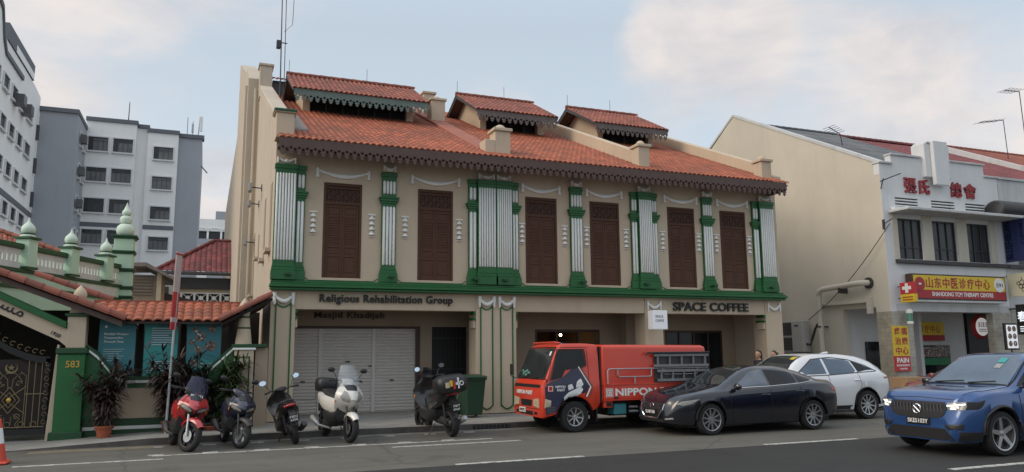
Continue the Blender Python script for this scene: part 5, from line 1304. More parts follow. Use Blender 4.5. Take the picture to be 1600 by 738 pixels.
# tiled roofs: gate gable, middle strip, rise to the shophouse
vs = (3.45-2.55)/(3.99-1.68)
rf = tile_roof((-1.62, -1.15, 2.55), (-1.62, 3.2, 2.55), (-4.8, 0, 4.8*vs)); rf.build('gate_roof', 'tile_red', gw, recalc=False)
ridge_caps((-1.60, -1.2, 2.545), (-6.4, -1.2, 2.545+4.8*vs), 0.115, 0.34).build('verge_tile', 'tile_red', gw, recalc=False)
ridge_caps((-2.05, 0.6, 3.05), (-3.65, 0.6, 3.62), 0.11, 0.34).build('verge_tile', 'tile_red', gw, recalc=False)
MB().prism([(-6.4, 2.50+4.8*vs), (-1.62, 2.50), (-1.62, 2.44), (-6.4, 2.44+4.8*vs)], 'y', -1.12, 3.2).build('roof_lining', 'shade_dark', gw)  # canopy underside, its shade put into the dark colour
MB().prism([(-6.4, 2.55+4.8*vs-0.06), (-1.66, 2.50), (-1.66, 2.38), (-6.4, 2.38+4.8*vs)], 'y', -1.20, -1.125).build('barge_board', 'fascia_brown', gw)
tile_roof((-2.5, -1.0, 2.54), (0.98, -1.0, 2.54), (0, 1.3, 0.47), pitch=0.20, row=0.27, clip=lambda t: (0.235-0.20*t, 0.81+0.15*t)).build('wall_roof', 'tile_orange', gw, recalc=False)
MB().box(-2.4, 0.85, 0.26, 0.34, 2.98, 3.05).build('ridge', 'tile_red', gw)
MB().prism([(-0.98, 2.50), (0.3, 2.97), (0.3, 2.90), (-0.98, 2.45)], 'x', -1.65, 0.35).build('roof_lining', 'shade_dark', gw)
ridge_caps((0.30, -1.2, 2.53), (1.40, -1.2, 3.12), 0.10, 0.30).build('verge_tile', 'tile_red', gw, recalc=False)
tile_roof((0.34, 3.0, 2.53), (0.34, -1.15, 2.53), (1.1, 0, 0.60)).build('side_roof', 'tile_red', gw, recalc=False)
MB().prism([(0.35, 2.48), (1.44, 3.08), (1.44, 3.0), (0.35, 2.42)], 'y', -1.12, 3.0).build('roof_lining', 'shade_dark', gw)
MB().box(-6.5, 1.44, 3.2, 3.3, 0.05, 2.95).build('porch_shade_wall', 'shade_dark', gw)  # added dark backdrop; shade under the canopy put into its colour
for x in (-1.35, -0.45, 0.6): MB().box(x-0.06, x+0.06, -0.2, -0.08, 0.1, 2.6).build('porch_post', 'shade_dark', gw)  # posts coloured dark for the same porch shade
# gate leaf
gt = thing('metal_gate', 'black ornamental gate with gold scrollwork, diamond boss and a star and crescent', 'gate', (-3.73, -0.7, 0.1), world=True)
GX, GY = -3.72, -0.72
mb = MB(); mb.box(-3.10, -3.03, GY-0.02, GY+0.03, 0.14, 1.72); mb.box(-4.42, -4.35, GY-0.02, GY+0.03, 0.14, 2.3); mb.box(-4.35, -3.10, GY-0.02, GY+0.03, 0.14, 0.26)
top = [(-4.42, 2.34), (-4.1, 2.18), (-3.8, 1.98), (-3.5, 1.84), (-3.25, 1.77), (-3.03, 1.75)]
for (x0, z0), (x1, z1) in zip(top[:-1], top[1:]): mb.prism([(x0, z0-0.14), (x1, z1-0.14), (x1, z1), (x0, z0)], 'y', GY-0.02, GY+0.03)
mb.build('gate_frame', 'black', gt)
MB().box(-4.42, -3.03, GY+0.05, GY+0.06, 0.14, 1.7).build('gate_shade_sheet', 'shade_dark', gt)  # dark sheet added for the shade seen behind the gate
mb = MB()
def ztop(x):
    for (x0, z0), (x1, z1) in zip(top[:-1], top[1:]):
        if x0 <= x <= x1: return lerp(z0, z1, (x-x0)/(x1-x0))-0.14
    return 1.6
for x in (-4.28, -4.16, -4.04, -3.40, -3.28, -3.16): mb.tube([(x, GY-0.03, 0.30), (x, GY-0.03, ztop(x))], 0.010, 5)
def curl(c, z, r, a0, a1, th=0.009): mb.tube([(c+r*math.cos(a0+(a1-a0)*k/14)*(1-0.4*k/14), GY-0.035, z+r*math.sin(a0+(a1-a0)*k/14)*(1-0.4*k/14)) for k in range(15)], th, 5)
for s_ in (-1, 1):
    for zc, zs in ((0.86, 1), (0.86, -1)):
        mb.tube([(GX, GY-0.03, zc+zs*0.27), (GX+s_*0.20, GY-0.03, zc), ], 0.010, 5); mb.tube([(GX, GY-0.03, zc+zs*0.16), (GX+s_*0.12, GY-0.03, zc)], 0.009, 5)
        mb.tube([(GX, GY-0.03, zc+zs*0.05), (GX+s_*0.30, GY-0.03, zc+zs*0.28)], 0.008, 5)
        curl(GX+s_*0.16, zc+zs*0.34, 0.06, 0, 5*s_)
        mb.tube([(GX+s_*0.10, GY-0.03, zc+zs*0.30), (GX+s_*0.22, GY-0.03, zc+zs*0.38), (GX+s_*0.14, GY-0.03, zc+zs*0.50), (GX+s_*0.20, GY-0.03, zc+zs*0.58)], 0.010, 5)
    mb.tube([(GX+s_*0.06, GY-0.03, 0.52), (GX+s_*0.06, GY-0.03, 0.34)], 0.008, 5)
    mb.tube([(GX+s_*0.28, GY-0.03, 0.32), (GX+s_*0.28, GY-0.03, 1.36), (GX+s_*0.18, GY-0.03, 1.44)], 0.009, 5)
    mb.tube([(GX+s_*0.03, GY-0.03, 1.08), (GX+s_*0.05, GY-0.03, 1.28), (GX+s_*0.13, GY-0.03, 1.38), (GX+s_*0.05, GY-0.03, 1.42)], 0.009, 5)
for x in (-4.2, -3.95, GX, -3.47, -3.25): mb.tube([(x+0.055*math.cos(2*math.pi*k/14), GY-0.03, 0.36+0.055*math.sin(2*math.pi*k/14)) for k in range(15)], 0.009, 5, cap=False)
for k in range(9): curl(-3.065, 0.4+0.15*k, 0.05, 0, 5*(1 if k % 2 else -1), 0.007)
for k in range(9): x = -4.3+k*0.14; curl(x, ztop(x)+0.22, 0.055, 0.5, 5.2, 0.008)
mb.tube([(-4.42, GY-0.03, 0.30), (-3.05, GY-0.03, 0.30)], 0.010, 5); mb.tube([(-3.44, GY-0.03, 0.98), (-3.10, GY-0.03, 0.98)], 0.010, 5)
mb.build('scrollwork', 'gate_gold', gt, smooth=60)
mb = MB(); cx, cz_ = GX, 1.52
pts = []
for k in range(10):
    a = math.pi/2+k*math.pi/5; r_ = 0.07 if k % 2 == 0 else 0.028; pts.append((cx+r_*math.cos(a), cz_+0.01+r_*math.sin(a)))
mb.prism(pts, 'y', GY-0.045, GY-0.03)
cr_ = [(cx+0.115*math.cos(a), cz_+0.115*math.sin(a)) for a in [math.pi*(0.80+k*1.5/16) for k in range(17)]]+[(cx+0.008+0.092*math.cos(a), cz_+0.022+0.092*math.sin(a)) for a in [math.pi*(2.30-k*1.5/16) for k in range(17)]]
mb.prism(cr_, 'y', GY-0.042, GY-0.032)
mb.build('star_and_crescent', 'gate_gold', gt)
MB().lathe([(0.05, 0.0), (0.045, -0.03), (0.02, -0.045)], (GX, GY-0.03, 0.86), 16, 'y').build('boss', 'gold', gt, smooth=40)

# ------------------------------------------------------------ three teal banners
def banner(x0, x1, label, kind):
    b = thing('hanging_banner', label, 'banner', ((x0+x1)/2, -0.6, 1.0), world=True, group='teal banners along the mosque wall')
    y = -0.60
    MB().box(x0, x1, y, y+0.012, 0.98, 2.55).build('cloth', 'teal' if kind != 2 else 'teal_light', b)
    hill = MB(); n = 12
    hz_ = {1: lambda t: 1.50-0.16*t+0.05*math.sin(5*t), 2: lambda t: 1.30+0.10*math.sin(3*t), 3: lambda t: 1.62+0.05*math.sin(4*t)}[kind]
    hill.prism([(x0+0.002, 0.985)]+[(lerp(x0+0.002, x1-0.002, k/n), hz_(k/n)) for k in range(n+1)]+[(x1-0.002, 0.985)], 'y', y-0.006, y-0.002)
    hill.build('printed_hill', 'banner_green' if kind != 3 else 'teal_light', b)
    t = MB(); yy = y-0.004
    if kind == 1:
        for k, s_ in enumerate(('Khadijah Mosque -', 'Transcending', 'Through Time')): t.text(s_, (x0+0.10, yy, 2.20-0.085*k), (1, 0, 0), (0, 0, 1), w=(0.50, 0.38, 0.39)[k], h=0.065, depth=0.004, bold=0.02)
        t.lathe([(0.03, -0.004), (0.03, 0)], (x0+0.13, yy, 2.40), 12, 'y')
        for k in range(6): t.box(x0+0.10, x0+0.52-0.05*(k % 3), yy-0.004, yy, 1.90-0.05*k, 1.907-0.05*k)
    if kind == 2:
        mb = MB(); mb.prism([(x0+0.14+0.50*(k/14), 2.25+0.22*math.sin(math.pi*k/14)) for k in range(15)]+[(x1-0.02, 2.0), (x0+0.10, 2.0)], 'y', yy-0.0015, yy); mb.build('printed_dome', 'teal', b)
        t.text('Rich in History', (x0+0.12, yy-0.003, 2.34), (1, 0, 0), (0, 0, 1), w=0.30, h=0.04, depth=0.004) if False else None
        for k in range(8): t.box(x0+0.14, x0+0.55-0.06*(k % 4 == 3), yy-0.004, yy-0.0016, 2.36-0.052*k, 2.372-0.052*k)
        for k in range(5): t.box(x0+0.14, x0+0.58-0.1*(k == 4), yy-0.004, yy-0.0016, 1.62-0.05*k, 1.632-0.05*k)
    if kind == 3:
        for k, s_ in enumerate(('Serving the', 'Community')): t.text(s_, (x0+0.28, y-0.008, 1.54-0.075*k), (1, 0, 0), (0, 0, 1), w=0.32, h=0.055, depth=0.004, bold=0.02)
    t.build('printed_lettering', 'print_white', b)
    circ = {1: [(0.42, 1.53, 0.075), (0.55, 1.36, 0.065)], 2: [(0.2, 1.18, 0.06)], 3: [(0.17, 2.33, 0.06), (0.52, 2.36, 0.09), (0.29, 2.18, 0.115), (0.11, 2.05, 0.065), (0.51, 1.97, 0.12), (0.24, 1.90, 0.08), (0.16, 1.58, 0.09)]}[kind]
    for dx, z, r_ in circ: MB().lathe([(r_, -0.004), (r_, 0)], (x0+dx, y-0.007, z), 20, 'y').build('printed_photograph', 'photo_print', b)
banner(-2.15, -1.42, 'teal banner with a bold three-line white heading, next to the green gate pier', 1)
banner(-1.24, -0.55, 'teal banner of white text lines under a pale dome shape, behind the sign pole', 2)
banner(-0.36, 0.37, 'teal banner with seven round photographs, beside the cream pier', 3)

# ------------------------------------------------------------ potted plants
def plant(x, y, label, h, spread, leafm, nst, lmax, seed, pot='terracotta', potr=0.17, poth=0.24, broad=False):
    rnd = random.Random(seed); z0 = pz(x)+0.004
    t = thing('potted_plant', label, 'plant', (x, y, z0), world=True, group='potted plants along the mosque wall')
    MB().lathe([(potr*0.72, z0), (potr*0.95, z0+poth*0.8), (potr*1.08, z0+poth*0.8), (potr*1.08, z0+poth), (potr*0.95, z0+poth), (potr*0.93, z0+poth*0.9)], (x, y, 0), 20).build('pot', pot, t, smooth=40)
    MB().lathe([(potr*0.9, z0+poth*0.88), (potr*0.9, z0+poth*0.9)], (x, y, 0), 16).build('soil', 'soil', t)
    st = MB(); lf = MB()
    for s_ in range(nst):
        a = 2*math.pi*s_/nst+rnd.uniform(-0.4, 0.4); r_ = spread*rnd.uniform(0.15, 0.62); hh = h*rnd.uniform(0.55, 0.95)
        p0 = Vector((x+rnd.uniform(-0.08, 0.08), y+rnd.uniform(-0.08, 0.08), z0+poth*0.85)); p1 = Vector((x+r_*math.cos(a), y+r_*0.75*math.sin(a), z0+hh))
        mid = (p0+p1)/2+Vector((-0.3*r_*math.cos(a), -0.3*r_*math.sin(a)*0.7, 0.05))
        path = [p0, p0.lerp(mid, 0.5), mid, mid.lerp(p1, 0.55), p1]; st.tube(path, [0.016, 0.014, 0.012, 0.010, 0.007], 5)
        nl = int(rnd.uniform(46, 70))
        for k in range(nl):
            f_ = rnd.random()**0.6; base = p1.lerp(mid, (1-f_)*1.8) if f_ > .45 else mid.lerp(p0, (.45-f_)*1.5)
            la = rnd.uniform(0, 2*math.pi); el = rnd.uniform(-0.2, 1.25)*f_+rnd.uniform(-0.35, 0.2); L_ = lmax*rnd.uniform(0.6, 1.0)
            el = el if f_ > .3 else el-.2
            d = Vector((math.cos(la)*math.cos(el), math.sin(la)*math.cos(el), math.sin(el))); sd_ = d.cross(Vector((0, 0, 1))); sd_ = (sd_.normalized() if sd_.length > 1e-3 else Vector((1, 0, 0)))
            wd = (0.034 if broad else 0.021)*rnd.uniform(0.8, 1.2); dr_ = L_*rnd.uniform(0.15, 0.55)
            P_ = []
            for q, ww in ((0, 0.5), (0.35, 1.0), (0.7, 0.75), (1.0, 0.06)):
                c = base+d*L_*q-Vector((0, 0, dr_*q*q)); P_ += [c-sd_*wd*ww, c+sd_*wd*ww]
            lf.add(P_, [(0, 1, 3, 2), (2, 3, 5, 4), (4, 5, 7, 6)])
    st.build('stem', 'stem_brown', t); lf.build('foliage', leafm, t, recalc=False)
plant(-1.84, -1.45, 'bushy maroon leaved plant in a terracotta pot in front of the first teal banner', 1.62, 0.98, 'leaf_maroon', 16, 0.42, 1)
plant(-0.62, -1.35, 'tallest maroon leaved plant, growing just behind the sign pole', 1.95, 0.95, 'leaf_maroon', 17, 0.44, 2, potr=0.15)
plant(-0.10, -1.30, 'dark leafy plant between the sign pole and the red scooter', 1.85, 0.60, 'leaf_dark', 12, 0.38, 3, pot='soil', potr=0.16)
plant(0.28, -1.25, 'thin stemmed green plant in a wide low bowl behind the red scooter', 1.45, 0.40, 'leaf_dark', 8, 0.20, 4, potr=0.24, poth=0.10, broad=True)
plant(0.60, -1.30, 'feathery green palm-like plant in front of the cream pier with green outline', 1.70, 0.60, 'leaf_green', 11, 0.46, 5, pot='soil', potr=0.14)

# ------------------------------------------------------------ pole, cone, bin
sp_ = thing('sign_pole', 'slim grey pole with a tall red and white sign seen almost edge-on', 'sign', (-0.62, -1.7, 0.13), world=True)
MB().tube([(-0.66, -1.70, 0.12), (-0.57, -1.70, 3.9)], 0.028, 10).build('pole', 'galvanised', sp_, smooth=50)
def plate(z0, z1, m, nm, e=0.0):
    mb = MB(); c, s_ = math.cos(rad(70)), math.sin(rad(70)); w = 0.15
    pts = []
    for z in (z0, z1):
        for u_, v_ in ((-w-e, -0.012-e), (w+e, -0.012-e), (w+e, 0.012+e), (-w-e, 0.012+e)):
            lean_ = 0.024*(z-2.3); pts.append((-0.625+lean_+u_*c-v_*s_, -1.76+u_*s_+v_*c, z))
    mb.add(pts, [(0, 1, 2, 3), (4, 7, 6, 5), (0, 4, 5, 1), (1, 5, 6, 2), (2, 6, 7, 3), (3, 7, 4, 0)]); return mb.build(nm, m, sp_)
plate(2.30, 3.10, 'sign_red_bright', 'red_plate'); plate(3.104, 3.98, 'sign_pink', 'white_plate')
plate(3.90, 3.94, 'sign_red', 'red_print', 0.002)
plate(2.46, 2.56, 'sign_pink', 'pale_print', 0.002)
cn = thing('traffic_cone', 'orange and white traffic cone at the road edge by the driveway', 'cone', (-3.10, -4.50, 0.005))
MB().box(-0.2, 0.2, -0.2, 0.2, 0.0, 0.045).build('base', 'cone_orange', cn, bevel=0.02)
MB().lathe([(0.155, 0.045), (0.128, 0.20), (0.105, 0.33)], n=24).build('lower_cone', 'cone_orange', cn, smooth=40)
MB().lathe([(0.105, 0.331), (0.062, 0.58)], n=24).build('white_sleeve', 'print_white', cn, smooth=40)
MB().lathe([(0.062, 0.581), (0.035, 0.72), (0.022, 0.73)], n=24).build('tip', 'cone_orange', cn, smooth=40)
bn = thing('wheelie_bin', 'dark green two-wheeled rubbish bin against the double pillar', 'bin', (6.42, -0.72, 0.14), rz=rad(8))
mb = MB(); rings = [[(sx_*(0.22+0.06*t), sy_*(0.26+0.08*t), 0.06+0.90*t) for sx_, sy_ in ((-1, -1), (1, -1), (1, 1), (-1, 1))] for t in (0, 0.5, 1)]
mb.loft(rings); mb.build('body', 'bin_green', bn, bevel=0.02)
mb = MB(); mb.box(-0.30, 0.30, -0.37, 0.37, 0.93, 0.985); mb.build('rim', 'bin_green', bn, bevel=0.012)
mb = MB(); mb.prism([(-0.40, 0.99), (-0.38, 1.03), (0.1, 1.07), (0.36, 1.05), (0.40, 0.99)], 'x', -0.30, 0.30); mb.build('lid', 'bin_green', bn, bevel=0.015)
mb = MB(); mb.tube([(-0.25, 0.42, 0.98), (0.25, 0.42, 0.98)], 0.018, 8); mb.build('handle', 'bin_green', bn)
for s_ in (-1, 1):
    mb = MB(); mb.lathe([(0.02, -0.03), (0.10, -0.03), (0.10, 0.03), (0.02, 0.03)], (s_*0.28, 0.24, 0.10), 18, 'x'); mb.build('wheel', 'tyre', bn, smooth=40)

# ------------------------------------------------------------ two women on the pavement
def person(x, y, rz, label, hair_len, top, leg, h=1.62):
    t = thing('person', label, 'person', (x, y, 0.14), rz=rz, group='women walking behind the cars')
    k = h/1.62; V, E, Rr = [], [], []
    def chain(pts, start=None):
        prev = start
        for p, r_ in pts:
            V.append(Vector(p)*k); Rr.append(r_*k); i = len(V)-1
            if prev is not None: E.append((prev, i))
            prev = i
        return prev
    V.append(Vector((0, 0, 0.86))*k); Rr.append(0.13*k)                      # pelvis is the root
    chest = chain([((0.0, 0, 1.02), 0.115), ((0.01, 0, 1.18), 0.125), ((0.0, 0, 1.30), 0.10)], 0)
    chain([((0.01, 0, 1.38), 0.05), ((0.03, 0, 1.44), 0.055)], chest)
    for s_, fwd in ((1, 0.16), (-1, -0.16)):
        chain([((0, s_*0.09, 0.80), 0.085), ((fwd*0.6, s_*0.09, 0.46), 0.058), ((fwd*0.75, s_*0.085, 0.28), 0.05), ((fwd*0.95-0.04, s_*0.085, 0.07), 0.036), ((fwd*0.95+0.08, s_*0.09, 0.03), 0.034)], 0)
        chain([((0, s_*0.16, 1.29), 0.052), ((-fwd*0.4, s_*0.20, 1.04), 0.04), ((-fwd*0.7+0.06, s_*0.20, 0.82), 0.032)], chest)
    me = bpy.data.meshes.new('person_skin'); me.from_pydata(V, E, [])
    ob = bpy.data.objects.new('tmp', me); COL.objects.link(ob)
    md = ob.modifiers.new('s', 'SKIN'); md.use_smooth_shade = True
    for i, sv in enumerate(me.skin_vertices[0].data): sv.radius = (Rr[i], Rr[i]); sv.use_root = (i == 0)
    ob.modifiers.new('d', 'SUBSURF').levels = 2
    m2 = bpy.data.meshes.new_from_object(ob.evaluated_get(bpy.context.evaluated_depsgraph_get())); bpy.data.objects.remove(ob)
    mb = MB(); mb.add([v.co for v in m2.vertices], [tuple(p.vertices) for p in m2.polygons]); 
    # head: egg with brow, nose, chin
    hd = Vector((0.04, 0, 1.50))*k
    rings = []
    for q in range(13):
        a = math.pi*q/12; zz = -0.118*math.cos(a); rr = max(math.sin(a), 0.03)
        ring = []
        for j in range(20):
            b_ = 2*math.pi*j/20; fx = math.cos(b_); fy = math.sin(b_)
            px_ = 0.092*rr*fx*(1.0 if fx < 0 else 1.0); py_ = 0.075*rr*fy*(0.86 if zz < -0.03 else 1.0)
            if abs(fy) < 0.2 and fx > 0 and -0.045 < zz < 0.015: px_ += 0.022*(1-abs(zz+0.02)/0.04)
            if abs(fy) < 0.5 and fx > 0 and zz < -0.08: px_ += 0.012
            ring.append(hd+Vector((px_, py_, zz))*k)
        rings.append(ring)
    mb.loft(rings)
    for s_ in (-1, 1): mb.ball(hd+Vector((-0.005, s_*0.076, -0.01))*k, 0.018, 0.010, 0.03)
    # one body mesh with skin, top and trousers as materials
    body = MB(); body.v = mb.v; body.f = mb.f; body.mi = []
    for f in mb.f:
        c = sum((mb.v[i] for i in f), Vector())/len(f)
        body.mi.append(2 if c.z < 0.90*k else (1 if c.z < 1.36*k and not (c.z < 1.0*k and abs(c.y) > 0.17*k) else 0))
    b = body.build('body', ['skin', top, leg], t, smooth=60)
    hm = MB(); rings = []
    for q in range(9):
        a = math.pi*(0.02+0.60*q/8); rr = math.sin(a)
        rings.append([hd+Vector((-0.018+0.104*rr*math.cos(b_)*(0.80 if math.cos(b_) > 0 and q > 3 else 1) - (0.05 if math.cos(b_) > 0.2 and q > 4 else 0), 0.086*rr*math.sin(b_), 0.012+0.122*math.cos(a)))*k for b_ in [2*math.pi*j/20 for j in range(20)]])
    hm.loft(rings)
    if hair_len > 0.2: hm.loft([[hd+Vector((-0.055+w*0.55*math.cos(b_), w*math.sin(b_)*1.1, z))*k for b_ in [2*math.pi*j/14 for j in range(14)]] for w, z in ((0.075, 0.05), (0.085, -0.05), (0.08, -0.14), (0.07, -0.22), (0.03, -hair_len))])
    else: hm.tube([hd+Vector((-0.09, 0, 0.05))*k, hd+Vector((-0.15, 0, 0.04))*k, hd+Vector((-0.17, 0, -0.03))*k, hd+Vector((-0.155, 0, -0.14))*k], [0.03, 0.038, 0.034, 0.01], 10)
    hm.build('hair', 'hair', t, smooth=70)
    em = MB()
    for s_ in (-1, 1): em.ball(hd+Vector((0.083, s_*0.032, 0.012))*k, 0.008, 0.014, 0.007, 8, 5)
    em.build('eye', 'black', t, smooth=60)
    mm = MB(); mm.ball(hd+Vector((0.088, 0, -0.062))*k, 0.008, 0.024, 0.007, 8, 5); mm.build('mouth', 'cloth_rose', t, smooth=60)
person(14.62, -1.95, rad(188), 'woman with long loose dark hair in profile, in front of the cafe pillar', 0.30, 'cloth_dark', 'denim')
person(15.12, -2.00, rad(184), 'woman with her dark hair tied back, walking just behind the white car', 0.1, 'cloth_rose', 'cloth_dark', 1.60)
# ------------------------------------------------------------ cars
def pchip(keys, x):
    """Smooth monotone interpolation through (x, value) keys."""
    if x <= keys[0][0]: return keys[0][1]
    if x >= keys[-1][0]: return keys[-1][1]
    n = len(keys); h = [keys[i+1][0]-keys[i][0] for i in range(n-1)]; d = [(keys[i+1][1]-keys[i][1])/h[i] for i in range(n-1)]
    def m(i):
        if i == 0: return d[0]
        if i == n-1: return d[-1]
        return 0 if d[i-1]*d[i] <= 0 else 2*d[i-1]*d[i]/(d[i-1]+d[i])
    i = max(k for k in range(n-1) if keys[k][0] <= x)
    t = (x-keys[i][0])/h[i]; t2, t3 = t*t, t*t*t
    return (2*t3-3*t2+1)*keys[i][1]+(t3-2*t2+t)*h[i]*m(i)+(-2*t3+3*t2)*keys[i+1][1]+(t3-t2)*h[i]*m(i+1)

def body_shell(sp):
    """Half sections swept along the car; returns a closed MB (x forward, y to its left, z up)."""
    xs = []; x = sp['tail']
    while x < sp['nose']-0.004: xs.append(x); x += 0.045 if (min(abs(x-sp['wf']), abs(x-sp['wr'])) < sp['ra']+0.1 or x > sp['nose']-0.2 or x < sp['tail']+0.2) else 0.09
    xs.append(sp['nose'])
    rings = []
    for x in xs:
        zt, zb, wb, wt = (pchip(sp[k], x) for k in ('ztop', 'zbelt', 'wbelt', 'wtop'))
        sill = pchip(sp['sill'], x); low = sill
        for c in (sp['wf'], sp['wr']):
            q = sp['ra']**2-(x-c)**2
            if q > 0: low = max(low, sp['rw']+math.sqrt(q))
        zb = min(zb, zt-0.02); bul = sp.get('bulge', 0.035)
        zm = lerp(sill, zb, 0.62); edge = pchip(sp['zedge'], x) if 'zedge' in sp else None
        crown = 0.035 if zt-zb > 0.2 else 0.02; ze = max(zt-crown, zb+0.004)
        P = [(wb-0.03, low), (wb+bul*0.5, lerp(low, max(zm, low+0.02), 0.35)), (wb+bul, max(zm, low+0.02)), (wb+bul*0.8, max(lerp(zm, zb, 0.55), low+0.03)), (wb+0.012, max(zb-0.03, low+0.04)), (wb-0.012, max(zb, low+0.05))]
        for k in (0.2, 0.45, 0.7, 0.9): P.append((lerp(wb-0.02, wt, k**1.15), lerp(zb, ze, k)))
        P += [(wt-0.03, ze+crown*0.30), (wt*0.72, ze+crown*0.75), (wt*0.36, ze+crown*0.95), (0.0, zt)]
        full = [(x, -y, z) for y, z in P] + [(x, y, z) for y, z in reversed(P[:-1])]
        rings.append(full)
    mb = MB(); mb.loft(rings, cap=True, closed=False)
    return mb

class Car:
    def __init__(s, name, label, cat, sp, paint, loc, rz, group=None):
        s.t = thing(name, label, cat, loc, rz, group); s.sp = sp; s.paint = paint
        sh_ = body_shell(sp); s.body = sh_.build('body', paint, s.t, smooth=38)
        me = s.body.data; s.bvh = BVHTree.FromPolygons([v.co.copy() for v in me.vertices], [tuple(p.vertices) for p in me.polygons])
        # dark belly and wheel wells
        mb = MB(); w = min(pchip(sp['wbelt'], 0), 2)-0.24
        mb.box(sp['tail']+0.25, sp['nose']-0.30, -w, w, pchip(sp['sill'], 0)-0.03, pchip(sp['zbelt'], sp['wf'])-0.10)
        mb.box(sp['wr']+sp['ra'], sp['wf']-sp['ra'], -w-0.17, w+0.17, pchip(sp['sill'], 0)-0.02, 0.6)
        mb.build('underbody', 'black', s.t)
    def hit(s, o, d):
        r_ = s.bvh.ray_cast(Vector(o), Vector(d)); return r_[0], r_[1]
    def patch(s, name, m, out, mode, off=0.004, th=0.012, rows=8, cols=10, sides=(1,), parent=None, smooth=40):
        """A panel traced on the shell: 'side' outlines are (x, z), 'front'/'rear' are (y, z), 'top' are (x, y)."""
        for sg in sides:
            mb = MB()
            vs = [p[1] for p in out]; v0, v1 = min(vs), max(vs); G = []
            for r_ in range(rows+1):
                v = lerp(v0+1e-4, v1-1e-4, r_/rows); us = []
                for (a, b), (c, d) in zip(out, out[1:]+out[:1]):
                    if (b-v)*(d-v) <= 0 and abs(d-b) > 1e-9: us.append(a+(c-a)*(v-b)/(d-b))
                u0, u1 = min(us), max(us); row = []
                for k in range(cols+1):
                    u = lerp(u0, u1, k/cols)
                    if mode == 'side': o, d_ = (u, sg*3, v), (0, -sg, 0)
                    elif mode == 'front': o, d_ = (6, u*sg, v), (-1, 0, 0)
                    elif mode == 'rear': o, d_ = (-6, u*sg, v), (1, 0, 0)
                    else: o, d_ = (u, v*sg, 5), (0, 0, -1)
                    h, nrm = s.hit(o, d_)
                    if h is None:
                        h = Vector(row[-1][0]) if row else (Vector(G[-1][k][0]) if G else Vector(o)+Vector(d_)*3); nrm = -Vector(d_)
                    if nrm.dot(Vector(d_)) > 0: nrm = -nrm
                    row.append((h+nrm*off, h+nrm*(off-th)))
                G.append(row)
            b = len(mb.v); R_, C_ = rows+1, cols+1
            mb.v += [p[0] for g in G for p in g] + [p[1] for g in G for p in g]; nn = R_*C_
            F = [(b+i*C_+j, b+i*C_+j+1, b+(i+1)*C_+j+1, b+(i+1)*C_+j) for i in range(rows) for j in range(cols)]
            rim = [i for i in range(C_)]+[r_*C_+cols for r_ in range(1, R_)]+[rows*C_+j for j in range(cols-1, -1, -1)]+[r_*C_ for r_ in range(rows-1, 0, -1)]
            F += [(b+p, b+q, b+nn+q, b+nn+p) for p, q in zip(rim, rim[1:]+rim[:1])]
            mb.f += F; mb.mi += [0]*len(F)
            last = mb.build(name, m, parent or s.t, smooth=smooth)
        return last
    def seam(s, name, pts, mode='side', w=0.005, m='black', sides=(1, -1), parent=None, lift=0.002):
        for sg in sides:
            mb = MB(); path = []
            for (a, b), (c, d) in zip(pts[:-1], pts[1:]):
                n = max(2, int(math.hypot(c-a, d-b)/0.06))
                for k in range(n+1):
                    u, v = lerp(a, c, k/n), lerp(b, d, k/n)
                    if mode == 'side': o, d_ = (u, sg*3, v), (0, -sg, 0)
                    elif mode == 'front': o, d_ = (6, u*sg, v), (-1, 0, 0)
                    else: o, d_ = (u, v*sg, 5), (0, 0, -1)
                    h, nrm = s.hit(o, d_)
                    if h is not None and (not path or (h-path[-1]).length > 0.008):
                        if nrm.dot(Vector(d_)) > 0: nrm = -nrm
                        path.append(h+nrm*lift)
            if len(path) > 1: mb.tube(path, w, 5).build(name, m, parent or s.t, smooth=60)
    def wheels(s, rim_r, spokes, ym, wide=0.21, dark=False, twin=False):
        sp = s.sp
        for x in (sp['wf'], sp['wr']):
            for sg in (1, -1):
                wheel(s.t, (x, sg*ym, sp['rw']), sp['rw'], rim_r, wide, sg, spokes, dark, twin)
                mb = MB(); a_ = [math.pi*(k/18) for k in range(19)]; R_ = sp['ra']+0.0
                mb.loft([[(x+R_*math.cos(a), sg*(ym-0.30), sp['rw']+R_*math.sin(a)) for a in a_], [(x+R_*math.cos(a), sg*(ym+0.02), sp['rw']+R_*math.sin(a)) for a in a_]], cap=False, closed=False)
                mb.build('wheel_arch_liner', 'black', s.t)

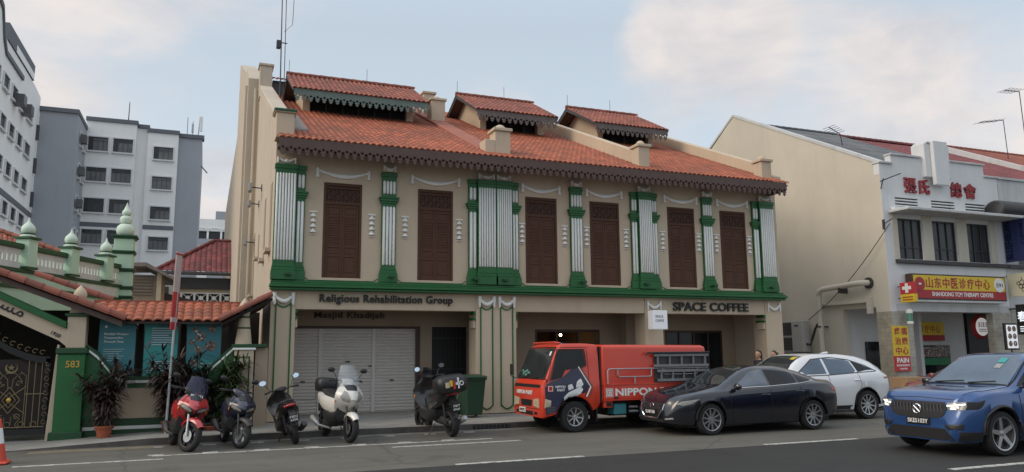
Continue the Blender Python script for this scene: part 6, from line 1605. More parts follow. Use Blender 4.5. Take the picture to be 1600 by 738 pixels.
def wheel(par, c, R_, rim_r, wide, sg, spokes, dark=False, twin=False):
    """Tyre with a rim as its sub-parts; sg is the side that faces outwards."""
    w = wide/2; y0 = c[1]-sg*w
    tm = MB(); tm.lathe([(rim_r*0.98, -w), (R_*0.93, -w*0.98), (R_*0.99, -w*0.72), (R_, -w*0.3), (R_, w*0.3), (R_*0.99, w*0.72), (R_*0.93, w*0.98), (rim_r*1.02, w*0.96), (rim_r*0.98, w*0.7)], (c[0], y0, c[2]), 40, 'y', cap=False)
    wt = tm.build('wheel', 'tyre', par, smooth=50)
    mb = MB(); mb.lathe([(rim_r*1.0, sg*w*0.94), (rim_r*0.93, sg*w*0.90), (rim_r*0.90, sg*w*0.2), (rim_r*0.90, -sg*w*0.8)], (c[0], y0, c[2]), 40, 'y', cap=False)
    n = spokes; out = sg*w*0.80
    for k in range(n):
        a = 2*math.pi*k/n+0.2; ca, sa = math.cos(a), math.sin(a)
        for r0, r1, w0, w1 in ((rim_r*0.10, rim_r*0.95, rim_r*(0.15 if n < 7 else 0.085), rim_r*(0.11 if n < 7 else 0.06)),):
            def Q(r_, s_, d): return (c[0]+r_*ca-s_*sa, y0+d, c[2]+r_*sa+s_*ca)
            mb.add([Q(r0, -w0, out*0.85), Q(r0, w0, out*0.85), Q(r1, w1, out), Q(r1, -w1, out), Q(r0, -w0, out*0.45), Q(r0, w0, out*0.45), Q(r1, w1, out*0.5), Q(r1, -w1, out*0.5)],
                   [(0, 1, 2, 3), (4, 7, 6, 5), (0, 4, 5, 1), (1, 5, 6, 2), (2, 6, 7, 3), (3, 7, 4, 0)])
    mb.lathe([(0.004, out*0.98), (rim_r*0.17, out*0.95), (rim_r*0.19, out*0.5)], (c[0], y0, c[2]), 16, 'y', cap=False)
    mb.build('rim', 'plastic_grey' if dark else 'alloy', wt, smooth=40)
    mb = MB(); mb.lathe([(0.01, sg*w*0.15), (rim_r*0.91, sg*w*0.15)], (c[0], y0, c[2]), 24, 'y', cap=False); mb.build('brake', 'metal_dark', wt)
    return wt

def car_mirror(car, x, y, z, m, sides=(1, -1)):
    for sg in sides:
        mb = MB(); mb.ball((x, sg*(y+0.10), z), 0.075, 0.11, 0.075, 14, 8); mb.tube([(x+0.02, sg*(y-0.03), z-0.05), (x+0.01, sg*(y+0.05), z-0.03)], 0.03, 8)
        mb.build('mirror', m, car.t, smooth=60)
def car_handle(car, x, z, m, sides=(1, -1)):
    for sg in sides:
        h, n_ = car.hit((x, sg*3, z), (0, -sg, 0))
        mb = MB(); mb.tube([(x-0.11, h.y-sg*0.005, z), (x-0.08, h.y+sg*0.028, z), (x+0.08, h.y+sg*0.028, z), (x+0.11, h.y-sg*0.005, z)], 0.014, 8); mb.build('door_handle', m, car.t, smooth=60)
def plate_text(car, x, y, z, txt, w=0.42, h=0.115, face=1):
    mb = MB(); mb.box(x-0.012, x+0.012, y-w/2, y+w/2, z-h/2, z+h/2); p = mb.build('number_plate', 'plate_black', car.t, bevel=0.004)
    MB().text(txt, (x+face*0.0125, y-face*(w/2-0.03), z-h*0.30), (0, face, 0), (0, 0, 1), w=w-0.06, h=h*0.60, depth=0.004, bold=0.02).build('plate_lettering', 'plate_white', p)

# --- dark saloon parked nearest the red truck
MZ = dict(nose=2.27, tail=-2.27, wf=1.36, wr=-1.36, ra=0.37, rw=0.325, bulge=0.035,
    ztop=[(-2.27, .80), (-2.24, 1.02), (-2.05, 1.075), (-1.80, 1.10), (-1.45, 1.235), (-1.0, 1.35), (-.55, 1.41), (-.1, 1.415), (.25, 1.355), (.6, 1.215), (1.02, 1.02), (1.3, .965), (1.8, .885), (2.08, .80), (2.20, .70), (2.27, .50)],
    zbelt=[(-2.27, .62), (-2.1, .95), (-1.7, 1.015), (-1.2, 1.01), (-.4, .965), (.5, .925), (1.0, .90), (1.5, .865), (2.0, .77), (2.27, .42)],
    wbelt=[(-2.27, .60), (-2.15, .74), (-1.9, .81), (-1.4, .855), (0, .86), (1.2, .855), (1.7, .825), (2.0, .75), (2.15, .64), (2.27, .45)],
    wtop=[(-2.27, .50), (-2.0, .62), (-1.6, .56), (-1.1, .545), (-.4, .56), (.2, .575), (.7, .66), (1.05, .72), (1.7, .68), (2.05, .58), (2.27, .38)],
    sill=[(-2.27, .36), (-1.9, .28), (-1, .20), (1, .20), (1.9, .22), (2.27, .26)])
c = Car('parked_car', 'dark navy saloon car with a chrome-edged grille, parked behind the red truck', 'car', MZ, 'navy_paint', (11.30, -5.17, 0.004), math.pi)
c.patch('windscreen', 'windscreen', [(0.24, -.535), (0.24, .535), (1.00, .66), (1.00, -.66)] and [(0.235, -.52), (0.98, -.66), (0.98, .66), (0.235, .52)], 'top', off=.004, rows=10, cols=8)
c.patch('rear_window', 'dark_glass', [(-1.72, -.52), (-1.15, -.48), (-1.15, .48), (-1.72, .52)], 'top', rows=8, cols=8)
c.patch('side_window', 'windscreen_pale', [(.72, .96), (.10, 1.30), (-.18, 1.325), (-.20, .98)], 'side', sides=(1, -1), rows=10)
c.patch('side_window', 'dark_glass', [(-.26, .985), (-.24, 1.325), (-.62, 1.315), (-.98, 1.24), (-1.00, 1.025)], 'side', sides=(1, -1), rows=10)
c.patch('side_window', 'dark_glass', [(-1.05, 1.03), (-1.03, 1.225), (-1.35, 1.13), (-1.42, 1.065)], 'side', sides=(1, -1), rows=6, cols=6)
c.seam('chrome_strip', [(.76, .945), (-.2, .968), (-1.0, 1.01), (-1.46, 1.06), (-1.38, 1.14)], w=0.008, m='chrome', lift=0.004)
c.seam('door_gap', [(.86, .90), (.84, .55), (.78, .27)]); c.seam('door_gap', [(-.225, .96), (-.24, .5), (-.22, .26)]); c.seam('door_gap', [(-1.02, 1.0), (-1.10, .75), (-.98, .40), (-.88, .27)])
c.seam('bonnet_gap', [(1.02, .70), (1.6, .66), (2.05, .55)], mode='top')
c.patch('grille', 'plastic_black', [(-.40, .66), (.40, .66), (.40, .52), (.22, .36), (-.22, .36), (-.40, .52)], 'front', off=.006, rows=8, cols=10)
c.seam('grille_chrome', [(-.44, .64), (-.42, .52), (-.24, .345), (.24, .345), (.42, .52), (.44, .64)], mode='front', w=.014, m='chrome', sides=(1,), lift=0.008)
mbx = MB(); hx = c.hit((6, 0, .60), (-1, 0, 0))[0]; mbx.tube([(hx.x+.012, .07*math.cos(a), .60+.05*math.sin(a)) for a in [2*math.pi*k/16 for k in range(17)]], .007, 5, cap=False); mbx.tube([(hx.x+.012, -.05, .625), (hx.x+.014, 0, .585), (hx.x+.012, .05, .625)], .007, 5); mbx.build('grille_emblem', 'chrome', c.t, smooth=60)
plate_text(c, 2.285, 0, .47, 'SLH8176B', face=1)
c.patch('headlight', 'lamp_glass', [(1.62, .745), (2.02, .70), (2.10, .64), (1.98, .615), (1.80, .66)], 'side', sides=(1, -1), off=.006, rows=6)
c.patch('fog_light', 'lamp_glass', [(.50, .36), (.66, .37), (.66, .33), (.50, .32)], 'front', sides=(1, -1), off=.008, rows=3, cols=5)
c.patch('lower_intake', 'plastic_black', [(-.50, .33), (.50, .33), (.45, .27), (-.45, .27)], 'front', off=.006, rows=3)
c.patch('tail_light', 'lamp_red', [(-1.92, .92), (-2.14, .93), (-2.20, .86), (-2.12, .80), (-1.95, .86)], 'side', sides=(1, -1), off=.006, rows=5)
c.patch('rear_bumper_shade', 'plastic_black', [(-2.0, .42), (-2.2, .46), (-2.2, .37), (-2.0, .32)], 'side', sides=(1, -1), off=.004, rows=3)
c.wheels(.235, 10, .90); car_mirror(c, .70, .84, .985, 'navy_paint'); car_handle(c, -.08, .80, 'navy_paint'); car_handle(c, -1.02, .85, 'navy_paint')
mbx = MB()
for z in (.43, .50, .57, .63): mbx.box(2.20, 2.262, -.30, -.24, z-.004, z+.004); mbx.box(2.20, 2.262, .24, .30, z-.004, z+.004)
mbx.build('grille_slat', 'plastic_grey', c.t)

# --- white crossover
HR = dict(nose=2.35, tail=-2.35, wf=1.35, wr=-1.35, ra=0.41, rw=0.36, bulge=0.04,
    ztop=[(-2.35, .85), (-2.31, 1.10), (-2.15, 1.24), (-1.75, 1.48), (-1.3, 1.60), (-.6, 1.655), (0, 1.66), (.4, 1.60), (.75, 1.43), (1.15, 1.17), (1.5, 1.09), (2.0, 1.0), (2.22, .88), (2.35, .60)],
    zbelt=[(-2.35, .70), (-2.2, 1.08), (-1.7, 1.16), (-1, 1.13), (.2, 1.07), (1.0, 1.03), (1.6, .98), (2.1, .86), (2.35, .5)],
    wbelt=[(-2.35, .62), (-2.2, .78), (-1.9, .85), (-1.4, .89), (0, .885), (1.3, .885), (1.9, .84), (2.15, .72), (2.35, .5)],
    wtop=[(-2.35, .55), (-2.0, .62), (-1.5, .585), (-.6, .60), (.2, .615), (.8, .68), (1.2, .76), (1.9, .72), (2.35, .42)],
    sill=[(-2.35, .42), (-1.9, .30), (-1, .25), (1, .25), (1.9, .27), (2.35, .34)])
c = Car('parked_car', 'white crossover car with a sloping tail and silver wheels, parked behind the dark saloon', 'car', HR, 'white_paint', (14.50, -3.62, 0.004), math.pi)
c.patch('windscreen', 'windscreen', [(0.38, -.56), (1.12, -.70), (1.12, .70), (0.38, .56)], 'top', rows=10, cols=8)
c.patch('rear_window', 'dark_glass', [(-2.10, -.55), (-1.5, -.52), (-1.5, .52), (-2.10, .55)], 'top', rows=8, cols=8)
c.patch('side_window', 'windscreen_pale', [(.86, 1.11), (.24, 1.49), (-.08, 1.535), (-.12, 1.125)], 'side', sides=(1, -1), rows=10)
c.patch('side_window', 'windscreen_pale', [(-.20, 1.13), (-.16, 1.535), (-.6, 1.53), (-1.00, 1.47), (-1.08, 1.175)], 'side', sides=(1, -1), rows=10)
c.patch('side_window', 'dark_glass', [(-1.13, 1.18), (-1.06, 1.455), (-1.45, 1.33), (-1.74, 1.20)], 'side', sides=(1, -1), rows=6, cols=6)
c.seam('window_strip', [(.9, 1.095), (-.2, 1.118), (-1.1, 1.165), (-1.78, 1.19), (-1.46, 1.345), (-1.0, 1.488), (-.4, 1.555), (.22, 1.51), (.88, 1.11)], w=0.010, m='black', lift=0.004)
c.seam('door_gap', [(.98, 1.03), (.95, .6), (.86, .34)], m='plastic_grey'); c.seam('door_gap', [(-.14, 1.12), (-.16, .6), (-.14, .33)], m='plastic_grey'); c.seam('door_gap', [(-1.1, 1.15), (-1.18, .86), (-1.0, .5), (-.9, .34)], m='plastic_grey')
c.patch('sill_cladding', 'plastic_black', [(-.92, .36), (.92, .36), (.92, .26), (-.92, .26)], 'side', sides=(1, -1), off=.008, rows=3, cols=14)
c.seam('wheel_arch_trim', [(-1.35+.43*math.cos(math.pi*k/14), .36+.43*math.sin(math.pi*k/14)) for k in range(15)], w=.022, m='plastic_black')
c.patch('tail_light', 'lamp_red', [(-1.98, 1.045), (-2.22, 1.06), (-2.28, 1.0), (-2.05, .99)], 'side', sides=(1, -1), off=.008, rows=4)
c.patch('rear_bumper', 'plastic_black', [(-1.9, .52), (-2.28, .62), (-2.28, .43), (-1.9, .36)], 'side', sides=(1, -1), off=.006, rows=4)
c.patch('grille', 'plastic_black', [(-.5, .80), (.5, .80), (.6, .45), (-.6, .45)], 'front', off=.006)
c.patch('headlight', 'lamp_glass', [(1.75, .90), (2.12, .86), (2.2, .80), (1.9, .82)], 'side', sides=(1, -1), off=.006, rows=4)
c.patch('parking_label', 'sign_yellow', [(.48, .36), (.60, .36), (.60, .50), (.48, .50)], 'top', off=.010, rows=3, cols=3)
c.wheels(.255, 10, .925); car_mirror(c, .82, .87, 1.13, 'white_paint'); car_handle(c, -.02, .93, 'white_paint'); car_handle(c, -1.05, .98, 'white_paint')
mbx = MB(); mbx.loft([[(x, w*math.cos(a), 1.655-.02*abs(x+.9)+h*math.sin(a)) for a in [math.pi*k/8 for k in range(9)]] for x, w, h in ((-.72, .01, .005), (-.86, .03, .035), (-.98, .035, .05), (-1.0, .02, .01))]); mbx.build('roof_fin', 'white_paint', c.t, smooth=60)

# --- blue compact off-roader driving past
VO = dict(nose=2.20, tail=-2.22, wf=1.36, wr=-1.34, ra=0.415, rw=0.36, bulge=0.035,
    ztop=[(-2.22, .9), (-2.18, 1.35), (-2.05, 1.55), (-1.7, 1.60), (-.8, 1.645), (0, 1.655), (.25, 1.60), (.62, 1.38), (1.0, 1.13), (1.2, 1.105), (1.7, 1.07), (1.98, 1.02), (2.10, .93), (2.16, .80), (2.20, .55)],
    zbelt=[(-2.22, .7), (-2.05, 1.12), (-1.2, 1.10), (0, 1.06), (1.0, 1.03), (1.6, 1.0), (2.0, .90), (2.2, .50)],
    wbelt=[(-2.22, .70), (-2.1, .82), (-1.4, .895), (0, .89), (1.36, .895), (1.8, .87), (2.02, .80), (2.13, .72), (2.20, .60)],
    wtop=[(-2.22, .60), (-1.8, .62), (-.5, .64), (.1, .65), (.7, .70), (1.05, .79), (1.7, .78), (2.05, .72), (2.2, .52)],
    sill=[(-2.22, .40), (-1.9, .30), (-1, .24), (1, .24), (1.8, .24), (2.2, .24)])
c = Car('moving_car', 'blue compact off-roader with black roof and lit headlights driving past, cut by the picture edge', 'car', VO, 'blue_paint', (13.52, -9.92, 0.006), math.pi)
c.patch('roof_panel', 'bike_black', [(-2.02, -.62), (.16, -.64), (.16, .64), (-2.02, .62)], 'top', off=.004, rows=8, cols=14)
c.patch('windscreen', 'windscreen_pale', [(.22, -.62), (.98, -.77), (.98, .77), (.22, .62)], 'top', rows=12, cols=10, off=.005)
c.seam('windscreen_edge', [(.20, -.64), (.99, -.79), (1.02, 0), (.99, .79), (.20, .64)], mode='top', w=.016, m='black', sides=(1,))
c.patch('side_window', 'dark_glass', [(.84, 1.10), (.18, 1.52), (-.10, 1.54), (-.12, 1.12)], 'side', sides=(1, -1), rows=10)
c.patch('side_window', 'dark_glass', [(-.18, 1.12), (-.16, 1.54), (-1.0, 1.52), (-1.1, 1.15)], 'side', sides=(1, -1), rows=10)
c.patch('side_window', 'dark_glass', [(-1.16, 1.16), (-1.06, 1.51), (-1.6, 1.47), (-1.75, 1.36)], 'side', sides=(1, -1), rows=6)
c.patch('grille', 'plastic_black', [(-.50, .86), (.50, .86), (.56, .76), (.50, .64), (.40, .60), (-.40, .60), (-.50, .64), (-.56, .76)], 'front', off=.008, rows=8)
mbx = MB()
for k in range(-7, 8):
    y = k*.066; h, n_ = c.hit((6, y, .73), (-1, 0, 0)); mbx.box(h.x+.006, h.x+.014, y-.006, y+.006, .63, .83)
mbx.build('grille_bar', 'plastic_grey', c.t)
h = c.hit((6, 0, .735), (-1, 0, 0))[0]
mbx = MB(); mbx.tube([(h.x+.02, .075*math.cos(a), .735+.075*math.sin(a)) for a in [2*math.pi*k/24 for k in range(25)]], .014, 6, cap=False); mbx.tube([(h.x+.024, -.055, .785), (h.x+.024, .055, .685)], .012, 6); mbx.build('grille_emblem', 'chrome', c.t, smooth=60)
c.patch('headlight', 'black', [(1.70, .90), (2.06, .87), (2.14, .80), (2.10, .73), (1.90, .74), (1.78, .80)], 'side', sides=(1, -1), off=.005, rows=6)
c.patch('headlight_lens', 'lamp_glass', [(.55, .855), (.80, .875), (.815, .81), (.80, .745), (.60, .735), (.555, .79)], 'front', off=.008, rows=14, cols=14, sides=(1, -1))
c.seam('daylight_lamp', [(.56, .805), (.66, .815), (.80, .835)], mode='front', w=.011, m='lamp_on', lift=.014)
c.seam('daylight_lamp', [(.665, .85), (.69, .815), (.72, .775)], mode='front', w=.009, m='lamp_on', lift=.014)
c.seam('headlamp_beam', [(.62, .765), (.69, .768)], mode='front', w=.016, m='lamp_on', lift=.012)
c.patch('fog_light_recess', 'plastic_black', [(.50, .50), (.78, .53), (.78, .44), (.58, .42)], 'front', off=.008, rows=6, cols=10, sides=(1, -1))
c.patch('lower_bumper', 'plastic_black', [(-.52, .44), (.52, .44), (.60, .36), (.66, .26), (-.66, .26), (-.60, .36)], 'front', off=.010, rows=6, cols=12)
c.patch('chin_trim', 'plastic_black', [(1.80, .40), (2.14, .40), (2.14, .26), (1.80, .26)], 'side', sides=(1, -1), off=.010, rows=5)
c.seam('wheel_arch_trim', [(1.36+.435*math.cos(math.pi*k/16), .36+.435*math.sin(math.pi*k/16)) for k in range(17)], w=.028, m='plastic_black')
c.seam('wheel_arch_trim', [(-1.34+.435*math.cos(math.pi*k/16), .36+.435*math.sin(math.pi*k/16)) for k in range(17)], w=.028, m='plastic_black')
c.patch('sill_cladding', 'plastic_black', [(-.9, .40), (.92, .40), (.92, .25), (-.9, .25)], 'side', sides=(1, -1), off=.010, rows=4, cols=14)
c.seam('door_gap', [(.92, 1.02), (.90, .6), (.84, .40)]); c.seam('door_gap', [(-.14, 1.08), (-.15, .6), (-.12, .40)]); c.seam('bonnet_gap', [(1.02, .80), (1.6, .81), (2.0, .74)], mode='top', w=.004); c.seam('bonnet_gap', [(-.72, .905), (0, .93), (.72, .905)], mode='front', sides=(1,), w=.004)
plate_text(c, 2.205, .02, .54, 'SKE5103Y', w=.46, h=.12)
mbx = MB(); mbx.tube([(1.04, -.55, 1.15), (.95, -.05, 1.18)], .012, 5); mbx.tube([(1.04, .1, 1.15), (.95, .55, 1.18)], .012, 5); mbx.build('wiper', 'black', c.t)
c.patch('windscreen_sticker', 'teal_light', [(.34, .26), (.46, .26), (.46, .40), (.34, .40)], 'top', off=.012, rows=2, cols=2); c.patch('windscreen_sticker', 'lamp_glass', [(.50, .28), (.60, .28), (.60, .40), (.50, .40)], 'top', off=.012, rows=2, cols=2)
c.wheels(.27, 5, .915, wide=.24, dark=False); car_mirror(c, .74, .88, 1.14, 'bike_black'); car_handle(c, -.02, .90, 'blue_paint')

# --- dark red car half hidden behind it
c = Car('parked_car', 'dark red saloon mostly hidden behind the blue off-roader, only its bonnet and windscreen showing', 'car', MZ, 'maroon_paint', (20.55, -4.05, 0.004), math.pi)
c.patch('windscreen', 'windscreen', [(0.235, -.52), (0.98, -.66), (0.98, .66), (0.235, .52)], 'top', rows=10, cols=8)
c.patch('side_window', 'dark_glass', [(.72, .96), (.10, 1.30), (-.18, 1.325), (-.20, .98)], 'side', sides=(1, -1), rows=10)
c.patch('side_window', 'dark_glass', [(-.26, .985), (-.24, 1.325), (-.62, 1.315), (-.98, 1.24), (-1.00, 1.025)], 'side', sides=(1, -1), rows=10)
c.patch('grille', 'plastic_black', [(-.40, .64), (.40, .64), (.35, .40), (-.35, .40)], 'front', off=.006)
c.patch('headlight', 'lamp_glass', [(1.62, .745), (2.02, .70), (2.10, .64), (1.98, .615), (1.80, .66)], 'side', sides=(1, -1), off=.006, rows=6)
c.wheels(.235, 5, .90); car_mirror(c, .70, .84, .985, 'maroon_paint')

# ------------------------------------------------------------ the red paint truck
tk = thing('truck', 'small red paint-company truck with navy door artwork and a rounded red cargo cover', 'truck', (8.90, -3.38, 0.004), rz=math.pi)
# cab: sections along x, short and upright with a slightly raked windscreen
def cab_sec(x, w, z0, z1, zb, wt):
    P = [(w-0.03, z0), (w, z0+0.06), (w, zb-0.04), (w-0.012, zb), (lerp(w, wt, 0.5)-0.003, lerp(zb, z1, 0.5)), (wt, z1-0.07), (wt-0.05, z1-0.015), (wt*0.6, z1), (0, z1+0.006)]
    return [(x, -y, z) for y, z in P]+[(x, y, z) for y, z in reversed(P[:-1])]
cs_ = [(0.60, .835, .58, 1.90, 1.14, .765), (0.66, .845, .50, 1.93, 1.14, .775), (.79, .85, .45, 1.94, 1.14, .78), (.86, .85, .585, 1.945, 1.14, .78), (.94, .85, .672, 1.945, 1.14, .78), (1.08, .85, .752, 1.945, 1.14, .78), (1.22, .85, .775, 1.945, 1.135, .78), (1.36, .85, .752, 1.945, 1.13, .78), (1.50, .85, .672, 1.935, 1.12, .777), (1.58, .85, .585, 1.895, 1.12, .775), (1.64, .849, .45, 1.80, 1.12, .78), (1.68, .849, .40, 1.72, 1.12, .785), (1.77, .848, .38, 1.50, 1.11, .80), (1.87, .845, .36, 1.27, 1.10, .82), (1.93, .84, .34, 1.15, 1.08, .825), (1.975, .82, .33, 1.10, 1.05, .79), (2.01, .79, .33, 1.03, .97, .76), (2.03, .75, .34, .94, .88, .72)]
mb = MB(); mb.loft([cab_sec(*q) for q in cs_], cap=True, closed=False)
class Shell(Car):
    def __init__(s, t, mbm, name, m):
        s.t = t; s.body = mbm.build(name, m, t, smooth=38); me = s.body.data
        s.bvh = BVHTree.FromPolygons([v.co.copy() for v in me.vertices], [tuple(p.vertices) for p in me.polygons])
k = Shell(tk, mb, 'cab', 'truck_red')
k.patch('windscreen', 'windscreen', [(-.74, 1.17), (.74, 1.17), (.70, 1.83), (-.70, 1.83)], 'front', off=.006, rows=12, cols=10)
k.seam('windscreen_seal', [(-.765, 1.155), (.765, 1.155), (.72, 1.85), (-.72, 1.85), (-.765, 1.155)], mode='front', w=.014, m='black', sides=(1,))
k.patch('front_grille_band', 'black', [(-.72, 1.04), (.72, 1.04), (.73, .975), (-.73, .975)], 'front', off=.008, rows=3)
k.patch('grille', 'black', [(-.32, .70), (.32, .70), (.27, .56), (-.27, .56)], 'front', off=.008, rows=4)
k.patch('headlight', 'lamp_pale', [(.40, .73), (.70, .75), (.72, .54), (.42, .55)], 'front', off=.012, rows=6, sides=(1, -1))
k.patch('side_lamp', 'lamp_pale', [(1.94, .74), (1.80, .72), (1.82, .55), (1.96, .54)], 'side', off=.010, rows=5, sides=(1, -1))
k.seam('bumper_gap', [(-.70, .515), (.70, .515)], mode='front', w=.006, sides=(1,)); k.seam('bumper_gap', [(1.96, .515), (1.66, .515)], mode='side', w=.006)
k.patch('bumper_opening', 'black', [(-.36, .455), (.36, .455), (.36, .37), (-.36, .37)], 'front', off=.006, rows=3); k.patch('bumper_opening', 'black', [(.44, .45), (.60, .45), (.60, .39), (.44, .39)], 'front', off=.006, rows=2, cols=3, sides=(1, -1))
mb = MB(); mb.box(2.035, 2.05, -.40, -.04, .41, .52); p = mb.build('number_plate', 'plate_white', tk, bevel=.004)
MB().text('GW4272T', (2.051, -.37, .435), (0, 1, 0), (0, 0, 1), w=.30, h=.06, depth=.003, bold=.02).build('plate_lettering', 'letter_black', p)
t = MB().text('NIPPON PAINT', (2.0, -.56, .815), (0, 1, 0), (0, 0, 1), w=.92, h=.09, depth=.004, bold=.03)
for v in t.v:
    hh = k.hit((6, v.y, v.z), (-1, 0, 0))[0]
    if hh is not None: v.x = hh.x+.006+(v.x-2.0)
t.build('front_lettering', 'print_white', tk)
# doors: window, navy artwork
k.patch('door_artwork', 'truck_navy', [(1.945, 1.10), (1.60, 1.13), (1.20, 1.44), (1.10, 1.40), (.86, .98), (.98, .81), (1.22, .795), (1.46, .735), (1.60, .60), (1.69, .42), (1.93, .40)], 'side', off=.005, rows=16, cols=14, sides=(1, -1))
k.patch('door_window', 'dark_glass', [(1.80, 1.13), (1.60, 1.79), (.97, 1.79), (.94, 1.46), (1.06, 1.40), (1.44, 1.36), (1.56, 1.14)], 'side', off=.009, rows=12, cols=10, sides=(1, -1))
k.seam('window_seal', [(1.83, 1.12), (1.61, 1.805), (.95, 1.805), (.92, 1.45), (1.05, 1.385)], w=.009, lift=.008)
k.seam('door_gap', [(1.90, 1.12), (1.915, .60), (1.68, .50)]); k.seam('door_gap', [(1.87, 1.14), (1.645, 1.85), (.89, 1.85), (.86, 1.0), (.98, .76)])
k.seam('art_stripe', [(1.12, 1.42), (.83, .97), (.94, .76)], w=.014, m='print_white', lift=.008); k.seam('art_stripe', [(1.06, 1.40), (.785, .97), (.90, .76)], w=.010, m='plastic_grey', lift=.008)
# a plain white paint splash stands in for the figure printed on the door
k.patch('art_splash', 'print_white', [(1.46, .60), (1.50, .76), (1.38, .87), (1.20, .94), (1.08, .99), (1.02, .92), (1.10, .82), (1.26, .76), (1.38, .67)], 'side', off=.010, rows=12, sides=(1, -1))
k.patch('art_splash', 'print_white', [(1.20, .97), (1.17, 1.10), (1.07, 1.16), (1.01, 1.03), (1.08, .97)], 'side', off=.010, rows=8, sides=(1, -1)); k.patch('art_splash', 'print_white', [(1.38, .91), (1.40, 1.02), (1.30, 1.05), (1.25, .95)], 'side', off=.010, rows=6, sides=(1, -1))
def side_text(txt, xl, z, w, h, m, name, sh_, bold=.02, yb=None, sg=1):
    """Lettering on the truck's street side (its left, +y): reads towards the tail."""
    t = MB().text(txt, (xl, 3.0, z), (-1, 0, 0), (0, 0, 1), w=w, h=h, depth=.004, bold=bold)
    for v in t.v:
        d_ = v.y-3.0
        if yb is None:
            hh = sh_.hit((v.x, 3, v.z), (0, -1, 0))[0]; y_ = hh.y if hh is not None else .85
            v.y = y_+.007+d_
        else: v.y = yb+.001+d_
    return t.build(name, m, tk)
side_text('NIPPON', 1.70, .965, .24, .055, 'print_white', 'door_lettering', k); side_text('PAINT', 1.66, .895, .19, .055, 'print_white', 'door_lettering', k)
k.patch('door_emblem', 'sign_red_bright', [(1.88, 1.02), (1.75, 1.02), (1.75, .89), (1.88, .89)], 'side', off=.008, rows=2, cols=2); k.seam('door_emblem_line', [(1.865, 1.005), (1.765, 1.005), (1.765, .905), (1.865, .905), (1.865, 1.005)], w=.006, m='print_white', sides=(1,), lift=.010)
for q in range(4): k.patch('small_print', 'plastic_grey', [(1.90, .56-.035*q), (1.70, .56-.035*q), (1.70, .545-.035*q), (1.90, .545-.035*q)], 'side', off=.008, rows=1, cols=2)
mb = MB(); mb.tube([(1.46, -.62, 1.945), (1.58, -.60, 1.965), (1.58, .60, 1.965), (1.46, .62, 1.945)], .020, 8); mb.build('roof_lip', 'truck_red', tk, smooth=60)
k.patch('roof_artwork', 'truck_navy', [(1.22, .30), (1.52, .40), (1.52, .72), (1.22, .76)], 'top', off=.005, rows=4, cols=4)
for sg in (1, -1):
    mb = MB(); mb.tube([(1.88, sg*.83, 1.12), (2.02, sg*.98, 1.20), (2.0, sg*.98, 1.48)], .012, 6); mm_ = mb.build('mirror_arm', 'black', tk)
    if sg < 0: MB().box(1.97, 2.02, sg*.98-.075, sg*.98+.075, 1.22, 1.48).build('mirror', 'black', mm_, bevel=.02)
for y in (-.45, .15): MB().tube([(1.945, y, 1.165), (1.925, y+.32, 1.20)], .012, 5).build('wiper', 'black', tk)
k.patch('windscreen_label', 'print_white', [(.56, 1.76), (.64, 1.76), (.64, 1.67), (.56, 1.67)], 'front', off=.012, rows=2, cols=2)
rnd = random.Random(3); mb = MB()
for q in range(11):
    y_ = -.42+rnd.uniform(-.22, .22); z_ = 1.23+rnd.uniform(-.02, .10); hh = k.hit((6, y_, z_), (-1, 0, 0))[0]; mb.ball((hh.x-.012, y_, z_), .022, .07, .045, 8, 6)
mb.build('dashboard_clutter', 'plastic_green', tk, smooth=60)
# cargo cover: rounded top box
def cov(x, w, z0, z1, r_):
    P = [(w, z0)]+[(w-r_+r_*math.cos(a), z1-r_+r_*math.sin(a)) for a in [math.pi/2*k_/6 for k_ in range(7)]]+[(0, z1+.015)]
    return [(x, -y, z) for y, z in P]+[(x, y, z) for y, z in reversed(P[:-1])]
mb = MB(); mb.loft([cov(.53, .80, 1.0, 1.86, .10), (cov(.50, .84, 1.0, 1.90, .10)), cov(.3, .845, 1.0, 1.905, .10), cov(-2.18, .845, 1.0, 1.885, .10), cov(-2.27, .82, 1.0, 1.86, .10), cov(-2.30, .74, 1.0, 1.78, .10)], cap=True, closed=False)
k2 = Shell(tk, mb, 'cargo_cover', 'truck_red')
mb = MB(); mb.box(.53, .575, -.80, .80, .62, 1.86); mb.box(.57, .61, -.70, .70, .6, 1.75); mb.build('cab_gap', 'black', tk)
mb = MB(); mb.loft([[(x, y, z) for y, z in ((-.80, .62), (.80, .62), (.80, 1.86), (-.80, 1.86))] for x in (.48, .53)]); mb.build('bulkhead', 'truck_red', tk, bevel=.02)
mb = MB(); mb.box(-2.30, .50, -.87, .87, .68, 1.02); mb.build('drop_side', 'truck_red', tk, bevel=.012)
mb = MB(); mb.box(-2.31, .51, .872, .885, 1.0, 1.03); mb.box(-2.31, .51, -.885, -.872, 1.0, 1.03); mb.box(-2.31, .51, -.88, .88, .655, .678); mb.build('side_rail', 'truck_red', tk, bevel=.004)
mb = MB(); mb.box(.28, .50, -.84, .84, .50, .655); mb.build('side_step', 'truck_red', tk, bevel=.01)
mb = MB(); mb.box(.31, .44, .842, .848, .53, .62); mb.build('step_hole', 'black', tk)
each('latch', 'plastic_black', tk, [(x-.05, x+.05, .871, .885, .70, .74) for x in (.2, -.55, -1.4)])
side_text('NIPPON PAINT', .22, .755, 2.02, .17, 'print_white', 'side_lettering', k2, bold=.03, yb=.872)
mb = MB(); mb.box(.28, .46, .871, .875, .74, .93); mb.build('side_emblem', 'print_white', tk); 
mb = MB()
for a, b, c_, d_ in ((.295, .445, .905, .917), (.295, .445, .753, .765), (.295, .307, .766, .904), (.433, .445, .766, .904), (.33, .41, .80, .81), (.33, .41, .86, .87), (.33, .342, .811, .859), (.398, .41, .811, .859)): mb.box(a, b, .8755, .8775, c_, d_)
mb.build('emblem_line', 'sign_red', tk)
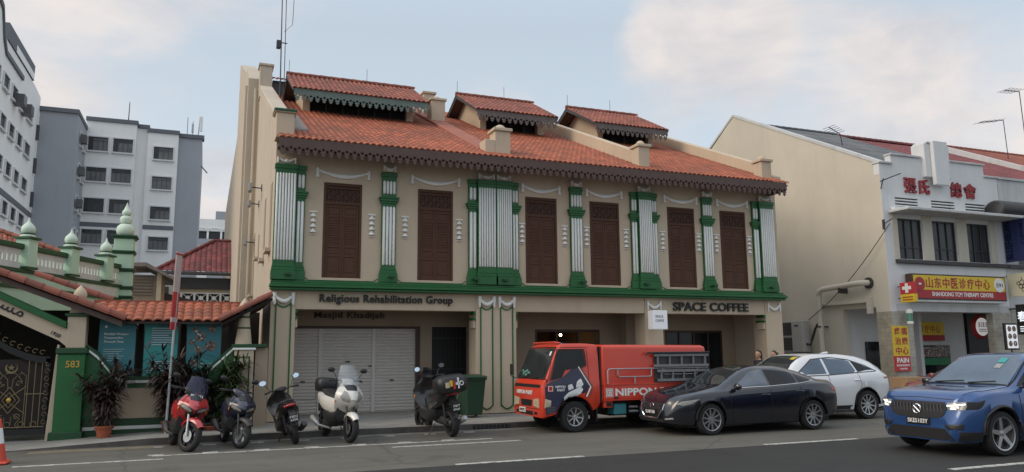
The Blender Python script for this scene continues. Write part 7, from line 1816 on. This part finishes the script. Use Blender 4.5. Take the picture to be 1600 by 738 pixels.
# grab rail of tube on the side
y = .905
def rail(pts, r_=.013):
    out = []
    for i, p in enumerate(pts):
        if 0 < i < len(pts)-1:
            a, b = Vector(pts[i-1]), Vector(pts[i+1]); v = Vector(p)
            da, db = (a-v).normalized()*.05, (b-v).normalized()*.05
            out += [v+da, v+(da+db)*.30, v+db]
        else: out.append(Vector(p))
    mb.tube(out, r_, 8)
mb = MB(); rail([(.42, y, 1.03), (.42, y, 1.36), (-2.28, y, 1.36)]); rail([(.16, y, 1.36), (.16, y, 1.18), (-.72, y, 1.18), (-.72, y, 1.36)]); rail([(-.28, y, 1.18), (-.28, y, 1.03)]); rail([(-1.02, y, 1.36), (-1.02, y, 1.22), (-1.98, y, 1.22), (-1.98, y, 1.36)])
mb.build('hand_rail', 'galvanised', tk, smooth=60)
mb = MB(); mb.box(-2.2, 1.9, -.40, -.30, .42, .56); mb.box(-2.2, 1.9, .30, .40, .42, .56); mb.box(-.55, .2, -.55, .55, .30, .56); mb.box(-2.28, 2.0, -.70, .70, .56, .655); mb.build('chassis', 'black', tk)
mb = MB(); mb.box(-.10, .22, .46, .80, .34, .58); mb.build('battery_box', 'teal', tk, bevel=.02)
mb = MB(); mb.tube([(-.20, .72, .50), (-.42, .74, .50)], .03, 8); mb.tube([(-.20, .72, .40), (-.42, .74, .40)], .03, 8); mb.build('tank_strap', 'galvanised', tk)
mb = MB(); mb.box(.66, .69, .50, .82, .22, .62); mb.box(.66, .69, -.82, -.50, .22, .62); mb.build('mud_flap', 'black', tk)
for x, tw_ in ((1.22, 0), (-1.28, 1)):
    for sg in (1, -1):
        wheel(tk, (x, sg*.84, .335), .335, .20, .20, sg, 8)
        if tw_: wheel(tk, (x, sg*.60, .335), .335, .20, .20, sg, 8)
mb = MB()
for sg in (1, -1):
    a_ = [math.pi*(k_/16) for k_ in range(17)]; mb.loft([[(1.22+.44*math.cos(a), sg*.60, .335+.44*math.sin(a)) for a in a_], [(1.22+.44*math.cos(a), sg*.862, .335+.44*math.sin(a)) for a in a_]], cap=False, closed=False)
mb.build('wheel_arch', 'black', tk)
# aluminium ladders hung on the cargo side
def ladder(z0, z1, yo, xa, xb, label):
    l = thing('ladder', label, 'ladder', (8.90-(xa+xb)/2, -3.38-yo, 1.0), rz=math.pi, group='ladders tied to the truck')
    cx_ = (xa+xb)/2
    mb = MB(); mb.box(xa-cx_, xb-cx_, -.02, .02, z0-.03-1, z0+.03-1); mb.box(xa-cx_, xb-cx_, -.02, .02, z1-.03-1, z1+.03-1); mb.build('ladder_rail', 'ladder_metal', l, bevel=.004)
    n = 5
    for q in range(n):
        x = lerp(xa+.10, xb-.10, q/(n-1))-cx_; MB().box(x-.018, x+.018, -.015, .015, z0-1+.03, z1-1-.03).build('rung', 'ladder_metal', l)
ladder(1.42, 1.66, .935, -2.28, -.78, 'upper aluminium ladder section hung on the red cargo cover, dark strap along its top')
ladder(1.09, 1.30, .945, -2.28, -.86, 'lower aluminium ladder section hung behind the tube rail of the red truck')
mb = MB(); mb.box(-2.30, -.62, .90, .985, 1.695, 1.735); mb.tube([(-.62, .95, 1.71), (-.55, .93, 1.66)], .02, 6); mb.build('ladder_strap', 'plastic_black', tk, bevel=.01)
mb = MB(); mb.box(-2.29, -.82, .85, .88, 1.04, 1.70); mb.build('ladder_backing', 'metal_dark', tk)
# ------------------------------------------------------------ motor scooters
def ering(c, wy, wz, n=16, p=2.4, axis='x', tilt=0.0):
    """Superellipse ring: axis 'x' lies across the bike in y-z, axis 'z' lies flat in x-y (wz is then the half depth in x)."""
    out = []
    for k in range(n):
        a = 2*math.pi*k/n; ca, sa = math.cos(a), math.sin(a)
        u = wy*math.copysign(abs(ca)**(2/p), ca); v = wz*math.copysign(abs(sa)**(2/p), sa)
        if axis == 'x': out.append((c[0]+v*tilt, u, c[2]+v))
        else: out.append((c[0]+v, u, c[2]+v*tilt))
    return out
def vring(c, wy, d, back, tilt=0.0):
    """A flat plan section with a pointed nose: half width wy, nose d ahead of c, back edge behind it."""
    out = []
    for u in (-1, -.92, -.75, -.55, -.3, -.1, .1, .3, .55, .75, .92, 1): out.append((c[0]+d*(1-abs(u)**1.35), u*wy, c[2]+tilt*d*(1-abs(u)**1.35)))
    for u in (.95, .7, .3, -.3, -.7, -.95): out.append((c[0]-back*(1-abs(u)**3), u*wy*.98, c[2]))
    return out
def scooter(label, loc, rz, lean, steer, paint, accent='plastic_black', wb=1.32, rw=0.27, tw=0.11, screen=None, screen_h=0.30, box=None, big=1.0, fender=None, plate=None, rim='alloy', mirrors=('plastic_black', 'plastic_black'), lights='split', belly='plastic_black', group='scooters parked in the motorcycle lots', tail_paint=None, side_accent=None, fork='metal_dark'):
    t = thing('motor_scooter', label, 'scooter', loc, rz, group, lean=lean)
    xf, xr = wb/2, -wb/2; K = big
    st = Matrix.Translation((xf-0.12, 0, 0)) @ Matrix.Rotation(steer, 4, 'Z') @ Matrix.Translation((-(xf-0.12), 0, 0))
    def put(mb, name, m, turn=False, par=None, smooth=55, bevel=0.0):
        if turn: mb.moved(st)
        return mb.build(name, m, par or t, smooth=smooth, bevel=bevel)
    def bike_wheel(x, r, w, turn):
        mb = MB(); mb.lathe([(r*0.70, -w*0.42), (r*0.86, -w*0.5), (r*0.97, -w*0.33), (r, 0), (r*0.97, w*0.33), (r*0.86, w*0.5), (r*0.70, w*0.42)], (x, 0, r), 36, 'y', cap=False)
        wh = put(mb, 'wheel', 'tyre', turn)
        mb = MB(); mb.lathe([(r*0.71, -w*0.42), (r*0.66, -w*0.40), (r*0.63, -w*0.1), (r*0.63, w*0.1), (r*0.66, w*0.40), (r*0.71, w*0.42)], (x, 0, r), 36, 'y', cap=False)
        for k in range(6):
            a = k*math.pi/3; ca, sa = math.cos(a), math.sin(a); q = []
            for rr, s_ in ((r*0.12, 0.028), (r*0.66, 0.016)):
                for d in (-0.022, 0.022):
                    for e in (-s_, s_): q.append((x+rr*ca-e*sa, d, r+rr*sa+e*ca))
            mb.add(q, [(0, 1, 3, 2), (4, 6, 7, 5), (0, 4, 5, 1), (2, 3, 7, 6), (0, 2, 6, 4), (1, 5, 7, 3)])
        mb.lathe([(0.01, -0.05), (r*0.17, -0.045), (r*0.17, 0.045), (0.01, 0.05)], (x, 0, r), 16, 'y')
        put(mb, 'rim', rim, turn, wh, 40)
        mb = MB(); mb.lathe([(r*0.26, -0.062), (r*0.38, -0.062), (r*0.38, -0.056), (r*0.26, -0.056)], (x, 0, r), 28, 'y'); put(mb, 'brake_disc', 'alloy', turn, wh, 40)
    bike_wheel(xf, rw, tw, True); bike_wheel(xr, rw*0.98, tw*1.12, False)
    # fork and front mudguard
    mb = MB()
    for s_ in (-1, 1): mb.tube([(xf, s_*0.085, rw), (xf-0.05, s_*0.085, rw+0.20), (xf-0.15, s_*0.075, 0.74*K)], [0.024, 0.022, 0.020], 10)
    put(mb, 'fork', fork, True)
    mb = MB(); rr = []
    for k in range(13):
        a = rad(38)+rad(112)*k/12; R_ = rw+0.035; wd = (0.075+0.01*math.sin(math.pi*k/12))*K*(0.55+0.45*math.sin(math.pi*(k+1)/14))
        ca, sa = math.cos(a), math.sin(a)
        rr.append([(xf+(R_+dz)*ca, y, rw+(R_+dz)*sa) for y, dz in ((-wd, -0.05), (-wd*0.9, 0.0), (-wd*0.45, 0.022), (0, 0.030), (wd*0.45, 0.022), (wd*0.9, 0.0), (wd, -0.05))])
    mb.loft(rr, cap=False, closed=False); put(mb, 'front_mudguard', fender or paint, True)
    # front apron and beak
    ap = [(0.40, xf-0.40, .14, .05), (0.50, xf-0.36, .19, .09), (0.58, xf-0.31, .225, .16), (0.66, xf-0.25, .25, .24), (0.74, xf-0.22, .262, .275), (0.81, xf-0.22, .25, .25), (0.88, xf-0.25, .21, .20), (0.95, xf-0.29, .15, .14), (1.0, xf-0.32, .10, .09)]
    mb = MB(); mb.loft([vring((cx, 0, z*K), w*K, d*K, .06*K, -0.12) for z, cx, w, d in ap]); cw = Shell(t, mb, 'front_cowl', paint); cw.body.data.set_sharp_from_angle(angle=rad(26))
    nose = (-0.16, 0.70) if lights == 'split' else (-0.17, 0.66)
    cw.patch('cowl_centre', accent, [(-.13*K, .655*K), (.13*K, .655*K), (.10*K, .58*K), (.05*K, .53*K), (-.05*K, .53*K), (-.10*K, .58*K)], 'front', off=.006, rows=6, cols=8)
    if lights == 'split':
        cw.patch('headlight', 'lamp_glass', [(.04*K, .700*K), (.19*K, .755*K), (.215*K, .735*K), (.12*K, .672*K), (.05*K, .668*K)], 'front', off=.010, rows=4, cols=8, sides=(1, -1))
        cw.patch('lamp_surround', 'plastic_black', [(.015*K, .712*K), (.20*K, .780*K), (.235*K, .735*K), (.13*K, .655*K), (.02*K, .650*K)], 'front', off=.005, rows=6, cols=8, sides=(1, -1))
    else:
        cw.patch('headlight', 'lamp_glass', [(.055*K, .70*K), (.09*K, .83*K), (.13*K, .85*K), (.20*K, .74*K), (.13*K, .665*K), (.07*K, .66*K)], 'front', off=.010, rows=8, cols=8, sides=(1, -1))
        cw.patch('lamp_surround', 'bike_white', [(.04*K, .70*K), (.08*K, .85*K), (.135*K, .87*K), (.215*K, .74*K), (.135*K, .65*K), (.06*K, .645*K)], 'front', off=.005, rows=8, cols=8, sides=(1, -1))
    cw.patch('dash_glass', 'plastic_black', [(-.12*K, .955*K), (.12*K, .955*K), (.09*K, .86*K), (-.09*K, .86*K)], 'front', off=.006, rows=5, cols=8)
    for s_ in (-1, 1):
        mb = MB(); mb.ball((xf-0.20*K, s_*0.235*K, 0.69*K), 0.03*K, 0.012*K, 0.04*K, 10, 6); put(mb, 'indicator', 'lamp_amber')
    # leg shield, floor, tunnel
    mb = MB(); mb.loft([ering((x, 0, z*K), w*K, h*K, 16, 3.2) for x, z, w, h in ((xf-0.27, .47, .19, .16), (xf-0.42, .38, .20, .13), (0.0, .36, .20, .12), (-0.20, .40, .20, .13), (-0.40, .47, .17, .13))]); put(mb, 'footboard', belly)
    # rear body
    rb = [(0.30, .60, .07, .12), (0.16, .58, .12, .15), (0.0, .57, .165, .17), (-0.18, .59, .20, .17), (-0.40, .63, .215, .15), (-0.62, .69, .195, .12), (-0.80, .75, .145, .085), (-0.95, .80, .07, .045)]
    sx_ = wb/1.32
    mb = MB(); mb.loft([ering((x*sx_, 0, z*K), w*K, h*K, 18, 2.6) for x, z, w, h in rb]); put(mb, 'side_fairing', tail_paint or paint)
    if side_accent:
        mb = MB()
        for s_ in (-1, 1): mb.tube([(0.10*sx_, s_*0.12*K, .40*K), (-0.2*sx_, s_*0.175*K, .50*K), (-0.5*sx_, s_*0.186*K, .60*K), (-0.74*sx_, s_*0.15*K, .72*K)], [0.012, 0.03, 0.026, 0.01], 8)
        put(mb, 'side_trim', side_accent)
    mb = MB(); mb.loft([ering((x*sx_, 0, z*K), w*K, h*K, 16, 2.8) for x, z, w, h in ((0.14, .66, .05, .03), (0.02, .715, .115, .05), (-0.22, .735, .145, .055), (-0.40, .765, .15, .06), (-0.46, .80, .145, .05), (-0.68, .825, .125, .045), (-0.84, .84, .08, .03))]); put(mb, 'seat', 'seat_black')
    # engine, swingarm, exhaust, rear mudguard
    mb = MB(); mb.loft([ering((x, 0.05, z), w, h, 12, 3) for x, z, w, h in ((-0.12, .34, .12, .09), (-0.40*sx_, .33, .11, .10), (xr, .29, .085, .085), (xr-0.10, .28, .05, .05))]); mb.tube([(xr, -.10, rw), (xr+.02, -.12, .60*K)], .022, 8); mb.tube([(xr, .12, rw), (xr+.02, .13, .60*K)], .022, 8); put(mb, 'engine', 'metal_dark')
    mb = MB(); mb.tube([(-0.15, -.10, .22), (xr+.05, -.155, .24), (xr+.0, -.165, .27), (xr-.30, -.18, .37), (xr-.36, -.182, .395)], [.022, .03, .055, .062, .045], 12); put(mb, 'exhaust', 'metal_dark' if big < 1.1 else 'galvanised')
    mb = MB(); mb.prism([(xr-.34, .44*K), (xr-.40, .56*K), (xr-.22, .72*K), (xr-.12, .68*K)], 'y', -.06, .06); mb.loft([[(xr+(rw+.03)*math.cos(a), y, rw+(rw+.03)*math.sin(a)) for y in (-.07, 0, .07)] for a in [rad(60+12*k) for k in range(9)]], cap=False, closed=False); put(mb, 'rear_mudguard', 'plastic_black')
    mb = MB(); mb.ball((-0.93*sx_, 0, .775*K), .06, .10*K, .035*K, 12, 8); mb.ball((-0.88*sx_, .10*K, .76*K), .06, .03, .03, 8, 6); mb.ball((-0.88*sx_, -.10*K, .76*K), .06, .03, .03, 8, 6); put(mb, 'tail_light', 'lamp_red')
    if plate:
        px_ = xr-.385; mb = MB(); mb.box(px_-.006, px_+.006, -.10, .10, .46*K, .60*K); mb.moved(Matrix.Translation((px_, 0, .53*K)) @ Matrix.Rotation(rad(-14), 4, 'Y') @ Matrix.Translation((-px_, 0, -.53*K))); p = put(mb, 'number_plate', 'plate_black')
        tx = MB()
        for k, s_ in enumerate(plate): tx.text(s_, (px_-.0085, .075, (.54-.062*k)*K), (0, -1, 0), (0, 0, 1), w=.15, h=.05, depth=.003, bold=.02)
        tx.moved(Matrix.Translation((px_, 0, .53*K)) @ Matrix.Rotation(rad(-14), 4, 'Y') @ Matrix.Translation((-px_, 0, -.53*K))); tx.build('plate_lettering', 'plate_white', p)
    # handlebar, dash, mirrors
    hx, hz_ = xf-0.36, 1.0*K
    mb = MB(); mb.tube([(hx-.10, -.36, hz_+.02), (hx-.02, -.20, hz_+.03), (hx+.03, -.06, hz_), (hx+.03, .06, hz_), (hx-.02, .20, hz_+.03), (hx-.10, .36, hz_+.02)], .014, 8)
    for s_ in (-1, 1): mb.tube([(hx-.045, s_*.25, hz_+.027), (hx-.10, s_*.365, hz_+.02)], .020, 8); mb.tube([(hx+.0, s_*.22, hz_+.02), (hx-.02, s_*.36, hz_+.0)], .008, 6)
    hb = put(mb, 'handlebar', 'plastic_black', True)
    mb = MB(); mb.loft([ering((hx+dx, 0, hz_+z), w, h, 14, 2.4) for dx, z, w, h in ((.11, -.05, .09, .05), (.05, .0, .13, .06), (-.03, .03, .12, .045), (-.07, .02, .06, .02))]); put(mb, 'dash_cover', accent, True)
    for s_, mm_ in zip((1, -1), mirrors):
        mb = MB(); mb.tube([(hx-.02, s_*.22, hz_+.03), (hx+.0, s_*.27, hz_+.12), (hx-.01, s_*.33, hz_+.20)], .007, 6); put(mb, 'mirror_stalk', 'plastic_black', True)
        mb = MB(); mb.ball((hx-.01, s_*.36, hz_+.235), .028, .075, .05, 14, 8); p = put(mb, 'mirror', 'plastic_black', True)
        mb = MB(); mb.lathe([(1.0, -.003), (1.0, 0)], (0, 0, 0), 18, 'x'); mb.v = [Vector((hx-.041+v.x*.5, s_*.36+v.y*.074, hz_+.235+v.z*.049)) for v in mb.v]; put(mb, 'mirror_glass', 'mirror', True, p, None)
    if screen:
        mb = MB(); G = []
        for k in range(7):
            t_ = k/6; z = lerp(.88, .93+screen_h, t_)*K; x0 = lerp(xf-.12, xf-.36, t_**0.9); w = lerp(.15, .13, t_)*K*(1+.35*math.sin(math.pi*min(1, t_*1.1)))
            G.append([(x0-.10*(abs(u)**2), u*w, z-0.015*u*u) for u in [(-1+2*j/10) for j in range(11)]])
        mb.loft(G, cap=False, closed=False); put(mb, 'windscreen', screen, smooth=70)
    mb = MB(); mb.tube([(-.10, .10, .26), (-.02, .24, .03), (.02, .27, .012)], .012, 6); put(mb, 'side_stand', 'metal_dark')
    if box:
        bw, bl, bh, z = box; xb = -.80*sx_
        mb = MB(); mb.loft([ering((xb, 0, z*K), bw*.80, bl*.8, 20, 3.4, 'z'), ering((xb, 0, (z+.03)*K), bw*.95, bl*.95, 20, 3.4, 'z'), ering((xb, 0, z*K+bh*.55), bw, bl, 20, 3.4, 'z'), ering((xb, 0, z*K+bh*.85), bw*.95, bl*.93, 20, 3.0, 'z'), ering((xb, 0, z*K+bh), bw*.70, bl*.65, 20, 2.6, 'z')])
        b = put(mb, 'top_box', 'plastic_black')
        mb = MB(); mb.lathe([(1.003, 0), (1.003, .012)], (0, 0, 0), 28); mb.v = [Vector((xb+v.x*bl*.99, v.y*bw*.985, z*K+bh*.52+v.z)) for v in mb.v]; put(mb, 'box_seam', 'plastic_grey', par=b) if False else None
        mb = MB(); mb.box(xb+bl*.4, xb+bl*.9, -.05, .05, z*K-.06, z*K+.01); mb.tube([(xb+bl*.8, .10, z*K-.02), (xb+bl*1.3, .10, z*K-.12)], .012, 6); mb.tube([(xb+bl*.8, -.10, z*K-.02), (xb+bl*1.3, -.10, z*K-.12)], .012, 6); put(mb, 'luggage_rack', 'metal_dark')
        return t, b, xb
    return t, None, 0
def place(xf_, yf_, rz, wb):       # where the bike's middle lies when its front wheel stands at (xf_, yf_)
    return (xf_-math.cos(rz)*wb/2, yf_-math.sin(rz)*wb/2, 0.004)
rz = rad(-80)
t, _, _ = scooter('red adventure scooter with a tall dark windscreen, leaning beside the sign pole', place(-.27, -4.10, rz, 1.32), rz, rad(-13), rad(28), 'bike_red', 'plastic_black', screen='screen_tint', screen_h=.34, rw=.285, tw=.12, big=1.08, fender='bike_red', rim='plastic_black', lights='split', fork='alloy')
MB().text('PM4821', (.66-.155, -.11, .985), (0, 1, 0), (-.45, 0, .89), w=.22, h=.055, depth=.003, bold=.02).build('front_lettering', 'plate_white', t)
rz = rad(-81)
scooter('dark blue scooter with a pale front wheel rim, standing before the cream pier', place(.66, -4.0, rz, 1.28), rz, rad(-9), rad(24), 'bike_navy', 'bike_navy', wb=1.28, rw=.265, tw=.095, big=1.02, fender='plastic_black', rim='alloy', lights='split')
rz = rad(94)
scooter('small black scooter seen from behind, with gold side trim and one round mirror', (1.74, -3.07, .004), rz, rad(-13), rad(12), 'bike_black', 'plastic_black', wb=1.26, rw=.265, tw=.10, big=1.02, plate=('FBN', '4408'), side_accent='bike_gold', rim='plastic_black')
rz = rad(-79)
scooter('white maxi scooter with a clear windscreen and black top box, before the rolling shutter', place(2.78, -4.0, rz, 1.50), rz, rad(-4), rad(4), 'bike_white', 'bike_white', wb=1.50, rw=.27, tw=.13, big=1.18, screen='screen_clear', screen_h=.36, box=(.23, .22, .30, .80), fender='bike_white', rim='plastic_black', lights='round')
rz = rad(96)
t, b, xb = scooter('bulky black maxi scooter seen from behind, its top box covered in stickers', (4.90, -3.08, .004), rz, rad(-7), rad(18), 'bike_black', 'plastic_black', wb=1.52, rw=.28, tw=.14, big=1.20, screen='screen_tint', screen_h=.22, box=(.35, .28, .36, .78), plate=('FBT', '8946P'), rim='plastic_black', side_accent='plastic_grey')
mb = MB()
def sticker(y0, y1, z0, z1, m, dx=.282):
    q = MB(); q.box(xb-dx-.006, xb-dx+.02, y0, y1, z0, z1); q.build('sticker', m, b)
sticker(.13, .21, 1.06, 1.17, 'cream'); sticker(.06, .115, 1.08, 1.20, 'sign_yellow'); sticker(.0, .045, 1.02, 1.19, 'sign_red_bright'); sticker(-.08, -.01, 1.10, 1.15, 'print_white'); sticker(-.09, -.06, 1.02, 1.24, 'print_white'); sticker(-.20, -.185, 1.08, 1.16, 'sign_yellow', .20)
q = MB(); q.tube([(xb-.292, -.14+.04*math.cos(a), 1.12+.04*math.sin(a)) for a in [2*math.pi*k/14 for k in range(15)]], .010, 6, cap=False); q.build('sticker', 'print_white', b)
